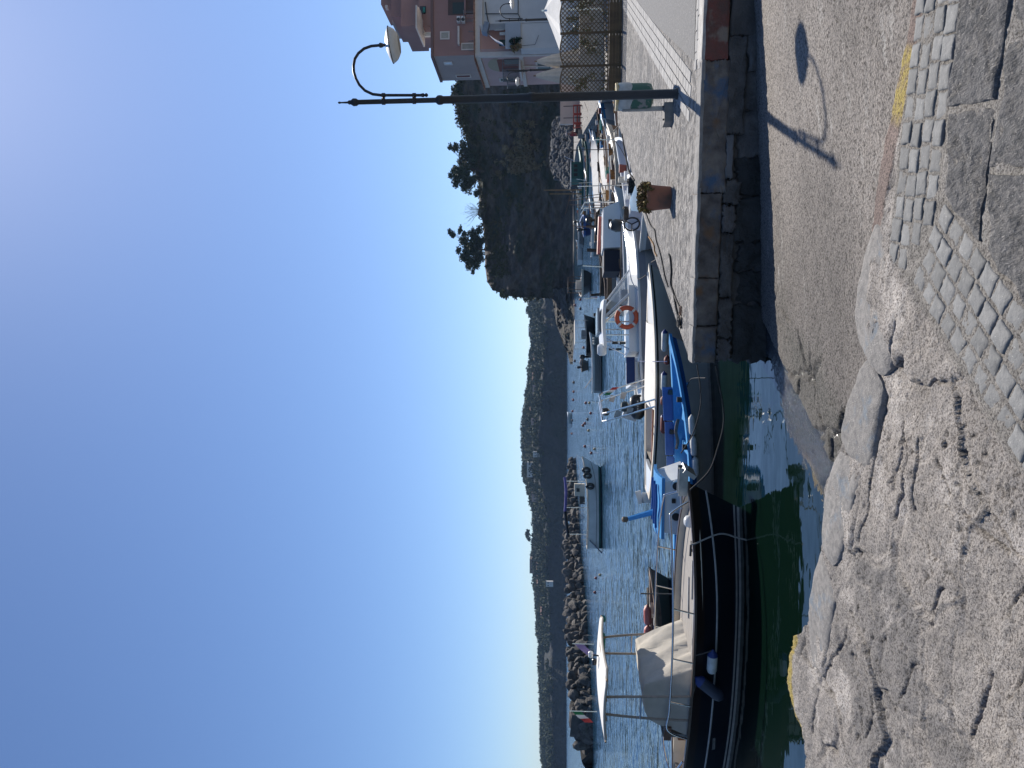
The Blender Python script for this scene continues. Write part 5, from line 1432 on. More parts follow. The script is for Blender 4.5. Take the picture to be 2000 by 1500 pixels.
# flags on the awning
def flag(name, p, h, cols, label, droop):
    t = thing(name, label, 'flag', p)
    m = MB(); m.tube([(0, 0, 0), (.0, 0, h)], .007, n=6); m.build('staff', MSTEEL, t)
    W_ = .22; n = 12
    for k, c in enumerate(cols):
        rows = []
        for i in range(n + 1):
            f = (k + i / n) / len(cols)
            x = f * W_ * .75 * droop; z = h - .02 - f * W_ * .9 
            rows.append([Vector((x, .014 * math.sin(f * 9), z)), Vector((x + .006, .014 * math.sin(f * 9 + 1), z - .13))])
        m = MB(); m.grid(rows); m.build('cloth', mat('flag_' + c[0], c[1], rough=.9), t)
    return t
ITA = [('green', (0.02, 0.16, 0.06)), ('white', (0.6, 0.58, 0.55)), ('red', (0.42, 0.05, 0.045))]
flag('flag', pd(1166, 1390, 10.9), .40, ITA, 'small drooping green, white and red flag at the left end of the white awning', -1)
flag('flag', pd(1160, 1258, 11.4), .33, [('violet', (0.20, 0.15, 0.30))], 'faded violet pennant on the white awning of the launch', -1)

# ---------------------------------------------------------------- blue wooden boat
def blue_boat():
    H = Hull(4.5, 1.65, .64, .40, .48, draft=.22, rake=.34, tm=.45, st=.25, pw=2.1, e=.36)
    a = R(-6); tip = pd(1317, 655, 12.25); d = Vector((math.cos(a), math.sin(a), 0))
    t = thing('wooden_boat', 'bright blue open wooden boat with small white cabin, moored beside the quay corner', 'boat', Vector((tip.x, tip.y, 0)) - d * 2.25, a)
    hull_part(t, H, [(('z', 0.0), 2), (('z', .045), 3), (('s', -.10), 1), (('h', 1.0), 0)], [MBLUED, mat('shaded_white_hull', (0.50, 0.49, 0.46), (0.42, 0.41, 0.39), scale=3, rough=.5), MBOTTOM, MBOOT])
    gunwale_part(t, H, MBLUE, w=.11, th=.045, over=.03)
    interior_part(t, H, MBLUE, .08, t0=.03, t1=.95, inset=.11)
    # raised wash boards on the far side, with notches
    m = MB()
    for q0, q1, hh in ((.40, .52, .15), (.525, .66, .17), (.665, .80, .19)):
        ts = [q0 + (q1 - q0) * k / 6 for k in range(7)]
        m.grid([[H.P(q, 1, 1, inset=.02, dz=.02) for q in ts], [H.P(q, 1, 1, inset=.02, dz=hh) for q in ts]])
        m.grid([[H.P(q, 1, 1, inset=.045, dz=.02) for q in ts], [H.P(q, 1, 1, inset=.045, dz=hh) for q in ts]])
        m.grid([[H.P(q, 1, 1, inset=.02, dz=hh) for q in ts], [H.P(q, 1, 1, inset=.045, dz=hh) for q in ts]])
    m.build('wash_board', MBLUED, t)
    for q in (.82, .70, .58, .15): thwart(t, H, q, H.sheer(q) - .10, MBLUE, w=.16)
    for s in (1, -1):
        for q in (.78, .62):
            p = H.P(q, 1, s, inset=.05); m = MB(); m.box((p.x, p.y, p.z + .05), (.08, .06, .09)); m.build('rowlock', MBLACK, t)
    # cuddy cabin
    x0, x1 = -.95, .05; w0 = .55; zb = .36; zt = .80
    m = MB()
    A = [Vector((x1, -w0, zb)), Vector((x1, w0, zb)), Vector((x1 - .14, w0 * .86, zt)), Vector((x1 - .14, -w0 * .86, zt))]
    B_ = [Vector((x0, -w0, zb)), Vector((x0, w0, zb)), Vector((x0 + .05, w0 * .86, zt)), Vector((x0 + .05, -w0 * .86, zt))]
    m.face(A); m.face(B_[::-1])
    for k in range(4): m.face([A[k], B_[k], B_[(k + 1) % 4], A[(k + 1) % 4]])
    cb = m.build('cabin', MWHITE, t)
    rows = []
    for k in range(11):
        f = k / 10; x = x1 - .05 + (x0 - x1) * f
        rows.append([Vector((x, w0 * .95 * g, zt + .01 + .05 * (1 - g * g))) for g in (-1, -.6, -.2, .2, .6, 1)])
    m = MB(); m.grid(rows); m.grid([[p - Vector((0, 0, .05)) for p in r_] for r_ in rows], flip=True)
    for e in (0, -1): m.grid([[r_[e] for r_ in rows], [r_[e] - Vector((0, 0, .05)) for r_ in rows]]); m.grid([rows[e], [p - Vector((0, 0, .05)) for p in rows[e]]])
    m.build('cabin_roof', MBLUE, cb, smooth=SM)
    for y in (-.34, -.1, .15):
        P = [Vector((x0 + .08 + k * .09, y + .04 * math.sin(k), zt + .075)) for k in range(9)]
        m = MB(); m.tube(P, .022, n=6); m.build('roof_rail', MBLUED, cb)
    for x in (-.12, -.62):
        M = Matrix.Rotation(R(90), 4, 'X'); y = -w0 * .94
        m = MB(); m.lathe([(.085, 0), (.085, .03), (.07, .04)], c=(x, y + .0, .585), n=20, M=M); pf = m.build('porthole', MWHITE, cb, smooth=SM)
        m = MB(); m.lathe([(.066, .03), (.064, .045), (.002, .046)], c=(x, y, .585), n=20, M=M); m.build('pane', MDARK, pf)
    m = MB(); m.box((-.37, -w0 * .95, .62), (.07, .03, .06)); m.build('vent', MBLACK, cb)
    # mast stump leaning aft, tiller pole
    m = MB(); m.tube([(-.72, .12, .82), (-.86, .12, 1.28)], [.055, .04], n=8); ms = m.build('mast_stump', MBLUE, t)
    m = MB(); m.lathe([(.02, 0), (.05, .02), (.05, .09), (.02, .11)], c=(-.87, .12, 1.28), n=10); m.build('lamp', mat('dull_brass', (0.12, 0.08, 0.05), rough=.7), ms)
    m = MB(); m.tube([(-2.0, -.3, .4), (-2.0, -.3, 1.1)], .012, n=6); m.build('pole', MROPE, t)
    m = MB(); m.tube(spline([(1.2, -.2, .22), (.7, .1, .2), (.35, -.15, .22), (.15, .2, .2)], 8), .02, n=6); m.build('rope_heap', MROPE, t)
    m = MB(); m.tube(spline([(.8, .45, .42), (.6, .42, .46), (.42, .46, .42), (.3, .40, .45)], 8), .03, n=6); m.build('net_bundle', mat('grey_net', (0.16, 0.13, 0.11), (0.10, 0.09, 0.08), scale=30, rough=.95), t)
    return t, H
BLUEB, BH = blue_boat()
for k, (x, y) in enumerate(((1352, 831), (1355, 872), (1359, 912))):
    fender(None, 'fender', pd(x, y, 11.62), (1, 0, .06), .30, .055, MFWHITE, MFWHITE, ['rightmost of three white fenders along the side of the blue boat', 'middle one of three white fenders along the side of the blue boat', 'leftmost of three white fenders on the blue boat, behind the launch bow'][k], group='white fenders of the blue boat')

# ---------------------------------------------------------------- beige boat behind the blue one
def beige_boat():
    H = Hull(4.75, 1.75, .66, .58, .60, draft=.25, rake=.45, tm=.42, st=.45, pw=2.4, e=.34)
    tip = pd(1267, 515, 15.0); a = R(-10); d = Vector((math.cos(a), math.sin(a), 0))
    t = thing('pleasure_boat', 'low cream open boat with stainless arch lying behind the blue boat', 'boat', Vector((tip.x, tip.y, 0)) - d * 2.375, a)
    hull_part(t, H, [(('z', 0.0), 1), (('h', .93), 0), (('h', 1.0), 2)], [mat('ivory_gelcoat', (0.58, 0.55, 0.49), (0.52, 0.49, 0.44), scale=2, rough=.35), MBOTTOM, MBLACK])
    gunwale_part(t, H, MCREAM, w=.10, th=.035)
    deck_part(t, H, MWHITE, .60, .985, drop=.0, inset=.09, camber=.05, name='foredeck')
    deck_part(t, H, MWHITE, .0, .12, drop=.0, inset=.09, name='aft_deck')
    interior_part(t, H, MCREAM, .16, t0=.12, t1=.60, inset=.10)
    m = MB(); m.box((-.95, -.55, .56), (1.25, .07, .10)); m.build('wooden_coaming', mat('orange_wood', (0.27, 0.10, 0.035), (0.20, 0.075, 0.03), scale=12, rough=.4, coord='obj', stretch=(.4, 3, 1)), t)
    rows = []
    for k in range(15):
        f = k / 14; x = -.45 + 1.65 * f; rows.append([Vector((x, g * (.78 - .25 * max(0, f - .5)), .60 + .09 * (1 - g * g))) for g in (-1, -.5, 0, .5, 1)])
    m = MB(); m.grid(rows); m.build('deck_cover', MWCAN, t, smooth=SM)
    # stainless arch leaning aft
    for dx in (0, .16):
        P = [(-.22 - dx * .9, -.84, .58), (-.50 - dx, -.80, 1.52), (-.54 - dx, -.70, 1.60), (-.44 - dx, .70, 1.60), (-.40 - dx, .80, 1.52), (-.10 - dx * .9, .84, .58)]
        m = MB()
        for p, q in zip(P, P[1:]): m.tube([p, q], .018, n=8)
        m.build('arch_tube', MSTEEL, t, smooth=SM)
    for s in (-.8, .8):
        for f in (.5, .75):
            c = Vector((-.25, s, .60)).lerp(Vector((-.52, s, 1.55)), f)
            m = MB(); m.box((c.x - .08, c.y, c.z), (.15, .006, .11), ry=.28); m.build('card', MBOOT, t)
    m = MB(); m.lathe([(.02, -.09), (.075, -.05), (.085, 0), (.075, .05), (.02, .09)], c=(-.58, -.35, 1.52), n=16); m.build('horn', MBLACK, t, smooth=SM)
    # rudder board on the stern
    m = MB(); m.prism([(-2.40, .01), (-2.40, -.01), (-2.62, -.01), (-2.62, .01)], .25, .72); m.box((-2.50, 0, .77), (.28, .02, .12), ry=-.3); m.build('rudder', MWHITE, t)
    return t, H
BEIGE, GH = beige_boat()
flag('flag', pd(1178, 772, 15.6), .02, ITA, 'small drooping flag hung under the stainless arch', 1)
for k, (x, y, L_, mm, cc, lab) in enumerate(((1298, 666, .40, MFWHITE, MFBLUE, 'white fender with blue ends on the cream boat, nearest the quay'), (1303, 704, .16, MFRED, MFRED, 'short dark red fender on the cream boat above the blue bow'),
                               (1297, 745, .36, MFWHITE, MFBLUE, 'white fender with blue end on the cream boat above the blue boat'), (1296, 783, .18, MFRED, MFRED, 'small brown red fender on the cream boat beside the black outboard'),
                               (1296, 828, .38, MFRED, MFBLUE, 'large brown red fender with a blue end on the cream boat'))):
    fender(None, 'fender', pd(x, y, 14.15 + (y - 666) * .0022), (1, -.17, 0), L_, .060, mm, cc, lab, group='fenders of the cream boat')

# ---------------------------------------------------------------- white cruiser with hardtop and lifebuoy
def cruiser():
    H = Hull(4.3, 1.9, .78, .70, .62, draft=.25, rake=.5, tm=.40, st=.8, pw=2.3, e=.30)
    tip = pd(1250, 424, 17.6); a = R(4); d = Vector((math.cos(a), math.sin(a), 0))
    t = thing('motor_cruiser', 'white motor boat with raked windscreen, hard top and orange lifebuoy', 'boat', Vector((tip.x, tip.y, 0)) - d * 2.15, a)
    hull_part(t, H, [(('z', .05), 1), (('h', .80), 0), (('h', 1.0), 2)], [MWHITE, MBOTTOM, mat('lavender_grey_tube', (0.46, 0.46, 0.50), (0.40, 0.40, 0.44), scale=3, rough=.5)])
    gunwale_part(t, H, MWHITE, w=.10, th=.05, over=.03)
    deck_part(t, H, MWHITE, .42, .985, drop=-.01, inset=.06, camber=.16, name='foredeck')
    deck_part(t, H, MWHITE, .0, .42, drop=.02, inset=.06, camber=.0, name='side_deck')
    m = MB(); m.box((-.35, 0, .80), (1.5, 1.35, .22)); m.build('coaming', MWHITE, t)
    # windscreen and side screens
    m = MB(); m.face([(.72, -.66, .90), (.72, .66, .90), (.10, .56, 1.36), (.10, -.56, 1.36)]); ws = m.build('windscreen', MGLASS, t)
    for s in (-1, 1):
        m = MB(); m.face([(.72, s * .66, .90), (.10, s * .56, 1.36), (-.10, s * .62, .92)]); m.build('side_screen', MGLASS, t)
        m = MB(); m.tube([(.20, s * .66, .90), (-.28, s * .60, 1.42)], .030, n=8); m.build('screen_frame', MWHITE, t, smooth=SM)
        m = MB(); m.tube([(.74, s * .67, .90), (.10, s * .57, 1.38)], .018, n=8); m.build('screen_frame', MWHITE, t, smooth=SM)
        for x in (-.42, -.72):
            m = MB(); m.tube([(x, s * .62, .90), (x, s * .60, 1.42)], .016, n=8); m.build('top_pillar', MSTEEL, t, smooth=SM)
        m = MB(); m.tube([(-1.05, s * .60, .88), (-1.0, s * .60, .98), (-.80, s * .58, 1.40)], .015, n=8); m.build('top_pillar', MSTEEL, t, smooth=SM)
        for z in (1.05, 1.22):
            m = MB(); m.box((-.90, s * .60, z), (.05, .04, .13)); m.build('rod_holder', MBLACK, t)
    rows = []
    for k in range(15):
        f = k / 14; x = .12 - 1.10 * f; rows.append([Vector((x, g * .66 * (1 - .3 * (2 * f - 1) ** 8), 1.46 + .05 * (1 - g * g) + .07 * f * (1 - f) * 4 * .6)) for g in (-1, -.8, -.4, 0, .4, .8, 1)])
    m = MB(); m.grid(rows); low = [[p - Vector((0, 0, .07)) for p in r_] for r_ in rows]; m.grid(low, flip=True)
    for e in (0, -1): m.grid([[r_[e] for r_ in rows], [r_[e] for r_ in low]]); m.grid([rows[e], low[e]])
    ht = m.build('hard_top', MWHITE, t, smooth=R(50))
    m = MB(); m.box((-.35, 0, 1.58), (.55, .9, .05)); m.build('roof_hatch', mat('smoked_hatch', (0.20, 0.22, 0.25), rough=.15), ht)
    m = MB(); m.lathe([(.10, -.10), (.14, -.05), (.14, .05), (.10, .10)], c=(-1.02, -.35, 1.50), n=18); m.build('radar_dome', MWHITE, ht, smooth=SM)
    # lifebuoy held on the side
    M = Matrix.Rotation(R(90), 4, 'X')
    lb = thing('lifebuoy', 'orange ring lifebuoy with white bands hanging on the white cruiser', 'lifebuoy', pd(1224, 620, 16.55))
    ring = MB(); ring.tube([Vector((.215 * math.cos(q), 0, .215 * math.sin(q))) for q in np.linspace(0, 2 * math.pi, 40, endpoint=False)], .052, n=14, closed=True)
    ring.build('ring', mat('orange_buoy', (0.50, 0.085, 0.03), (0.42, 0.075, 0.03), scale=9, rough=.6), lb, smooth=R(60))
    for q in (R(45), R(135), R(225), R(315)):
        m = MB(); m.tube([Vector((.215 * math.cos(q + k), 0, .215 * math.sin(q + k))) for k in (-.12, 0, .12)], .054, n=14); m.build('band', MFWHITE, lb, smooth=R(60))
    m = MB(); m.tube([(.0, .0, .26), (.02, .02, .40)], .006, n=5); m.build('lanyard', MROPE, lb)
    # seats, wheel
    m = MB(); m.box((-1.55, 0, .80), (.62, 1.2, .16)); st = m.build('aft_seat', MWHITE, t)
    m = MB(); m.box((-1.52, -.62, .88), (.60, .05, .19)); m.build('seat_cushion', MCUSH, st)
    m = MB(); m.box((.25, .1, .95), (.25, .8, .2)); m.build('dashboard', MBLACK, t)
    # bow rail
    for s in (-1, 1):
        rail(t, [H.P(.55, 1, s, inset=.05, dz=.0), H.P(.62, 1, s, inset=.04, dz=.16), H.P(.80, 1, s, inset=.03, dz=.2), H.P(.97, 1, s, inset=.0, dz=.22)], .012, MSTEEL, 'bow_rail')
    # black outboard on the stern
    m = MB(); rows = []
    for (z, w_, l_, ox) in ((.30, .08, .12, 0), (.50, .10, .15, 0), (.56, .19, .30, 0), (.66, .21, .36, -.02), (.84, .20, .35, -.02), (.93, .15, .27, 0), (.96, .06, .14, .02)):
        rows.append([Vector((-2.30 + ox + l_ * .8 * math.cos(q), w_ * .8 * math.sin(q) - .2, .10 + z * .80)) for q in np.linspace(0, 2 * math.pi, 18, endpoint=False)])
    m.grid(rows, closed_u=True); m.face(rows[0]); m.face(rows[-1]); ob = m.build('outboard_motor', MBLACK, t, smooth=R(50))
    for k in range(5):
        m = MB(); m.box((-2.31 + k * .055 - .11, -.368 + .004 * abs(k - 2), .70), (.036, .006, .03)); m.build('lettering', MBOOT, ob)
    m = MB(); m.box((-2.45, .35, .80), (.30, .22, .34), ry=.3); m.build('spare_motor', MWHITE, t)
    m = MB(); m.lathe([(.02, -.12), (.12, -.05), (.13, .02), (.10, .08), (.02, .10)], c=(-2.30, .1, .95), n=14); m.build('buoy', mat('dark_green_ball', (0.02, 0.035, 0.035), rough=.5), t, smooth=SM)
    return t
cruiser()
flag('flag', pd(1166, 583, 17.6), .30, ITA, 'thin furled flag standing on the hard top of the white cruiser', .2)

# ---------------------------------------------------------------- old red-brown dinghy behind the launch
def dinghy_old():
    H = Hull(2.9, 1.3, .42, .34, .38, draft=.15, rake=.25, tm=.45, st=.5, pw=2.1, e=.36)
    p = pd(1300, 1215, 16.6)
    t = thing('old_dinghy', 'shabby brown dinghy with clutter floating behind the dark launch', 'boat', (p.x - .35, 16.9, 0), R(4))
    hull_part(t, H, [(('z', 0.02), 1), (('h', .75), 0), (('h', 1.0), 2)], [mat('dull_green_paint', (0.04, 0.065, 0.055), (0.06, 0.07, 0.06), scale=5, rough=.7), MBOTTOM, mat('shabby_brown_paint', (0.17, 0.11, 0.085), (0.24, 0.18, 0.15), scale=7, rough=.8)])
    gunwale_part(t, H, mat('bare_wood', (0.27, 0.20, 0.15), (0.20, 0.15, 0.11), scale=9, rough=.85), w=.08)
    interior_part(t, H, MMAHOG, .06, inset=.07)
    for q in (.3, .55, .8): thwart(t, H, q, H.sheer(q) - .07, MCREAM, w=.18)
    m = MB(); m.box((.55, -.2, .42), (.25, .3, .18), rz=.5, rx=.4); m.build('crate', MCREAM, t)
    m = MB(); m.tube(spline([(.95, .2, .45), (.7, -.3, .5), (.3, -.2, .42)], 6), .03, n=6); m.build('rope_heap', MROPE, t)
    return t
dinghy_old()
MCORAL = mat('coral_vinyl', (0.52, 0.14, 0.105), (0.44, 0.12, 0.09), scale=8, rough=.5)
fender(None, 'fender', pd(1265, 1203, 16.2), (1, 0, .05), .40, .085, MCORAL, MCORAL, 'coral fender lying on the old dinghy, rightmost of two', group='coral fenders')
fender(None, 'fender', pd(1265, 1238, 16.2), (1, 0, -.05), .34, .085, MCORAL, MCORAL, 'coral fender on the old dinghy nearest the canvas dodger', group='coral fenders')

# ---------------------------------------------------------------- generic small boats
def small_boat(name, label, L_, B_, fb, loc, rz, hullm, topm, inm, stern=.7, thw=3, deckm=None, bottom=None, floor=.08, extra=None, group=None, rake=.3, band=.86):
    H = Hull(L_, B_, fb * 1.3, fb, fb * 1.05, draft=.2, rake=rake, tm=.43, st=stern, pw=2.2, e=.36)
    t = thing(name, label, 'boat', loc, rz, group)
    hull_part(t, H, [(('z', .03), 1), (('h', band), 0), (('h', 1.0), 2)], [hullm, bottom or MBOTTOM, topm])
    gunwale_part(t, H, topm, w=.07, th=.04)
    interior_part(t, H, inm, floor, inset=.07)
    for k in range(thw):
        q = .2 + .6 * (k + .5) / thw; thwart(t, H, q, H.sheer(q) - .08, topm, w=.18)
    if deckm: deck_part(t, H, deckm, .72, .98, drop=0.0, inset=.06, camber=.06, name='foredeck')
    if extra: extra(t, H)
    return t, H
def clutter(t, H, n=6):
    """loose gear lying in a small boat, each piece a part of its own"""
    for k in range(n):
        q = rng.uniform(.15, .85); y = rng.uniform(-.6, .6) * H.half(q); z = H.sheer(q); x = (q - .5) * H.L; kind = rng.randrange(6)
        m = MB()
        if kind == 0:
            l = rng.uniform(1.2, 2.2); a = rng.uniform(-.25, .25); m.tube([(x - l / 2, y, z + .02), (x + l / 2, y + l * a, z + .10)], .022, n=5); m.build('oar', MWOODB_(), t)
        elif kind == 1:
            h = rng.uniform(.5, 1.5); m.tube([(x, y, z - .3), (x + rng.uniform(-.2, .2), y, z + h)], .014, n=5); m.build('pole', rng.choice([MSTEEL, MWOODB_(), MROPE]), t)
        elif kind == 2:
            m.box((x, y, z - .02), (rng.uniform(.2, .4), rng.uniform(.2, .35), rng.uniform(.15, .3)), rz=rng.random() * 3); m.build('crate', rng.choice([MCREAM, MBLUE, MFRED, MWHITE, MTEAL_()]), t)
        elif kind == 3:
            m.lathe([(.09, 0), (.12, .22), (.10, .22)], c=(x, y, z - .1), n=10); m.build('bucket', rng.choice([MBLACK, MFRED, MWHITE]), t)
        elif kind == 4:
            P = [Vector((x + .15 * math.cos(u * .9) * (1 + .02 * u), y + .15 * math.sin(u * .9), z - .02 + .006 * u)) for u in range(22)]
            m.tube(P, .022, n=5); m.build('rope_coil', rng.choice([MROPE, MROPEO, MROPED]), t)
        else:
            a = H.P(.96, 1, rng.choice((-1, 1))); m.tube(sag(a, a + Vector((rng.uniform(.8, 1.6), rng.uniform(-.6, .4), rng.uniform(-.1, .35))), .12), .010, n=4); m.build('bow_line', MROPE, t)
def MWOODB_(): return MATS['oiled_wood']
def MTEAL_(): return MATS['teal_canvas']
MWOODB = mat('oiled_wood', (0.20, 0.12, 0.07), (0.14, 0.085, 0.05), scale=9, rough=.6)
MWOODD = mat('dark_wood', (0.05, 0.03, 0.02), (0.035, 0.022, 0.016), scale=9, rough=.6)
MGREEN = mat('sea_green_paint', (0.03, 0.13, 0.11), (0.025, 0.10, 0.085), scale=5, rough=.55)
def out_motor(t, H, x=None, m=None, s=1.0):
    x = -H.L / 2 - .12 if x is None else x
    mb = MB(); rows = []
    for (z, w_, l_) in ((-.1, .04, .07), (.25, .06, .08), (.32, .12, .18), (.5, .13, .20), (.62, .09, .14), (.65, .03, .06)):
        rows.append([Vector((x + l_ * s * math.cos(q), w_ * s * math.sin(q), H.sheer(0) - .15 + z * s)) for q in np.linspace(0, 2 * math.pi, 12, endpoint=False)])
    mb.grid(rows, closed_u=True); mb.face(rows[-1]); return mb.build('outboard_motor', m or MBLACK, t, smooth=SM)
# mid harbour: white clinker boat with its black neighbour
p = pd(1172, 706, 46.5)
def rowext(t, H):
    for k in range(3):
        rub_part(t, H, ('h', .35 + .18 * k), MGREYH, r=.012, name='strake')
    m = MB(); m.tube([(-.9, .3, .5), (-1.5, .9, 1.0)], .02, n=5); m.build('oar', MWOODB, t)
    for x in (1.0, 1.2, 1.4):
        m = MB(); m.lathe([(.02, -.1), (.08, -.05), (.08, .05), (.02, .1)], c=(x, -H.half(.5 + x / H.L) - .06, .45), n=8); m.build('float', MCREAM, t)
    m = MB(); m.box((-1.80, 0, .35), (.12, .5, .4)); m.build('motor_bracket', MBLACK, t)
small_boat('rowing_boat', 'grey and white clinker rowing boat moored alone in the middle of the harbour', 3.9, 1.4, .55, (p.x, 46.8, 0), R(14), MGREYH, MWHITE, MGREYH, stern=.5, thw=3, extra=rowext, rake=.5)
p = pd(1160, 652, 56)
def darkext(t, H):
    m = MB(); m.box((0, 0, .75), (.5, .6, .5)); m.build('console', MGREYH, t)
    rows = [[Vector((x, y, 1.45 + .1 * (1 - y * y))) for y in (-.7, -.3, .3, .7)] for x in (-1.0, -.3, .4, 1.0)]
    m = MB(); m.grid(rows); m.build('sun_awning', MCANVAS, t, smooth=SM)
    for x in (-.9, .9):
        for y in (-.65, .65):
            m = MB(); m.tube([(x, y, .5), (x, y, 1.46)], .02, n=5); m.build('awning_pole', MSTEEL, t)
    out_motor(t, H)
small_boat('open_motor_boat', 'black hulled open boat with a small awning beyond the white hard top', 3.4, 1.6, .6, (p.x, 57, 0), R(20), MBLACK, MBLACK, MGREYH, thw=1, extra=darkext)
p = pd(1147, 712, 73)
small_boat('open_motor_boat', 'tiny dark boat seen end on beyond the clinker rowing boat', 3.0, 1.3, .55, (p.x, 74, 0), R(80), MBLACK, MWOODB, MGREYH, thw=1, extra=out_motor)
p = pd(1153, 551, 64)
def workext(t, H):
    m = MB(); m.box((.3, 0, .95), (.8, .9, .6)); m.build('wheelhouse', MCREAM, t)
    for x, y in ((-.8, .6), (-.8, -.6), (.9, .5), (.9, -.5)):
        m = MB(); m.tube([(x, y, .6), (x * .9, y * .9, 2.0)], .03, n=5); m.build('pole', MWOODB, t)
    m = MB(); m.tube([(-.75, .55, 1.95), (-.75, -.55, 1.95), (.85, -.45, 1.95), (.85, .45, 1.95)], .025, n=5, closed=True); m.build('roof_frame', MWOODB, t)
    m = MB(); m.tube([(-1.3, -.2, .6), (-1.3, -.2, 1.8)], .02, n=5); m.build('flag_pole', MWOODB, t)
    for k in range(5):
        m = MB(); m.box((rng.uniform(-1, 1), rng.uniform(-.5, .5), .68), (.35, .3, .25), rz=rng.random()); m.build('fish_box', rng.choice([MGREEN, MWHITE, MCREAM]), t)
small_boat('work_boat', 'dark work boat piled with gear, stern on, at the foot of the cliff', 4.6, 1.95, .75, (p.x, 66, 0), R(97), MBLACK, MCREAM, MWOODD, stern=.85, thw=2, extra=workext)
# fishing boat by the breakwater
def fishing_boat():
    H = Hull(5.7, 1.9, 1.15, .80, .88, draft=.5, rake=.75, tm=.42, st=.75, pw=2.3, e=.34)
    a = pd(1178, 906, 46.5); b = pd(1178, 1062, 46.5); c = (a + b) / 2
    t = thing('fishing_boat', 'grey fishing boat with black tyres on its side moored off the breakwater', 'boat', (c.x, 47.3, 0), R(5))
    hull_part(t, H, [(('z', .05), 1), (('z', .16), 2), (('h', 1.0), 0)], [mat('grey_white_paint', (0.80, 0.79, 0.76), (0.68, 0.67, 0.64), scale=2, rough=.6), MBOTTOM, MGREEN])
    gunwale_part(t, H, MCREAM, w=.1, th=.06); rub_part(t, H, ('h', .62), MGREYH, r=.02)
    deck_part(t, H, MWHITE, .55, .985, drop=.05, inset=.1, name='foredeck'); interior_part(t, H, MWOODD, .5, t0=.03, t1=.55, inset=.1)
    m = MB(); m.box((.75, 0, 1.35), (.75, 1.0, .65)); w = m.build('wheelhouse', MCREAM, t)
    m = MB(); m.box((.75, -.51, 1.45), (.22, .02, .2)); m.build('window', MDARK, w)
    m = MB(); m.box((.10, -.2, 1.2), (.45, .8, .35)); m.build('engine_hatch', MBLACK, t)
    # long violet awning boom
    m = MB(); m.tube(spline([(1.55, -.4, 2.28), (.6, -.4, 2.20), (-.6, -.4, 2.26)], 5), [.09] * 11, n=8); m.build('rolled_sail', mat('violet_canvas', (0.14, 0.13, 0.33), (0.10, 0.09, 0.25), scale=3, rough=.9), t)
    m = MB(); m.tube(spline([(-.6, -.4, 2.26), (-1.4, -.4, 2.16), (-2.2, -.4, 2.05)], 5), [.10] * 11, n=8); m.build('rolled_net', MBLACK, t)
    for x in (1.3, -.35, -2.0):
        m = MB(); m.tube([(x, -.4, .9), (x, -.4, 2.2)], .025, n=6); m.build('boom_post', MSTEEL, t)
    for (x0, x1) in ((-.2, -.9), (-1.8, -.9), (-1.9, -2.7), (.2, 1.4)):
        m = MB(); m.tube([(x0, -.4, 2.15), (x1, -.9, 1.05)], .008, n=4); m.build('stay', MROPED, t)
    P = [H.P(q, 1, -1, dz=.35) for q in (.02, .1, .2, .3, .4, .5)]
    m = MB(); m.tube(P, .015, n=5); m.build('aft_rail', MSTEEL, t)
    for q in (.02, .1, .2, .3, .4, .5):
        m = MB(); m.tube([H.P(q, 1, -1, dz=.35), H.P(q, 1, -1)], .012, n=5); m.build('stanchion', MSTEEL, t)
    m = MB(); m.tube([(H.L / 2 + .1, 0, 1.55), (2.2, -.6, 1.42), (1.4, -.85, 1.35)], .018, n=5); m.tube([(H.L / 2 + .1, 0, 1.55), (H.L / 2 - .1, 0, 1.2)], .018, n=5); m.build('pulpit', MSTEEL, t)
    m = MB(); m.tube([(-3.2, -.6, -.1), (-2.3, -.9, .75)], .04, n=6); m.build('boarding_ladder', MGALV, t)
    for k, (q, zc) in enumerate(((.865, .93), (.80, .86), (.68, .70))):
        p = H.P(q, .78, -1); tt = thing('tyre_fender', ['black tyre on the fishing boat nearest its bow', 'black tyre on the fishing boat, middle of three', 'black tyre on the fishing boat furthest from its bow'][k], 'tyre', t.matrix_basis @ (p + Vector((0, -.08, 0))) if False else (Matrix.Translation(t.location) @ Matrix.Rotation(R(5), 4, 'Z') @ (p + Vector((0, -.10, zc - p.z)))), R(5), 'tyres on the fishing boat')
        m = MB(); m.tube([Vector((.13 * math.cos(u), .0, .20 * math.sin(u))) for u in np.linspace(0, 2 * math.pi, 24, endpoint=False)], .085, n=8, closed=True); m.build('tyre', MBLACK, tt, smooth=R(60))
    return t
fishing_boat()

# ---------------------------------------------------------------- the crowd of boats along the quay
BG = 'boats crowded along the quay'
# large white dinghy, bow against the quay, dark grey outside
p0 = pd(1212, 268, 20.6); p1 = pd(1246, 432, 18.2)
v = Vector((p0.x - p1.x, p0.y - p1.y)); c = (p0 + p1) / 2
def wdext(t, H):
    out_motor(t, H); rub_part(t, H, ('h', .94), MBOOT, r=.02)
    m = MB(); m.box((.2, .2, H.sheer(.5) + .1), (.12, .12, .2)); m.build('post', MCREAM, t)
_wd = small_boat('white_dinghy', 'large white dinghy with dark grey side close to the quay behind the pot', v.length, 1.5, .72, (c.x, c.y + .1, 0), math.atan2(v.y, v.x), MGREYH, MWHITE, mat('pale_lining', (0.52, 0.52, 0.53), rough=.6), stern=.8, thw=2, extra=wdext, group=BG, floor=.35)
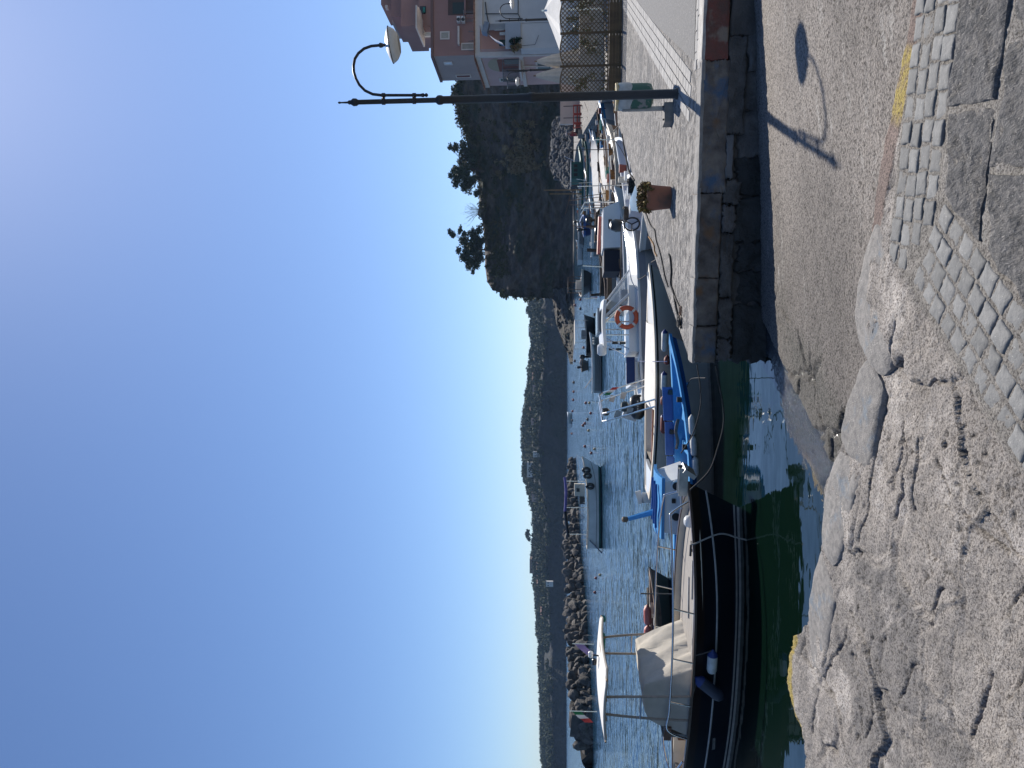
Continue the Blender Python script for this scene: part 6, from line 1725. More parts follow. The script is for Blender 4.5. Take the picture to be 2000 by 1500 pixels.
# white boat with blue seat just left of the pot
p0 = pd(1228, 345, 17.8); p1 = pd(1262, 440, 16.4); v = Vector((p0.x - p1.x, p0.y - p1.y)); c = (p0 + p1) / 2
def bsext(t, H):
    rows = [[Vector((-.5 + k * .16, .40 * g, H.sheer(.5) + .02 + .20 * (1 - g * g) * math.sin(math.pi * (k + .5) / 7))) for g in (-1, -.6, 0, .6, 1)] for k in range(7)]
    m = MB(); m.grid(rows); m.build('blue_cover', mat('faded_blue_canvas', (0.06, 0.17, 0.30), (0.05, 0.14, 0.25), scale=5, rough=.8), t, smooth=SM)
    m = MB(); m.tube([Vector((-.85, .17 * math.cos(q), H.sheer(.3) + .22 + .17 * math.sin(q))) for q in np.linspace(0, 2 * math.pi, 20, endpoint=False)], .02, n=6, closed=True); w = m.build('steering_wheel', MBLACK, t)
    for q in (0, 2.1, 4.2):
        m = MB(); m.tube([(-.85, 0, H.sheer(.3) + .22), (-.85, .17 * math.cos(q), H.sheer(.3) + .22 + .17 * math.sin(q))], .014, n=5); m.build('spoke', MBLACK, w)
    m = MB(); m.box((-.72, 0, H.sheer(.3) + .10), (.22, .34, .34), ry=.3); m.build('console', mat('pale_lilac_console', (0.55, 0.55, 0.60), rough=.5), t)
_cb = small_boat('console_boat', 'white boat with a blue cover and black steering wheel half hidden by the plant pot', max(2.4, v.length), 1.2, .62, (c.x, c.y + .3, 0), math.atan2(v.y, v.x), MGREYH, MWHITE, MGREYH, stern=.8, thw=1, extra=bsext, group=BG)
# cabin boat with porthole and black opening
c = pd(1205, 470, 21.6)
def cabext(t, H):
    m = MB(); A = [(1.25, .42, .74), (1.25, -.42, .74), (-.15, -.58, .74), (-.15, .58, .74)]; Bt = [(1.05, .38, 1.22), (1.05, -.38, 1.22), (-.15, -.50, 1.24), (-.15, .50, 1.24)]
    A = [Vector(q) for q in A]; Bt = [Vector(q) for q in Bt]
    for k in range(4): m.face([A[k], A[(k + 1) % 4], Bt[(k + 1) % 4], Bt[k]])
    m.face(Bt); cb = m.build('cabin', MWHITE, t)
    m = MB(); m.box((.55, -.495, 1.03), (.26, .03, .10)); wi = m.build('window', MBLACK, cb)
    m = MB(); m.box((-.52, 0, .98), (.62, .94, .46)); m.build('cockpit_tent', mat('navy_tent', (0.006, 0.008, 0.02), rough=.7), t)
    m = MB(); m.tube([(.9, 0, 1.3), (-.2, .1, 1.34)], .05, n=8); m.build('rolled_sail', MCORAL, t)
    for y in (-.3, .3):
        m = MB(); m.tube([(1.25, y, .9), (1.25, y, 1.75), (1.05, y, 1.85)], .02, n=5); m.build('pulpit', MSTEEL, t)
    m = MB(); m.tube([(1.25, -.3, 1.6), (1.25, .3, 1.6)], .02, n=5); m.build('pulpit_bar', MWOODB, t)
_kb = small_boat('cabin_boat', 'small white cabin boat with one dark window and a black cockpit tent', 3.6, 1.5, .66, (c.x - .1, 22.0, 0), R(3), MWHITE, MWHITE, MGREYH, stern=.75, thw=0, deckm=MWHITE, extra=cabext, group=BG)
# grey wooden boat with dark end posts
c = pd(1190, 515, 26.5)
def postext(t, H):
    for s in (1, -1):
        m = MB(); x = s * (H.L / 2 - .03); m.box((x, 0, H.sheer(1 if s > 0 else 0) + .05), (.10, .10, .75), ry=.08 * s); m.build('end_post', MWOODD, t)
small_boat('wooden_boat', 'grey hulled wooden boat with dark upright end posts beside the white cruiser', 2.4, 1.5, .85, (c.x - .65, 26.5, 0), R(10), MGREYH, MWOODB, MWOODD, stern=.35, thw=2, extra=postext, group=BG, rake=.1)
c = pd(1172, 495, 34)
small_boat('wooden_boat', 'brown wooden boat with a dark post lying beyond the grey one', 3.2, 1.4, .7, (c.x - .4, 33.5, 0), R(8), MWOODB, MWOODD, MWOODD, stern=.3, thw=2, extra=postext, group=BG, rake=.1)
# long sunlit white hull cover
p0 = pd(1172, 272, 38.5); p1 = pd(1158, 418, 35.5); v = Vector((p0.x - p1.x, p0.y - p1.y)); c = (p0 + p1) / 2
def covext(t, H):
    rows = []
    for k in range(19):
        q = .02 + .96 * k / 18; a = H.P(q, 1, 1); rows.append([Vector((a.x, a.y * g, a.z + .03 + .34 * (1 - abs(g)) * (1 - .6 * abs(2 * q - 1) ** 3))) for g in (-1.02, -.5, 0, .5, 1.02)])
    m = MB(); m.grid(rows); m.build('boat_cover', MWCAN, t, smooth=SM)
small_boat('covered_boat', 'long boat under a bright white cover in the crowded row', v.length, 1.1, .58, (c.x, c.y, 0), math.atan2(v.y, v.x), MGREYH, MWHITE, MGREYH, stern=.5, thw=0, extra=covext, group=BG)
p0 = pd(1178, 330, 33); p1 = pd(1176, 400, 31); v = Vector((p0.x - p1.x, p0.y - p1.y)); c = (p0 + p1) / 2
small_boat('covered_boat', 'short boat under a white cover next to the long covered one', v.length + .6, 1.2, .55, (c.x, c.y - 2.5, 0), math.atan2(v.y, v.x), MWOODB, MWHITE, MWOODD, stern=.5, thw=0, extra=covext, group=BG)
clutter(*_wd, 5); clutter(*_cb, 3); clutter(*_kb, 4)
# row of plainer boats side by side
ROW = [
    (1186, 335, 27.5, 4.4, 1.5, .72, 12, MGREYH, MWHITE, MCREAM, 'grey sided open boat, first of the row beyond the big white dinghy'),
    (1192, 345, 24.6, 4.0, 1.4, .70, 15, MWOODB, MCREAM, MWOODB, 'brown planked open boat with cream gunwale in the crowded row'),
    (1183, 455, 29.5, 3.8, 1.4, .66, 8, MWOODB, MCREAM, MWOODD, 'planked boat with pale rail behind the small cabin boat'),
    (1172, 360, 42.0, 4.0, 1.5, .6, 10, MGREEN, MWHITE, MCREAM, 'sea green boat with white rail behind the covered boats'),
    (1160, 300, 46.0, 3.6, 1.4, .6, 16, MWHITE, MBLUE, MCREAM, 'white boat with blue rail near the far quay steps'),
    (1150, 370, 56.0, 3.6, 1.4, .6, 14, MBLUE, MWHITE, MGREYH, 'light blue boat moored under the two wooden masts'),
    (1150, 440, 58.0, 4.4, 1.6, .8, 70, MCUSH, MBLUED, MGREYH, 'navy boat seen end on beyond the crowded row'),
    (1140, 300, 66.0, 4.0, 1.5, .6, 10, MGREYH, MGREEN, MCREAM, 'grey and green boat at the far end of the row'),
    (1136, 400, 84.0, 4.0, 1.6, .7, 15, MWHITE, MCREAM, MCREAM, 'small white boat far off below the cliff, right of the navy one'),
    (1135, 455, 88.0, 3.6, 1.4, .6, 20, MGREYH, MWHITE, MCREAM, 'pale far boat below the middle of the cliff'),
    (1134, 490, 92.0, 3.6, 1.4, .6, 30, MWHITE, MWHITE, MGREYH, 'white far boat left of the pale one below the cliff'),
    (1182, 285, 31.0, 4.0, 1.4, .70, -8, MWHITE, MBLUE, MCREAM, 'white boat with a blue rail lying behind the litter bin inlet'),
    (1176, 300, 35.0, 4.2, 1.4, .66, -10, MGREYH, MWOODB, MWOODB, 'grey boat with brown rail between the covered boats and the quay steps'),
    (1168, 330, 40.0, 4.0, 1.4, .64, -6, MWOODB, MWHITE, MWOODD, 'brown boat with a white rail behind the long covered boat'),
    (1186, 408, 28.5, 3.9, 1.4, .66, -8, MGREYH, MCREAM, MCREAM, 'grey boat with cream rail just behind the cabin boat bow'),
    (1178, 430, 32.0, 4.0, 1.4, .62, -6, MWOODD, MWOODB, MWOODB, 'dark brown boat behind the pulpit of the cabin boat'),
    (1164, 400, 41.0, 4.0, 1.4, .62, -5, MWHITE, MWOODB, MGREYH, 'white boat with brown rail left of the long covered boat'),
    (1158, 440, 46.0, 3.8, 1.4, .62, -8, MGREYH, MWHITE, MGREYH, 'grey boat with white rail in front of the navy boat'),
    (1148, 330, 54.0, 4.0, 1.5, .66, -5, MWHITE, MGREEN, MCREAM, 'white boat with a green rail nearer than the masted fishing boat'),
    (1144, 285, 58.0, 3.8, 1.4, .60, -6, MBLUE, MWHITE, MCREAM, 'blue boat with white rail below the seated person'),
    (1142, 415, 64.0, 3.8, 1.4, .60, -4, MGREYH, MWOODB, MGREYH, 'grey boat with a brown rail right of the navy boat'),
    (1198, 222, 24.6, 3.6, 1.3, .6, 25, MWHITE, MWHITE, MGREYH, 'narrow white boat in the dark inlet behind the litter bin'),
]
for k, (x, y, Y, L_, B_, fb, rz, hm_, tm_, im_, lab) in enumerate(ROW):
    c = pd(x, y, Y)
    t_, H_ = small_boat('open_boat', lab, L_, B_, fb, (c.x, Y, 0), R(rz), hm_, tm_, im_, stern=rng.uniform(.3, .8), thw=2 + k % 2, deckm=tm_ if k % 2 else None, group=BG, extra=(out_motor if k in (0, 3, 6, 8) else None))
    clutter(t_, H_, 8 if Y < 60 else 4)
# green fishing boat with two wooden masts
c = pd(1140, 345, 62)
def mastext(t, H):
    m = MB(); m.box((.3, 0, 1.25), (1.5, 1.1, .9)); w = m.build('wheelhouse', MGREEN, t)
    m = MB(); m.box((.3, 0, 1.74), (1.7, 1.3, .07)); m.build('wheelhouse_roof', MWHITE, w)
    for x in (-.1, .3, .7):
        m = MB(); m.box((x, -.56, 1.35), (.26, .02, .3)); m.build('window', MDARK, w)
    for x, h in ((-1.2, 3.0), (-1.55, 2.5)):
        m = MB(); m.tube([(x, 0, .5), (x + .05, 0, 1.0 + h)], [.06, .035], n=8); m.build('mast', mat('varnished_spar', (0.34, 0.20, 0.08), (0.26, 0.15, 0.06), scale=8, rough=.5), t)
    m = MB(); m.tube([(-1.8, -.3, 1.8), (-3.6, -.6, 2.2)], .035, n=6); m.build('boom', MWOODB, t)
    for k in range(4):
        m = MB(); m.box((-.8 - k * .3, .2, .95), (.25, .4, .25)); m.build('fish_box', [MBLUE, MWHITE, MGREEN, MCREAM][k], t)
    m = MB(); m.tube([(1.2, 0, 1.0), (1.9, 0, 2.3)], .02, n=5); m.build('antenna', MSTEEL, t)
small_boat('fishing_boat', 'green fishing boat with two bare wooden masts in front of the cliff', 5.6, 1.9, .85, (c.x, 62, 0), R(12), MWHITE, MGREEN, MWOODD, stern=.7, thw=0, deckm=MGREEN, extra=mastext, group=BG)

# ---------------------------------------------------------------- mooring buoys
MBUOY = {'red': mat('buoy_red', (0.24, 0.03, 0.02), (0.17, 0.025, 0.02), scale=6, rough=.5), 'buff': mat('buoy_buff', (0.42, 0.32, 0.17), (0.34, 0.26, 0.14), scale=6, rough=.6), 'dark': mat('buoy_dark', (0.06, 0.045, 0.04), rough=.6)}
BUOYS = [(1122.6, 596, 'red'), (1138.6, 658, 'red'), (1139, 679, 'red'), (1122, 705, 'dark'), (1120, 747, 'dark'), (1120, 765, 'red'), (1119, 781, 'red'), (1117.6, 803, 'red'), (1117, 821, 'dark'), (1116, 847, 'red'),
         (1143.6, 787, 'red'), (1150.6, 787, 'buff'), (1153, 807, 'red'), (1147, 819, 'dark'), (1141.6, 827, 'red'), (1138, 831, 'red'), (1149, 841, 'buff'), (1141.6, 872, 'red'), (1160.6, 877, 'buff'), (1154, 885, 'red'), (1147, 907, 'buff'),
         (1155, 1068, 'red'), (1171, 1123, 'buff'), (1163, 1129, 'red'), (1161, 1157, 'red'), (1133, 603, 'dark'), (1133, 585, 'red'), (1133, 577, 'red'), (1133, 570, 'red')]
proto = {}
ORD = ['first', 'second', 'third', 'fourth', 'fifth', 'sixth', 'seventh', 'eighth', 'ninth', 'tenth', 'eleventh', 'twelfth', 'thirteenth', 'fourteenth', 'fifteenth', 'sixteenth', 'seventeenth', 'eighteenth', 'nineteenth', 'twentieth']
BORD = {}
for cn_ in ('red', 'buff', 'dark'):
    for q_, b_ in enumerate(sorted([b_ for b_ in BUOYS if b_[2] == cn_], key=lambda b_: b_[1])): BORD[b_] = ORD[q_]
for k, (x, y, cn) in enumerate(BUOYS):
    if cn not in proto:
        m = MB(); m.lathe([(.03, -1.0), (.7, -.75), (1.0, -.1), (.9, .45), (.5, .85), (.16, .98), (.16, 1.25), (.05, 1.28)], n=14); proto[cn] = m.mesh('buoy', MBUOY[cn], smooth=R(60))
    z0 = px(x + 2, y, 0); r = min(.32, 3.0 * z0.y / FPX)
    o = link('mooring_buoy', proto[cn], None, loc=(z0.x, z0.y, r * .35)); o.scale = (r, r, r)
    where = BORD[(x, y, cn)] + {'red': ' red mooring buoy counted from the cliff towards the breakwater', 'buff': ' buff mooring buoy counted from the cliff towards the breakwater', 'dark': ' dark mooring buoy counted from the cliff towards the breakwater'}[cn]
    tag(o, where, 'buoy', cn + ' mooring buoys')
# far white motor boat
c = px(1117, 818, 0)
small_boat('far_motor_boat', 'tiny white motor boat far across the bay near the cliffs', 7.0, 2.4, 1.0, (c.x, c.y, 0), R(60), MWHITE, MWHITE, MGREYH, thw=1, deckm=MWHITE)

# ---------------------------------------------------------------- mooring lines
bowp = lw(.985, .9, -1)
rope([pd(1398, 714, 8.95), pd(1402, 740, 9.1), pd(1412, 790, 9.3), pd(1413, 830, 9.5), pd(1402, 875, 9.6), pd(1385, 920, 9.65), pd(1348, 957, 9.75)], .011, MROPED, 'dark mooring line from the launch bow sagging to the quay corner')
rope([pd(1361, 712, 8.95), pd(1368, 760, 9.6), pd(1367, 800, 10.2), pd(1352, 850, 10.8), pd(1330, 885, 11.2)], .008, MROPED, 'thin dark line crossing in front of the blue boat to the quay')
_h = lw(.885, 1, -1)
rope([lw(.885, 1, -1, -.04, .03), lw(.885, 1, -1, .03, .0), pd(1405, 1043, _h.y - .03), pd(1440, 1050, _h.y + .0), pd(1470, 1058, _h.y - .02), px(1482, 1062, -.01), px(1500, 1070, -.15)], .011, mat('pale_rope', (0.33, 0.30, 0.26), (0.24, 0.22, 0.19), scale=50, rough=.95), 'pale rope from the launch foredeck down into the water')
rope([pd(1236, 523, 17.2), pd(1243, 530, 16.9), pd(1247, 545, 16.5), pd(1262, 537, 15.6)], .010, MROPED, 'rope hanging from the cruiser foredeck to the cream boat')
rope([pd(1272, 512, 15.2), pd(1284, 505, 13.4)], .008, MROPE, 'short grey mooring line from the cream bow to the quay')
rope([pd(1238, 705, 16.6), pd(1262, 706, 15.5), pd(1303, 706, 13.2)], .006, MFBLUE, 'thin blue line between the cruiser and the blue boat')
rope([pd(1342, 756, 11.9), pd(1350, 740, 11.5), pd(1378, 738, 9.2)], .006, MROPED, 'thin black line from the blue gunwale to the quay corner')
rope([pd(1195, 262, 22), pd(1212, 240, 19.9)], .012, MROPE, 'mooring line to the quay behind the litter bin')
# ================================================================== THE TOWN AT THE RIGHT
MPINK = mat('salmon_render', (0.58, 0.31, 0.24), (0.52, 0.275, 0.21), scale=.7, rough=.9, bump=.2, bscale=8, bdist=.02)
MPINK2 = mat('dusty_pink_render', (0.52, 0.36, 0.33), (0.47, 0.32, 0.295), scale=.7, rough=.9, bump=.2, bscale=8, bdist=.02)
MMAUV = mat('mauve_brown_render', (0.31, 0.185, 0.165), (0.275, 0.165, 0.145), scale=.6, rough=.9, bump=.2, bscale=8, bdist=.02)
MTAUPE = mat('taupe_render', (0.37, 0.305, 0.28), (0.33, 0.27, 0.25), scale=.6, rough=.9, bump=.2, bscale=8, bdist=.02)
MGREYW = mat('grey_white_render', (0.60, 0.585, 0.565), (0.52, 0.505, 0.49), scale=.8, rough=.9, bump=.2, bscale=8, bdist=.02)
MTRIM = mat('pale_stone_trim', (0.62, 0.56, 0.51), (0.55, 0.50, 0.45), scale=2, rough=.9)
MSHUT = mat('green_shutter', (0.012, 0.045, 0.03), (0.01, 0.035, 0.025), scale=5, rough=.6)
MIRON = mat('grey_ironwork', (0.16, 0.16, 0.165), rough=.6)
def quad_prism(mb, a, b, c, d, z0, z1):
    P = [Vector((p.x, p.y, 0)) for p in (a, b, c, d)]
    lo = [p + Vector((0, 0, z0)) for p in P]; hi = [p + Vector((0, 0, z1)) for p in P]
    for k in range(4): mb.face([lo[k], lo[(k + 1) % 4], hi[(k + 1) % 4], hi[k]])
    mb.face(hi); mb.face(lo[::-1])
class Facade:
    """a vertical wall plane through a ground line; maps photo pixels to points on it"""
    def __init__(s, p, q):
        s.p = Vector((p.x, p.y, 0)); s.q = Vector((q.x, q.y, 0)); s.d = (s.q - s.p).normalized(); s.n = Vector((s.d.y, -s.d.x, 0))
        if s.n.dot(-s.p) < 0: s.n = -s.n
        s.rz = math.atan2(s.d.y, s.d.x)
    def at(s, x, y):
        r = ray(x, y); t = (s.p).dot(s.n) / r.dot(s.n) if abs(r.dot(s.n)) > 1e-9 else 1
        t = (s.p - Vector((0, 0, 0))).dot(s.n) / Vector((r.x, r.y, 0)).dot(s.n)
        return Vector((r.x * t, r.y * t, CZ + r.z * t))
    def rect(s, x0, x1, y0, y1):
        """centre, width, height of the pixel rectangle on the wall"""
        a = s.at(x0, (y0 + y1) / 2); b = s.at(x1, (y0 + y1) / 2); l = s.at((x0 + x1) / 2, y0); r = s.at((x0 + x1) / 2, y1)
        c = s.at((x0 + x1) / 2, (y0 + y1) / 2)
        return c, (Vector((l.x, l.y, 0)) - Vector((r.x, r.y, 0))).length, abs(a.z - b.z)
    def panel(s, root, name, x0, x1, y0, y1, m, out=.03, th=.06, parent=None):
        c, w, h = s.rect(x0, x1, y0, y1); o = root.location
        mb = MB(); cc = c + s.n * out - o
        mb.box((0, 0, 0), (w, th, h)); return mb.build(name, m, parent or root, loc=cc if parent is None else cc - parent.location, rot=(0, 0, s.rz))
    def window(s, root, x0, x1, y0, y1, mpane, mframe, fr=.08, sill=True):
        c, w, h = s.rect(x0, x1, y0, y1); cc = c - root.location
        mb = MB(); mb.box((0, 0, 0), (w, .04, h)); wi = mb.build('window', mpane, root, loc=cc + s.n * .012, rot=(0, 0, s.rz))
        mb = MB()
        mb.box((-w / 2 - fr / 2, 0, 0), (fr, .10, h + 2 * fr)); mb.box((w / 2 + fr / 2, 0, 0), (fr, .10, h + 2 * fr)); mb.box((0, 0, h / 2 + fr / 2), (w - .002, .098, fr)); mb.box((0, 0, -h / 2 - fr / 2), (w - .002, .13, fr))
        mb.build('frame', mframe, wi)
        return wi
def railing(root, P, h, m, name='balcony_railing', step=.14):
    mb = MB()
    for a, b in zip(P, P[1:]):
        n = max(2, int((b - a).length / step))
        for k in range(n + 1):
            q = a.lerp(b, k / n); mb.tube([q, q + Vector((0, 0, h))], .014, n=4)
        mb.tube([a + Vector((0, 0, h)), b + Vector((0, 0, h))], .025, n=5)
    return mb.build(name, m, root, weld=False)
def pink_house():
    K = pd(928, 108, 45.0); Lf = pd(948, 168, 50.9); z1 = K.z; Rg = Vector((K.x + 14, 44.6, 0)); Bk = Vector((Rg.x, 52, 0))
    t = thing('pink_house', 'two storey salmon pink house with pale corner bands behind the terrace', 'house', (K.x, K.y, QZ))
    o = t.location
    for (nm, a, b, m) in (('front_wall', K, Rg, MPINK), ('side_wall', Lf, K, MPINK2)):
        mb = MB(); f = Facade(a, b)
        n_in = -f.n * .35
        quad_prism(mb, a - o, b - o, b + n_in - o, a + n_in - o, 0, z1 - QZ); mb.build(nm, m, t)
    mb = MB(); quad_prism(mb, Lf - o, K - o, Rg - o, Bk - o, z1 - QZ - .25, z1 - QZ - .05); mb.build('roof', MTRIM, t)
    fr = Facade(K, Rg); sd = Facade(Lf, K)
    # tiled eaves: single tiles
    MTILE = mat('eave_tile', (0.27, 0.14, 0.09), (0.20, 0.11, 0.075), scale=6, rough=.9, rand=.25)
    tm_ = MB(); tm_.box((0, 0, 0), (.20, .34, .07)); tme = tm_.mesh('tile', MTILE)
    eave = MB(); 
    for f, a, b in ((fr, K, Rg), (sd, Lf, K)):
        L_ = (Vector((b.x, b.y, 0)) - Vector((a.x, a.y, 0))).length; n = int(L_ / .26)
        for k in range(n):
            p = Vector((a.x, a.y, 0)) + f.d * ((k + .5) * L_ / n) + f.n * .12
            link('tile', tme, t, loc=Vector((p.x, p.y, z1 + .03)) - o, rot=(0, 0, f.rz))
    # bands
    def band(f, a, b, z, h, out=.05, nm='cornice'):
        L_ = (Vector((b.x, b.y, 0)) - Vector((a.x, a.y, 0))).length; c = (Vector((a.x, a.y, 0)) + Vector((b.x, b.y, 0))) / 2 + f.n * out
        mb = MB(); mb.box((0, 0, 0), (L_ + .1, .10, h)); mb.build(nm, MTRIM, t, loc=Vector((c.x, c.y, z)) - o, rot=(0, 0, f.rz))
    for f, a, b in ((fr, K, Rg), (sd, Lf, K)):
        band(f, a, b, z1 - .16, .30); band(f, a, b, f.at(1017, 105).z, .24, .04, 'string_course')
    mb = MB(); mb.box((0, 0, (z1 - QZ) / 2), (.26, .26, z1 - QZ - .4)); mb.build('corner_pilaster', MTRIM, t, loc=(0, 0, 0), rot=(0, 0, sd.rz))
    # side: arched recess with balcony, two shuttered windows
    sd.panel(t, 'recess', 973, 1015, 116, 139, mat('brick_red_render', (0.20, 0.075, 0.055), rough=.9), out=.015, th=.03)
    c, w, h = sd.rect(953, 975, 114, 140)
    rows = []
    mb = MB(); P = [Vector((w / 2 * math.cos(q), 0, -h / 2 + h * math.sin(q))) for q in np.linspace(0, math.pi, 15)]; mb.face(P); mb.build('arch', mat('buff_render', (0.36, 0.31, 0.22), rough=.9), t, loc=c + sd.n * .02 - o, rot=(0, 0, sd.rz))
    sd.panel(t, 'doorway', 985, 1015, 115, 124, MDARK, out=.03)
    rp = [sd.at(1013, 114) + sd.n * .05, sd.at(1013, 114) + sd.n * .6, sd.at(1013, 140) + sd.n * .6, sd.at(1013, 140) + sd.n * .05]
    railing(t, [p - o for p in rp], 1.0, MIRON)
    mb = MB(); quad_prism(mb, rp[0] - o, rp[1] - o, rp[2] - o, rp[3] - o, rp[0].z - QZ - .12, rp[0].z - QZ - .01); mb.build('balcony_slab', MTRIM, t)
    sd.window(t, 978, 1003, 152, 157, MSHUT, MTRIM, .10)
    sd.window(t, 1050, 1075, 118, 135, mat('teal_shop_door', (0.03, 0.09, 0.10), (0.02, 0.06, 0.07), scale=3, rough=.4), MTRIM, .12)
    rp = [sd.at(1017, 150) + sd.n * .05, sd.at(1017, 150) + sd.n * .45, sd.at(1017, 159) + sd.n * .45, sd.at(1017, 159) + sd.n * .05]
    railing(t, [p - o for p in rp], .9, MIRON)
    mb = MB(); mb.tube([sd.at(1017, 127) + sd.n * .08 - o, sd.at(1072, 127) + sd.n * .08 - o], .05, n=6); mb.build('drain_pipe', MTRIM, t)
    fr.panel(t, 'wall_lamp', 1040, 1046, 102, 106, MGLOBE, out=.15, th=.2)
    # small sign on the side wall
    s_ = sd.panel(t, 'sign_board', 1007, 1013, 141, 148, MBLACK, out=.30, th=.05); 
    s2 = sd.panel(t, 'sign_face', 1008.5, 1011.5, 142.5, 146.5, MGLOBE, out=.34, th=.02)
pink_house()
MAT_POT = mat('dark_pot', (0.10, 0.05, 0.035), rough=.8)
def grey_house():
    Y = 43.7; a = pd(943, 47, Y); Rg = Vector((a.x + 9, Y - .2, 0)); z1 = a.z
    t = thing('grey_house', 'pale grey house with striped awning over its balcony in front of the pink one', 'house', (a.x, Y, QZ)); o = t.location
    low = pd(1017, 94, Y)
    f = Facade(low, Rg)
    A = Vector((a.x, Y, 0)); Lw = Vector((low.x, Y + .05, 0))
    mb = MB(); quad_prism(mb, A - o, Rg - o, Rg + Vector((0, 0.8, 0)) - o, A + Vector((0, 0.8, 0)) - o, 0, z1 - QZ); mb.build('upper_wall', MGREYW, t)
    mb = MB(); quad_prism(mb, Lw - o, A - o + Vector((-.01, .05, 0)), A + Vector((-.01, 0.8, 0)) - o, Lw + Vector((0, 0.8, 0)) - o, 0, f.at(1017, 70).z - QZ); mb.build('lower_wall', MGREYW, t)
    # balcony parapet and back wall with dark green opening
    zp0, zp1 = f.at(1017, 70).z - QZ, f.at(987, 70).z - QZ
    mb = MB(); mb.box(((Lw.x + a.x) / 2 - o.x, -.02, (zp0 + zp1) / 2), (abs(a.x - Lw.x), .14, zp1 - zp0)); mb.build('balcony_parapet', mat('blue_grey_render', (0.40, 0.43, 0.47), (0.35, 0.38, 0.42), scale=1, rough=.9), t)
    f2 = Facade(Lw + Vector((0, .75, 0)), Rg + Vector((0, .75, 0)))
    f2.panel(t, 'balcony_door', 975, 1000, 78, 90, MSHUT, out=.03)
    f2.panel(t, 'wall_unit', 966, 984, 55, 60, MGLOBE, out=.05, th=.1); f2.panel(t, 'wall_unit', 976, 987, 64, 69, MGLOBE, out=.05, th=.1)
    mb = MB(); mb.box(((Rg.x + a.x) / 2 - o.x, 0.35, z1 - QZ + .08), (abs(a.x - Rg.x) + .3, 1.1, .16)); mb.build('roof', MTRIM, t)
    # striped awning: separate stripes
    awn = thing('striped_awning', 'blue and white striped awning sloping out over the grey house balcony', 'awning', f.at(962, 72) + Vector((0, -.3, 0)))
    p0 = f.at(956, 64) + Vector((0, .45, 0)) - awn.location; p1 = f.at(986, 97) + Vector((0, -.5, 0)) - awn.location
    u = (p1 - p0); 
    side = Vector((0.25, -1.0, -.1)).normalized() * .95
    side = Vector((-.10, -.75, .10))
    n = 9
    for k in range(n):
        m = MB(); s0 = side * (k / n - .2); s1 = side * ((k + 1) / n - .2)
        rows = [[p0 + u * q + Vector((0, 0, .12 * math.sin(q * math.pi))) + s0, p0 + u * q + Vector((0, 0, .12 * math.sin(q * math.pi))) + s1] for q in (0, .25, .5, .75, 1)]
        m.grid(rows); m.build('stripe', MWCAN if k % 2 else mat('awning_blue', (0.07, 0.12, 0.26), rough=.85), awn)
    m = MB(); m.tube([p0 + side * -.2, p0 + side * .8], .04, n=6); m.build('roller', MGALV, awn)
    g = MB(); c = f.at(950, 60) - o; g.box((c.x, -.25, c.z), (.62, .5, .30), ry=.25); g.build('folded_awning', mat('grey_blue_canvas', (0.24, 0.28, 0.33), (0.20, 0.23, 0.28), scale=5, rough=.9), t)
    for (P_, r) in (([f.at(948, 5), f.at(951, 30), f.at(955, 48)], .03), ([f.at(948, 28), f.at(1012, 28)], .03), ([f.at(1012, 0), f.at(1012, 28), f.at(1018, 40)], .025), ([f.at(1000, 92), f.at(1045, 88), f.at(1052, 70)], .015)):
        m = MB(); m.tube([p + Vector((0, -.06, 0)) - o for p in P_], r, n=5); m.build('cable', MBLACK, t)
    # potted plants on the parapet
    for k, (x, y) in enumerate(((1003, 84), (1004, 98))):
        c = f.at(x, y) + Vector((0, -.25, 0)); tt = thing('balcony_plant', ['dark leafy plant hung on the grey house balcony', 'dry plant hanging at the corner of the balcony'][k], 'plant', c)
        link('foliage', leaf_mesh('foliage', [(0, 0, 0, .25, .15, .3), (.1, 0, -.3, .2, .1, .2)], 260, .07, MSHUT if k == 0 else MREED, seed=60 + k), tt)
        m = MB(); m.lathe([(.08, -.12), (.12, .05), (.1, .05)], n=12, c=(0, .02, -.05)); m.build('pot', MAT_POT, tt)
MAT_POT = mat('dark_pot', (0.10, 0.05, 0.035), rough=.8)
grey_house()
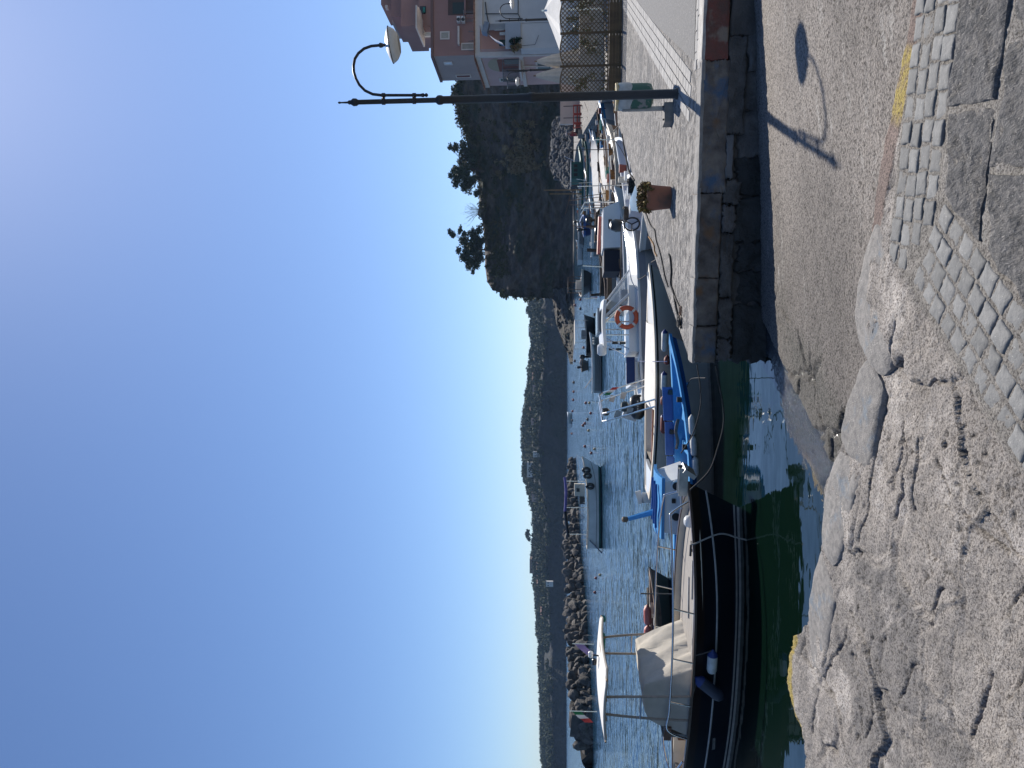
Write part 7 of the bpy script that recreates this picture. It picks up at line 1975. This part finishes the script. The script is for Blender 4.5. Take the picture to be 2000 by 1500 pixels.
def mauve_house():
    K = pd(843, 110, 60.0); Lf = pd(861, 158, 64.5); z1 = K.z
    Rg = Vector((K.x + 18, 59.5, 0)); Bk = Vector((Rg.x, 68, 0))
    t = thing('mauve_house', 'tall mauve brown apartment house with air conditioners rising behind the pink one', 'house', (K.x, K.y, QZ)); o = t.location
    fr = Facade(K, Rg); sd = Facade(Lf, K)
    for (nm, a, b, m, f) in (('front_wall', K, Rg, MMAUV, fr), ('side_wall', Lf, K, MTAUPE, sd)):
        mb = MB(); n_in = -f.n * .35; quad_prism(mb, a - o, b - o, b + n_in - o, a + n_in - o, 0, z1 - QZ); mb.build(nm, m, t)
    mb = MB(); quad_prism(mb, Lf - o, K - o, Rg - o, Bk - o, z1 - QZ - .1, z1 - QZ + .02); mb.build('roof', MTRIM, t)
    for f, a, b in ((fr, K, Rg), (sd, Lf, K)):
        L_ = (Vector((b.x, b.y, 0)) - Vector((a.x, a.y, 0))).length; c = (Vector((a.x, a.y, 0)) + Vector((b.x, b.y, 0))) / 2 + f.n * .06
        mb = MB(); mb.box((0, 0, 0), (L_ + .1, .12, .22)); mb.build('parapet_cap', mat('dark_cap', (0.16, 0.10, 0.09), rough=.9), t, loc=Vector((c.x, c.y, z1 - .06)) - o, rot=(0, 0, f.rz))
    fr.window(t, 862, 876, 64, 75, mat('frosted_pane', (0.36, 0.34, 0.28), (0.28, 0.27, 0.22), scale=6, rough=.4), MTRIM, .10)
    fr.window(t, 903, 926, 86, 96, mat('grey_door', (0.30, 0.28, 0.24), (0.24, 0.22, 0.19), scale=3, rough=.6), MTRIM, .08)
    fr.panel(t, 'awning_box', 895, 898.5, 55, 90, MTRIM, out=.22, th=.35)
    for y in (36, 0) and ((36, 46.5),):
        pass
    for (x0, x1) in ((893.5, 900), (902, 909)):
        w = fr.panel(t, 'air_conditioner', x0, x1, 36, 46.5, MGLOBE, out=.22, th=.4)
        c, ww, hh = fr.rect(x0, x1, 38, 44); m = MB(); m.lathe([(.14, 0), (.14, .02), (.002, .021)], n=16, M=Matrix.Rotation(R(90), 4, 'X'), c=(-.05, -.21, 0)); m.build('fan', MDARK, w)
    # balcony at the right: the shade of its recess painted as a flat dark panel
    fr.panel(t, 'loggia_shade', 875, 925, -20, 29, mat('loggia_shadow_wall', (0.10, 0.065, 0.055), (0.08, 0.055, 0.05), scale=1, rough=.9), out=.012, th=.02)
    fr.panel(t, 'loggia_door', 884, 907, 5, 27, mat('dark_green_door', (0.012, 0.03, 0.03), rough=.5), out=.03, th=.03)
    fr.panel(t, 'loggia_beam', 907, 910, -20, 30, MMAUV, out=.10, th=.2)
    rp = [fr.at(926, 25) + fr.n * .05, fr.at(926, 25) + fr.n * .5, fr.at(926, 42) + fr.n * .5, fr.at(926, 42) + fr.n * .05]
    railing(t, [p - o for p in rp], .8, MIRON)
    for y in (62, 81, 99):
        a = fr.at(926, y) + fr.n * .1; m = MB(); m.tube([a - o, a - o + Vector((0, 0, .45))], .03, n=5); m.build('rail_post', MIRON, t)
    sd.window(t, 869, 882, 121, 125, mat('bright_pane', (0.55, 0.60, 0.66), rough=.15), MGREYW, .08)
    sd.window(t, 892, 918, 146, 150, mat('red_brown_shutter', (0.16, 0.06, 0.05), rough=.7), MTRIM, .08)
    # set back upper storeys with roof terrace
    up = thing('terrace_storey', 'stepped upper storey with concrete canopy above the mauve house', 'house', (K.x + 2, 62, z1 + .03))
    uo = up.location; Y = 62.5
    def blockpx(nm, x0, x1, y0, y1, m, dep=4, Y_=Y):
        a = pd(x1, y1, Y_); b = pd(x0, y0, Y_); mb = MB(); c = (a + b) / 2
        mb.box((c.x - uo.x, Y_ + dep / 2 - uo.y, c.z - uo.z), (abs(b.x - a.x), dep, abs(b.z - a.z))); return mb.build(nm, m, up)
    blockpx('terrace_wall', 818, 841, -40, 52, MMAUV, 4.0, 62.6)
    blockpx('middle_wall', 783, 818, -40, 50, MMAUV, 5.0, 64.5)
    blockpx('upper_wall', 764, 783, -40, 32, MMAUV, 5.0, 66.0)
    blockpx('lift_tower', 766, 803, 20, 45, MTAUPE, 3.0, 67.5)
    blockpx('top_wall', 744, 764, -40, 8, MMAUV, 4.0, 67.0)
    blockpx('chimney', 752, 757, 10, 15, MTRIM, .5, 66.5)
    cn = blockpx('canopy', 811.5, 814.5, 10, 54, MTRIM, 3.5, 60.0)
    a = pd(811, 52, 60.0); b = pd(829, 79, 67.0); m = MB()
    q = [pd(812, 52, 60.2), pd(815, 10, 60.2), pd(821, 10, 63.8), pd(829, 79, 67.5)]
    m = MB(); P = [p - uo for p in (pd(811.5, 54, 60.0), pd(826.5, 80, 64.5), pd(829, 80, 64.5), pd(815, 54, 60.0))]; m.face(P); m.face([p + Vector((2.0, .6, 0)) for p in P][::-1])
    for k in range(4): m.face([P[k], P[(k + 1) % 4], P[(k + 1) % 4] + Vector((2.0, .6, 0)), P[k] + Vector((2.0, .6, 0))])
    m.build('canopy_side', MTRIM, up)
    blockpx('canopy_post', 828, 842, 63, 69.5, MTRIM, .3, 62.5)
    blockpx('opening', 820, 832, 12, 26, MDARK, .05, 62.55)
    blockpx('planter', 826, 830, 14, 23, MTEAL, .2, 62.3)
mauve_house()
# parasols on the terrace
def open_parasol():
    Y = 27.0; c = pd(1082, 20, Y); t = thing('parasol', 'large open white parasol above the lattice fence', 'parasol', (c.x, Y, QZ)); o = t.location
    ze = pd(1093, 20, Y).z - QZ; zt = pd(1062, 20, Y).z - QZ; w = 78 * Y / FPX
    m = MB(); n = 8; rim = []
    for k in range(n):
        a0 = 2 * math.pi * k / n; a1 = 2 * math.pi * (k + 1) / n
        for q in range(6):
            f0 = q / 6; f1 = (q + 1) / 6
            def pt(f, a): 
                return Vector((w * f * math.cos(a), w * f * math.sin(a), zt + (ze - zt) * f ** .9))
            am = (a0 + a1) / 2
            def midp(f): p = (pt(f, a0) + pt(f, a1)) / 2; p.z -= .06 * f; return p
            m.face([pt(f0, a0), pt(f1, a0), midp(f1), midp(f0)]); m.face([midp(f0), midp(f1), pt(f1, a1), pt(f0, a1)])
        p0 = pt(1, a0); p1 = pt(1, a1); mm = (p0 + p1) / 2 - Vector((0, 0, .06))
        m.face([p0, mm, mm - Vector((0, 0, .22)), p0 - Vector((0, 0, .22))]); m.face([mm, p1, p1 - Vector((0, 0, .22)), mm - Vector((0, 0, .22))])
    m.build('canopy', MWCAN, t)
    m = MB(); m.tube([(0, 0, 0), (0, 0, zt + .08)], .035, n=10); m.build('pole', MSTEEL, t)
    m = MB(); m.lathe([(.4, 0), (.4, .08), (.1, .12)], n=16); m.build('base', MCONC, t)
    for k in range(8):
        a = 2 * math.pi * k / 8; m = MB(); m.tube([(0, 0, ze - .1), (w * .6 * math.cos(a), w * .6 * math.sin(a), zt + (ze - zt) * .62 - .02)], .015, n=5); m.build('rib', MSTEEL, t)
open_parasol()
def shut_parasol(y, xt, Y, label):
    c = pd(1080, y, Y); t = thing('folded_parasol', label, 'parasol', (c.x, Y, QZ), 0, 'folded beige parasols'); zt = pd(xt, y, Y).z - QZ; zb = .9
    rows = []
    for k in range(12):
        f = k / 11; r = .06 + .34 * f ** .8
        rows.append([Vector(((r + .05 * f * math.cos(q * 9)) * math.cos(q), (r + .05 * f * math.cos(q * 9)) * math.sin(q), zt + (zb - zt) * f)) for q in np.linspace(0, 2 * math.pi, 48, endpoint=False)])
    m = MB(); m.grid(rows, closed_u=True); m.face(rows[0]); m.build('canopy', MCANVAS, t, smooth=R(50))
    m = MB(); m.tube([(0, 0, 0), (0, 0, zt + .1)], .03, n=8); m.build('pole', MWOODB, t)
shut_parasol(119, 1049, 29.5, 'folded beige parasol beside the open white one')
shut_parasol(147, 1047, 29.5, 'folded beige parasol nearest the lamp post')
# far quay wall, red barrier and the seated person
MREDP = mat('orange_red_barrier', (0.46, 0.075, 0.05), (0.38, 0.06, 0.045), scale=6, rough=.6)
def barrier(y0, y1, Y, label):
    a = pd(1124, y1, Y); b = pd(1124, y0, Y); w = (b - a).length; c = (a + b) / 2
    t = thing('barrier', label, 'barrier', (c.x, Y, QZ), 0, 'red barriers on the far quay'); h = (1124 - 1108) * Y / FPX
    for x in (-w / 2, w / 2):
        m = MB(); m.box((x, 0, h / 2), (.10, .10, h)); m.build('upright', MREDP, t)
    for z in (.12, h * .5, h * .95):
        m = MB(); m.box((0, 0, z), (w, .06, .10)); m.build('bar', MREDP, t)
    m = MB(); m.box((0, .02, h * .5), (w * .7, .03, h * .5)); m.build('panel', MREDP if y0 > 225 else MGREYH, t)
barrier(206, 222, 62, 'red barrier with a grey panel on the far quay, rightmost of three')
barrier(224, 240, 62, 'red barrier in the middle of the row on the far quay')
barrier(242, 250, 62, 'red barrier next to the seated person on the far quay')
def person():
    Y = 60.0; c = pd(1124, 262, Y); t = thing('person', 'person in a red striped shirt and pale cap sitting on the far quay edge', 'person', (c.x, Y, QZ), R(25))
    J = [(0, 0, .46), (0, 0, .72), (.02, 0, .95), (.04, 0, 1.06), (.06, 0, 1.18),           # pelvis..head
         (0, -.10, .46), (.38, -.12, .46), (.42, -.12, .10), (.54, -.12, .05),
         (0, .10, .46), (.38, .12, .48), (.42, .12, .10), (.54, .12, .05),
         (.0, -.20, .92), (.14, -.24, .70), (.32, -.16, .62), (.0, .20, .92), (.14, .24, .70), (.32, .16, .62)]
    E_ = [(0, 1), (1, 2), (2, 3), (3, 4), (0, 5), (5, 6), (6, 7), (7, 8), (0, 9), (9, 10), (10, 11), (11, 12), (2, 13), (13, 14), (14, 15), (2, 16), (16, 17), (17, 18)]
    rad = [.15, .15, .14, .055, .105, .10, .085, .055, .045, .10, .085, .055, .045, .06, .05, .035, .06, .05, .035]
    me = bpy.data.meshes.new('body'); me.from_pydata(J, E_, []); o = link('body', me, t)
    me.materials.append(mat('skin', (0.36, 0.19, 0.13), (0.31, 0.16, 0.11), scale=10, rough=.6))
    sk = o.modifiers.new('Skin', 'SKIN'); sk.use_smooth_shade = True
    for i, r in enumerate(rad): me.skin_vertices[0].data[i].radius = (r, r)
    me.skin_vertices[0].data[0].use_root = True
    o.modifiers.new('Sub', 'SUBSURF').levels = 1; o.modifiers['Sub'].render_levels = 1
    m = MB()
    for k in range(8):
        z = .50 + k * .06; rr = .175 - .004 * k
        m.lathe([(rr, z), (rr + .004, z + .03), (rr, z + .06)], n=16, c=(.01, 0, 0), caps=False)
        m.cur = (k + 1) % 2
    m.build('striped_shirt', [mat('shirt_red', (0.42, 0.06, 0.06), rough=.9), mat('shirt_dark', (0.04, 0.025, 0.04), rough=.9)], t, smooth=SM)
    m = MB(); m.lathe([(.115, 1.21), (.12, 1.25), (.09, 1.31), (.01, 1.33)], n=14, c=(.06, 0, 0)); m.box((.17, 0, 1.22), (.13, .16, .02)); m.build('cap', mat('cap_cloth', (0.5, 0.42, 0.42), rough=.9), t, smooth=SM)
    for s in (-.11, .11):
        m = MB(); m.tube([(-.02, s, .46), (.38, s * 1.1, .47), (.42, s * 1.1, .14)], [.125, .105, .085], n=10); m.build('trouser_leg', mat('dark_trousers', (0.03, 0.03, 0.04), rough=.9), t, smooth=SM)
    m = MB(); m.box((0, 0, .17), (.5, .5, .34)); tag(m.build('stone_seat', MCONC, loc=(c.x, Y, QZ), rot=(0, 0, R(25))), 'low stone block the seated person rests on at the far quay', 'stone block')
person()
# drystone slope under the cliff at the far quay
def rubble_slope():
    t = thing('rubble_wall', 'sloping wall of grey boulders below the cliff at the end of the far quay', 'wall', pd(1120, 300, 110))
    o = t.location
    mr = mat('grey_boulder', (0.10, 0.098, 0.098), (0.065, 0.064, 0.064), scale=1.5, rough=.95, bump=.6, bscale=5, bdist=.1, rand=.3, coord='obj')
    ms = []
    for k in range(4):
        q = ROCKS[k].copy(); q.materials.clear(); q.materials.append(mr); ms.append(q)
    n = 0
    for k in range(280):
        y = rng.uniform(232, 368); f = rng.random()
        top = 1078 + max(0, (300 - y)) * .10 + max(0, y - 330) * .75
        if y > 330: top = min(top, 1118)
        x = 1121 + (top - 1121) * f
        p = pd(x, y, 108 + 14 * f); r = rng.uniform(.45, .8)
        r_o = link('boulder', rng.choice(ms), t, loc=p - o, rot=(rng.uniform(0, 6), rng.uniform(0, 6), rng.uniform(0, 6))); r_o.scale = (r, r, r * .9)
    m = MB(); P = [pd(1122, 225, 110.5), pd(1122, 372, 110.5), pd(1100, 362, 118), pd(1080, 330, 124), pd(1078, 300, 124), pd(1086, 228, 124)]
    m.face([p - o for p in P]); m.build('earth_core', MBEACH, t)
rubble_slope()
# lamp post, wall and rails at the far quay
m = MB(); a = pd(1118, 196, 70); m.box((0, 0, .9), (4.5, .3, 1.8)); tag(m.build('far_wall', MTRIM, loc=(a.x, 70, QZ)), 'pale low building end on the far quay behind the lamp post', 'wall')
for k, y in enumerate((207, 230, 246)):
    a = pd(1126, y, 58); m = MB(); m.tube([(0, 0, 0), (0, 0, 1.5)], .03, n=6); tag(m.build('iron_post', MPOST, loc=(a.x, 58, QZ)), ['thin iron post on the far quay, rightmost of three', 'thin iron post on the far quay, middle of three', 'thin iron post on the far quay beside the seated person'][k], 'post', 'iron posts on the far quay')
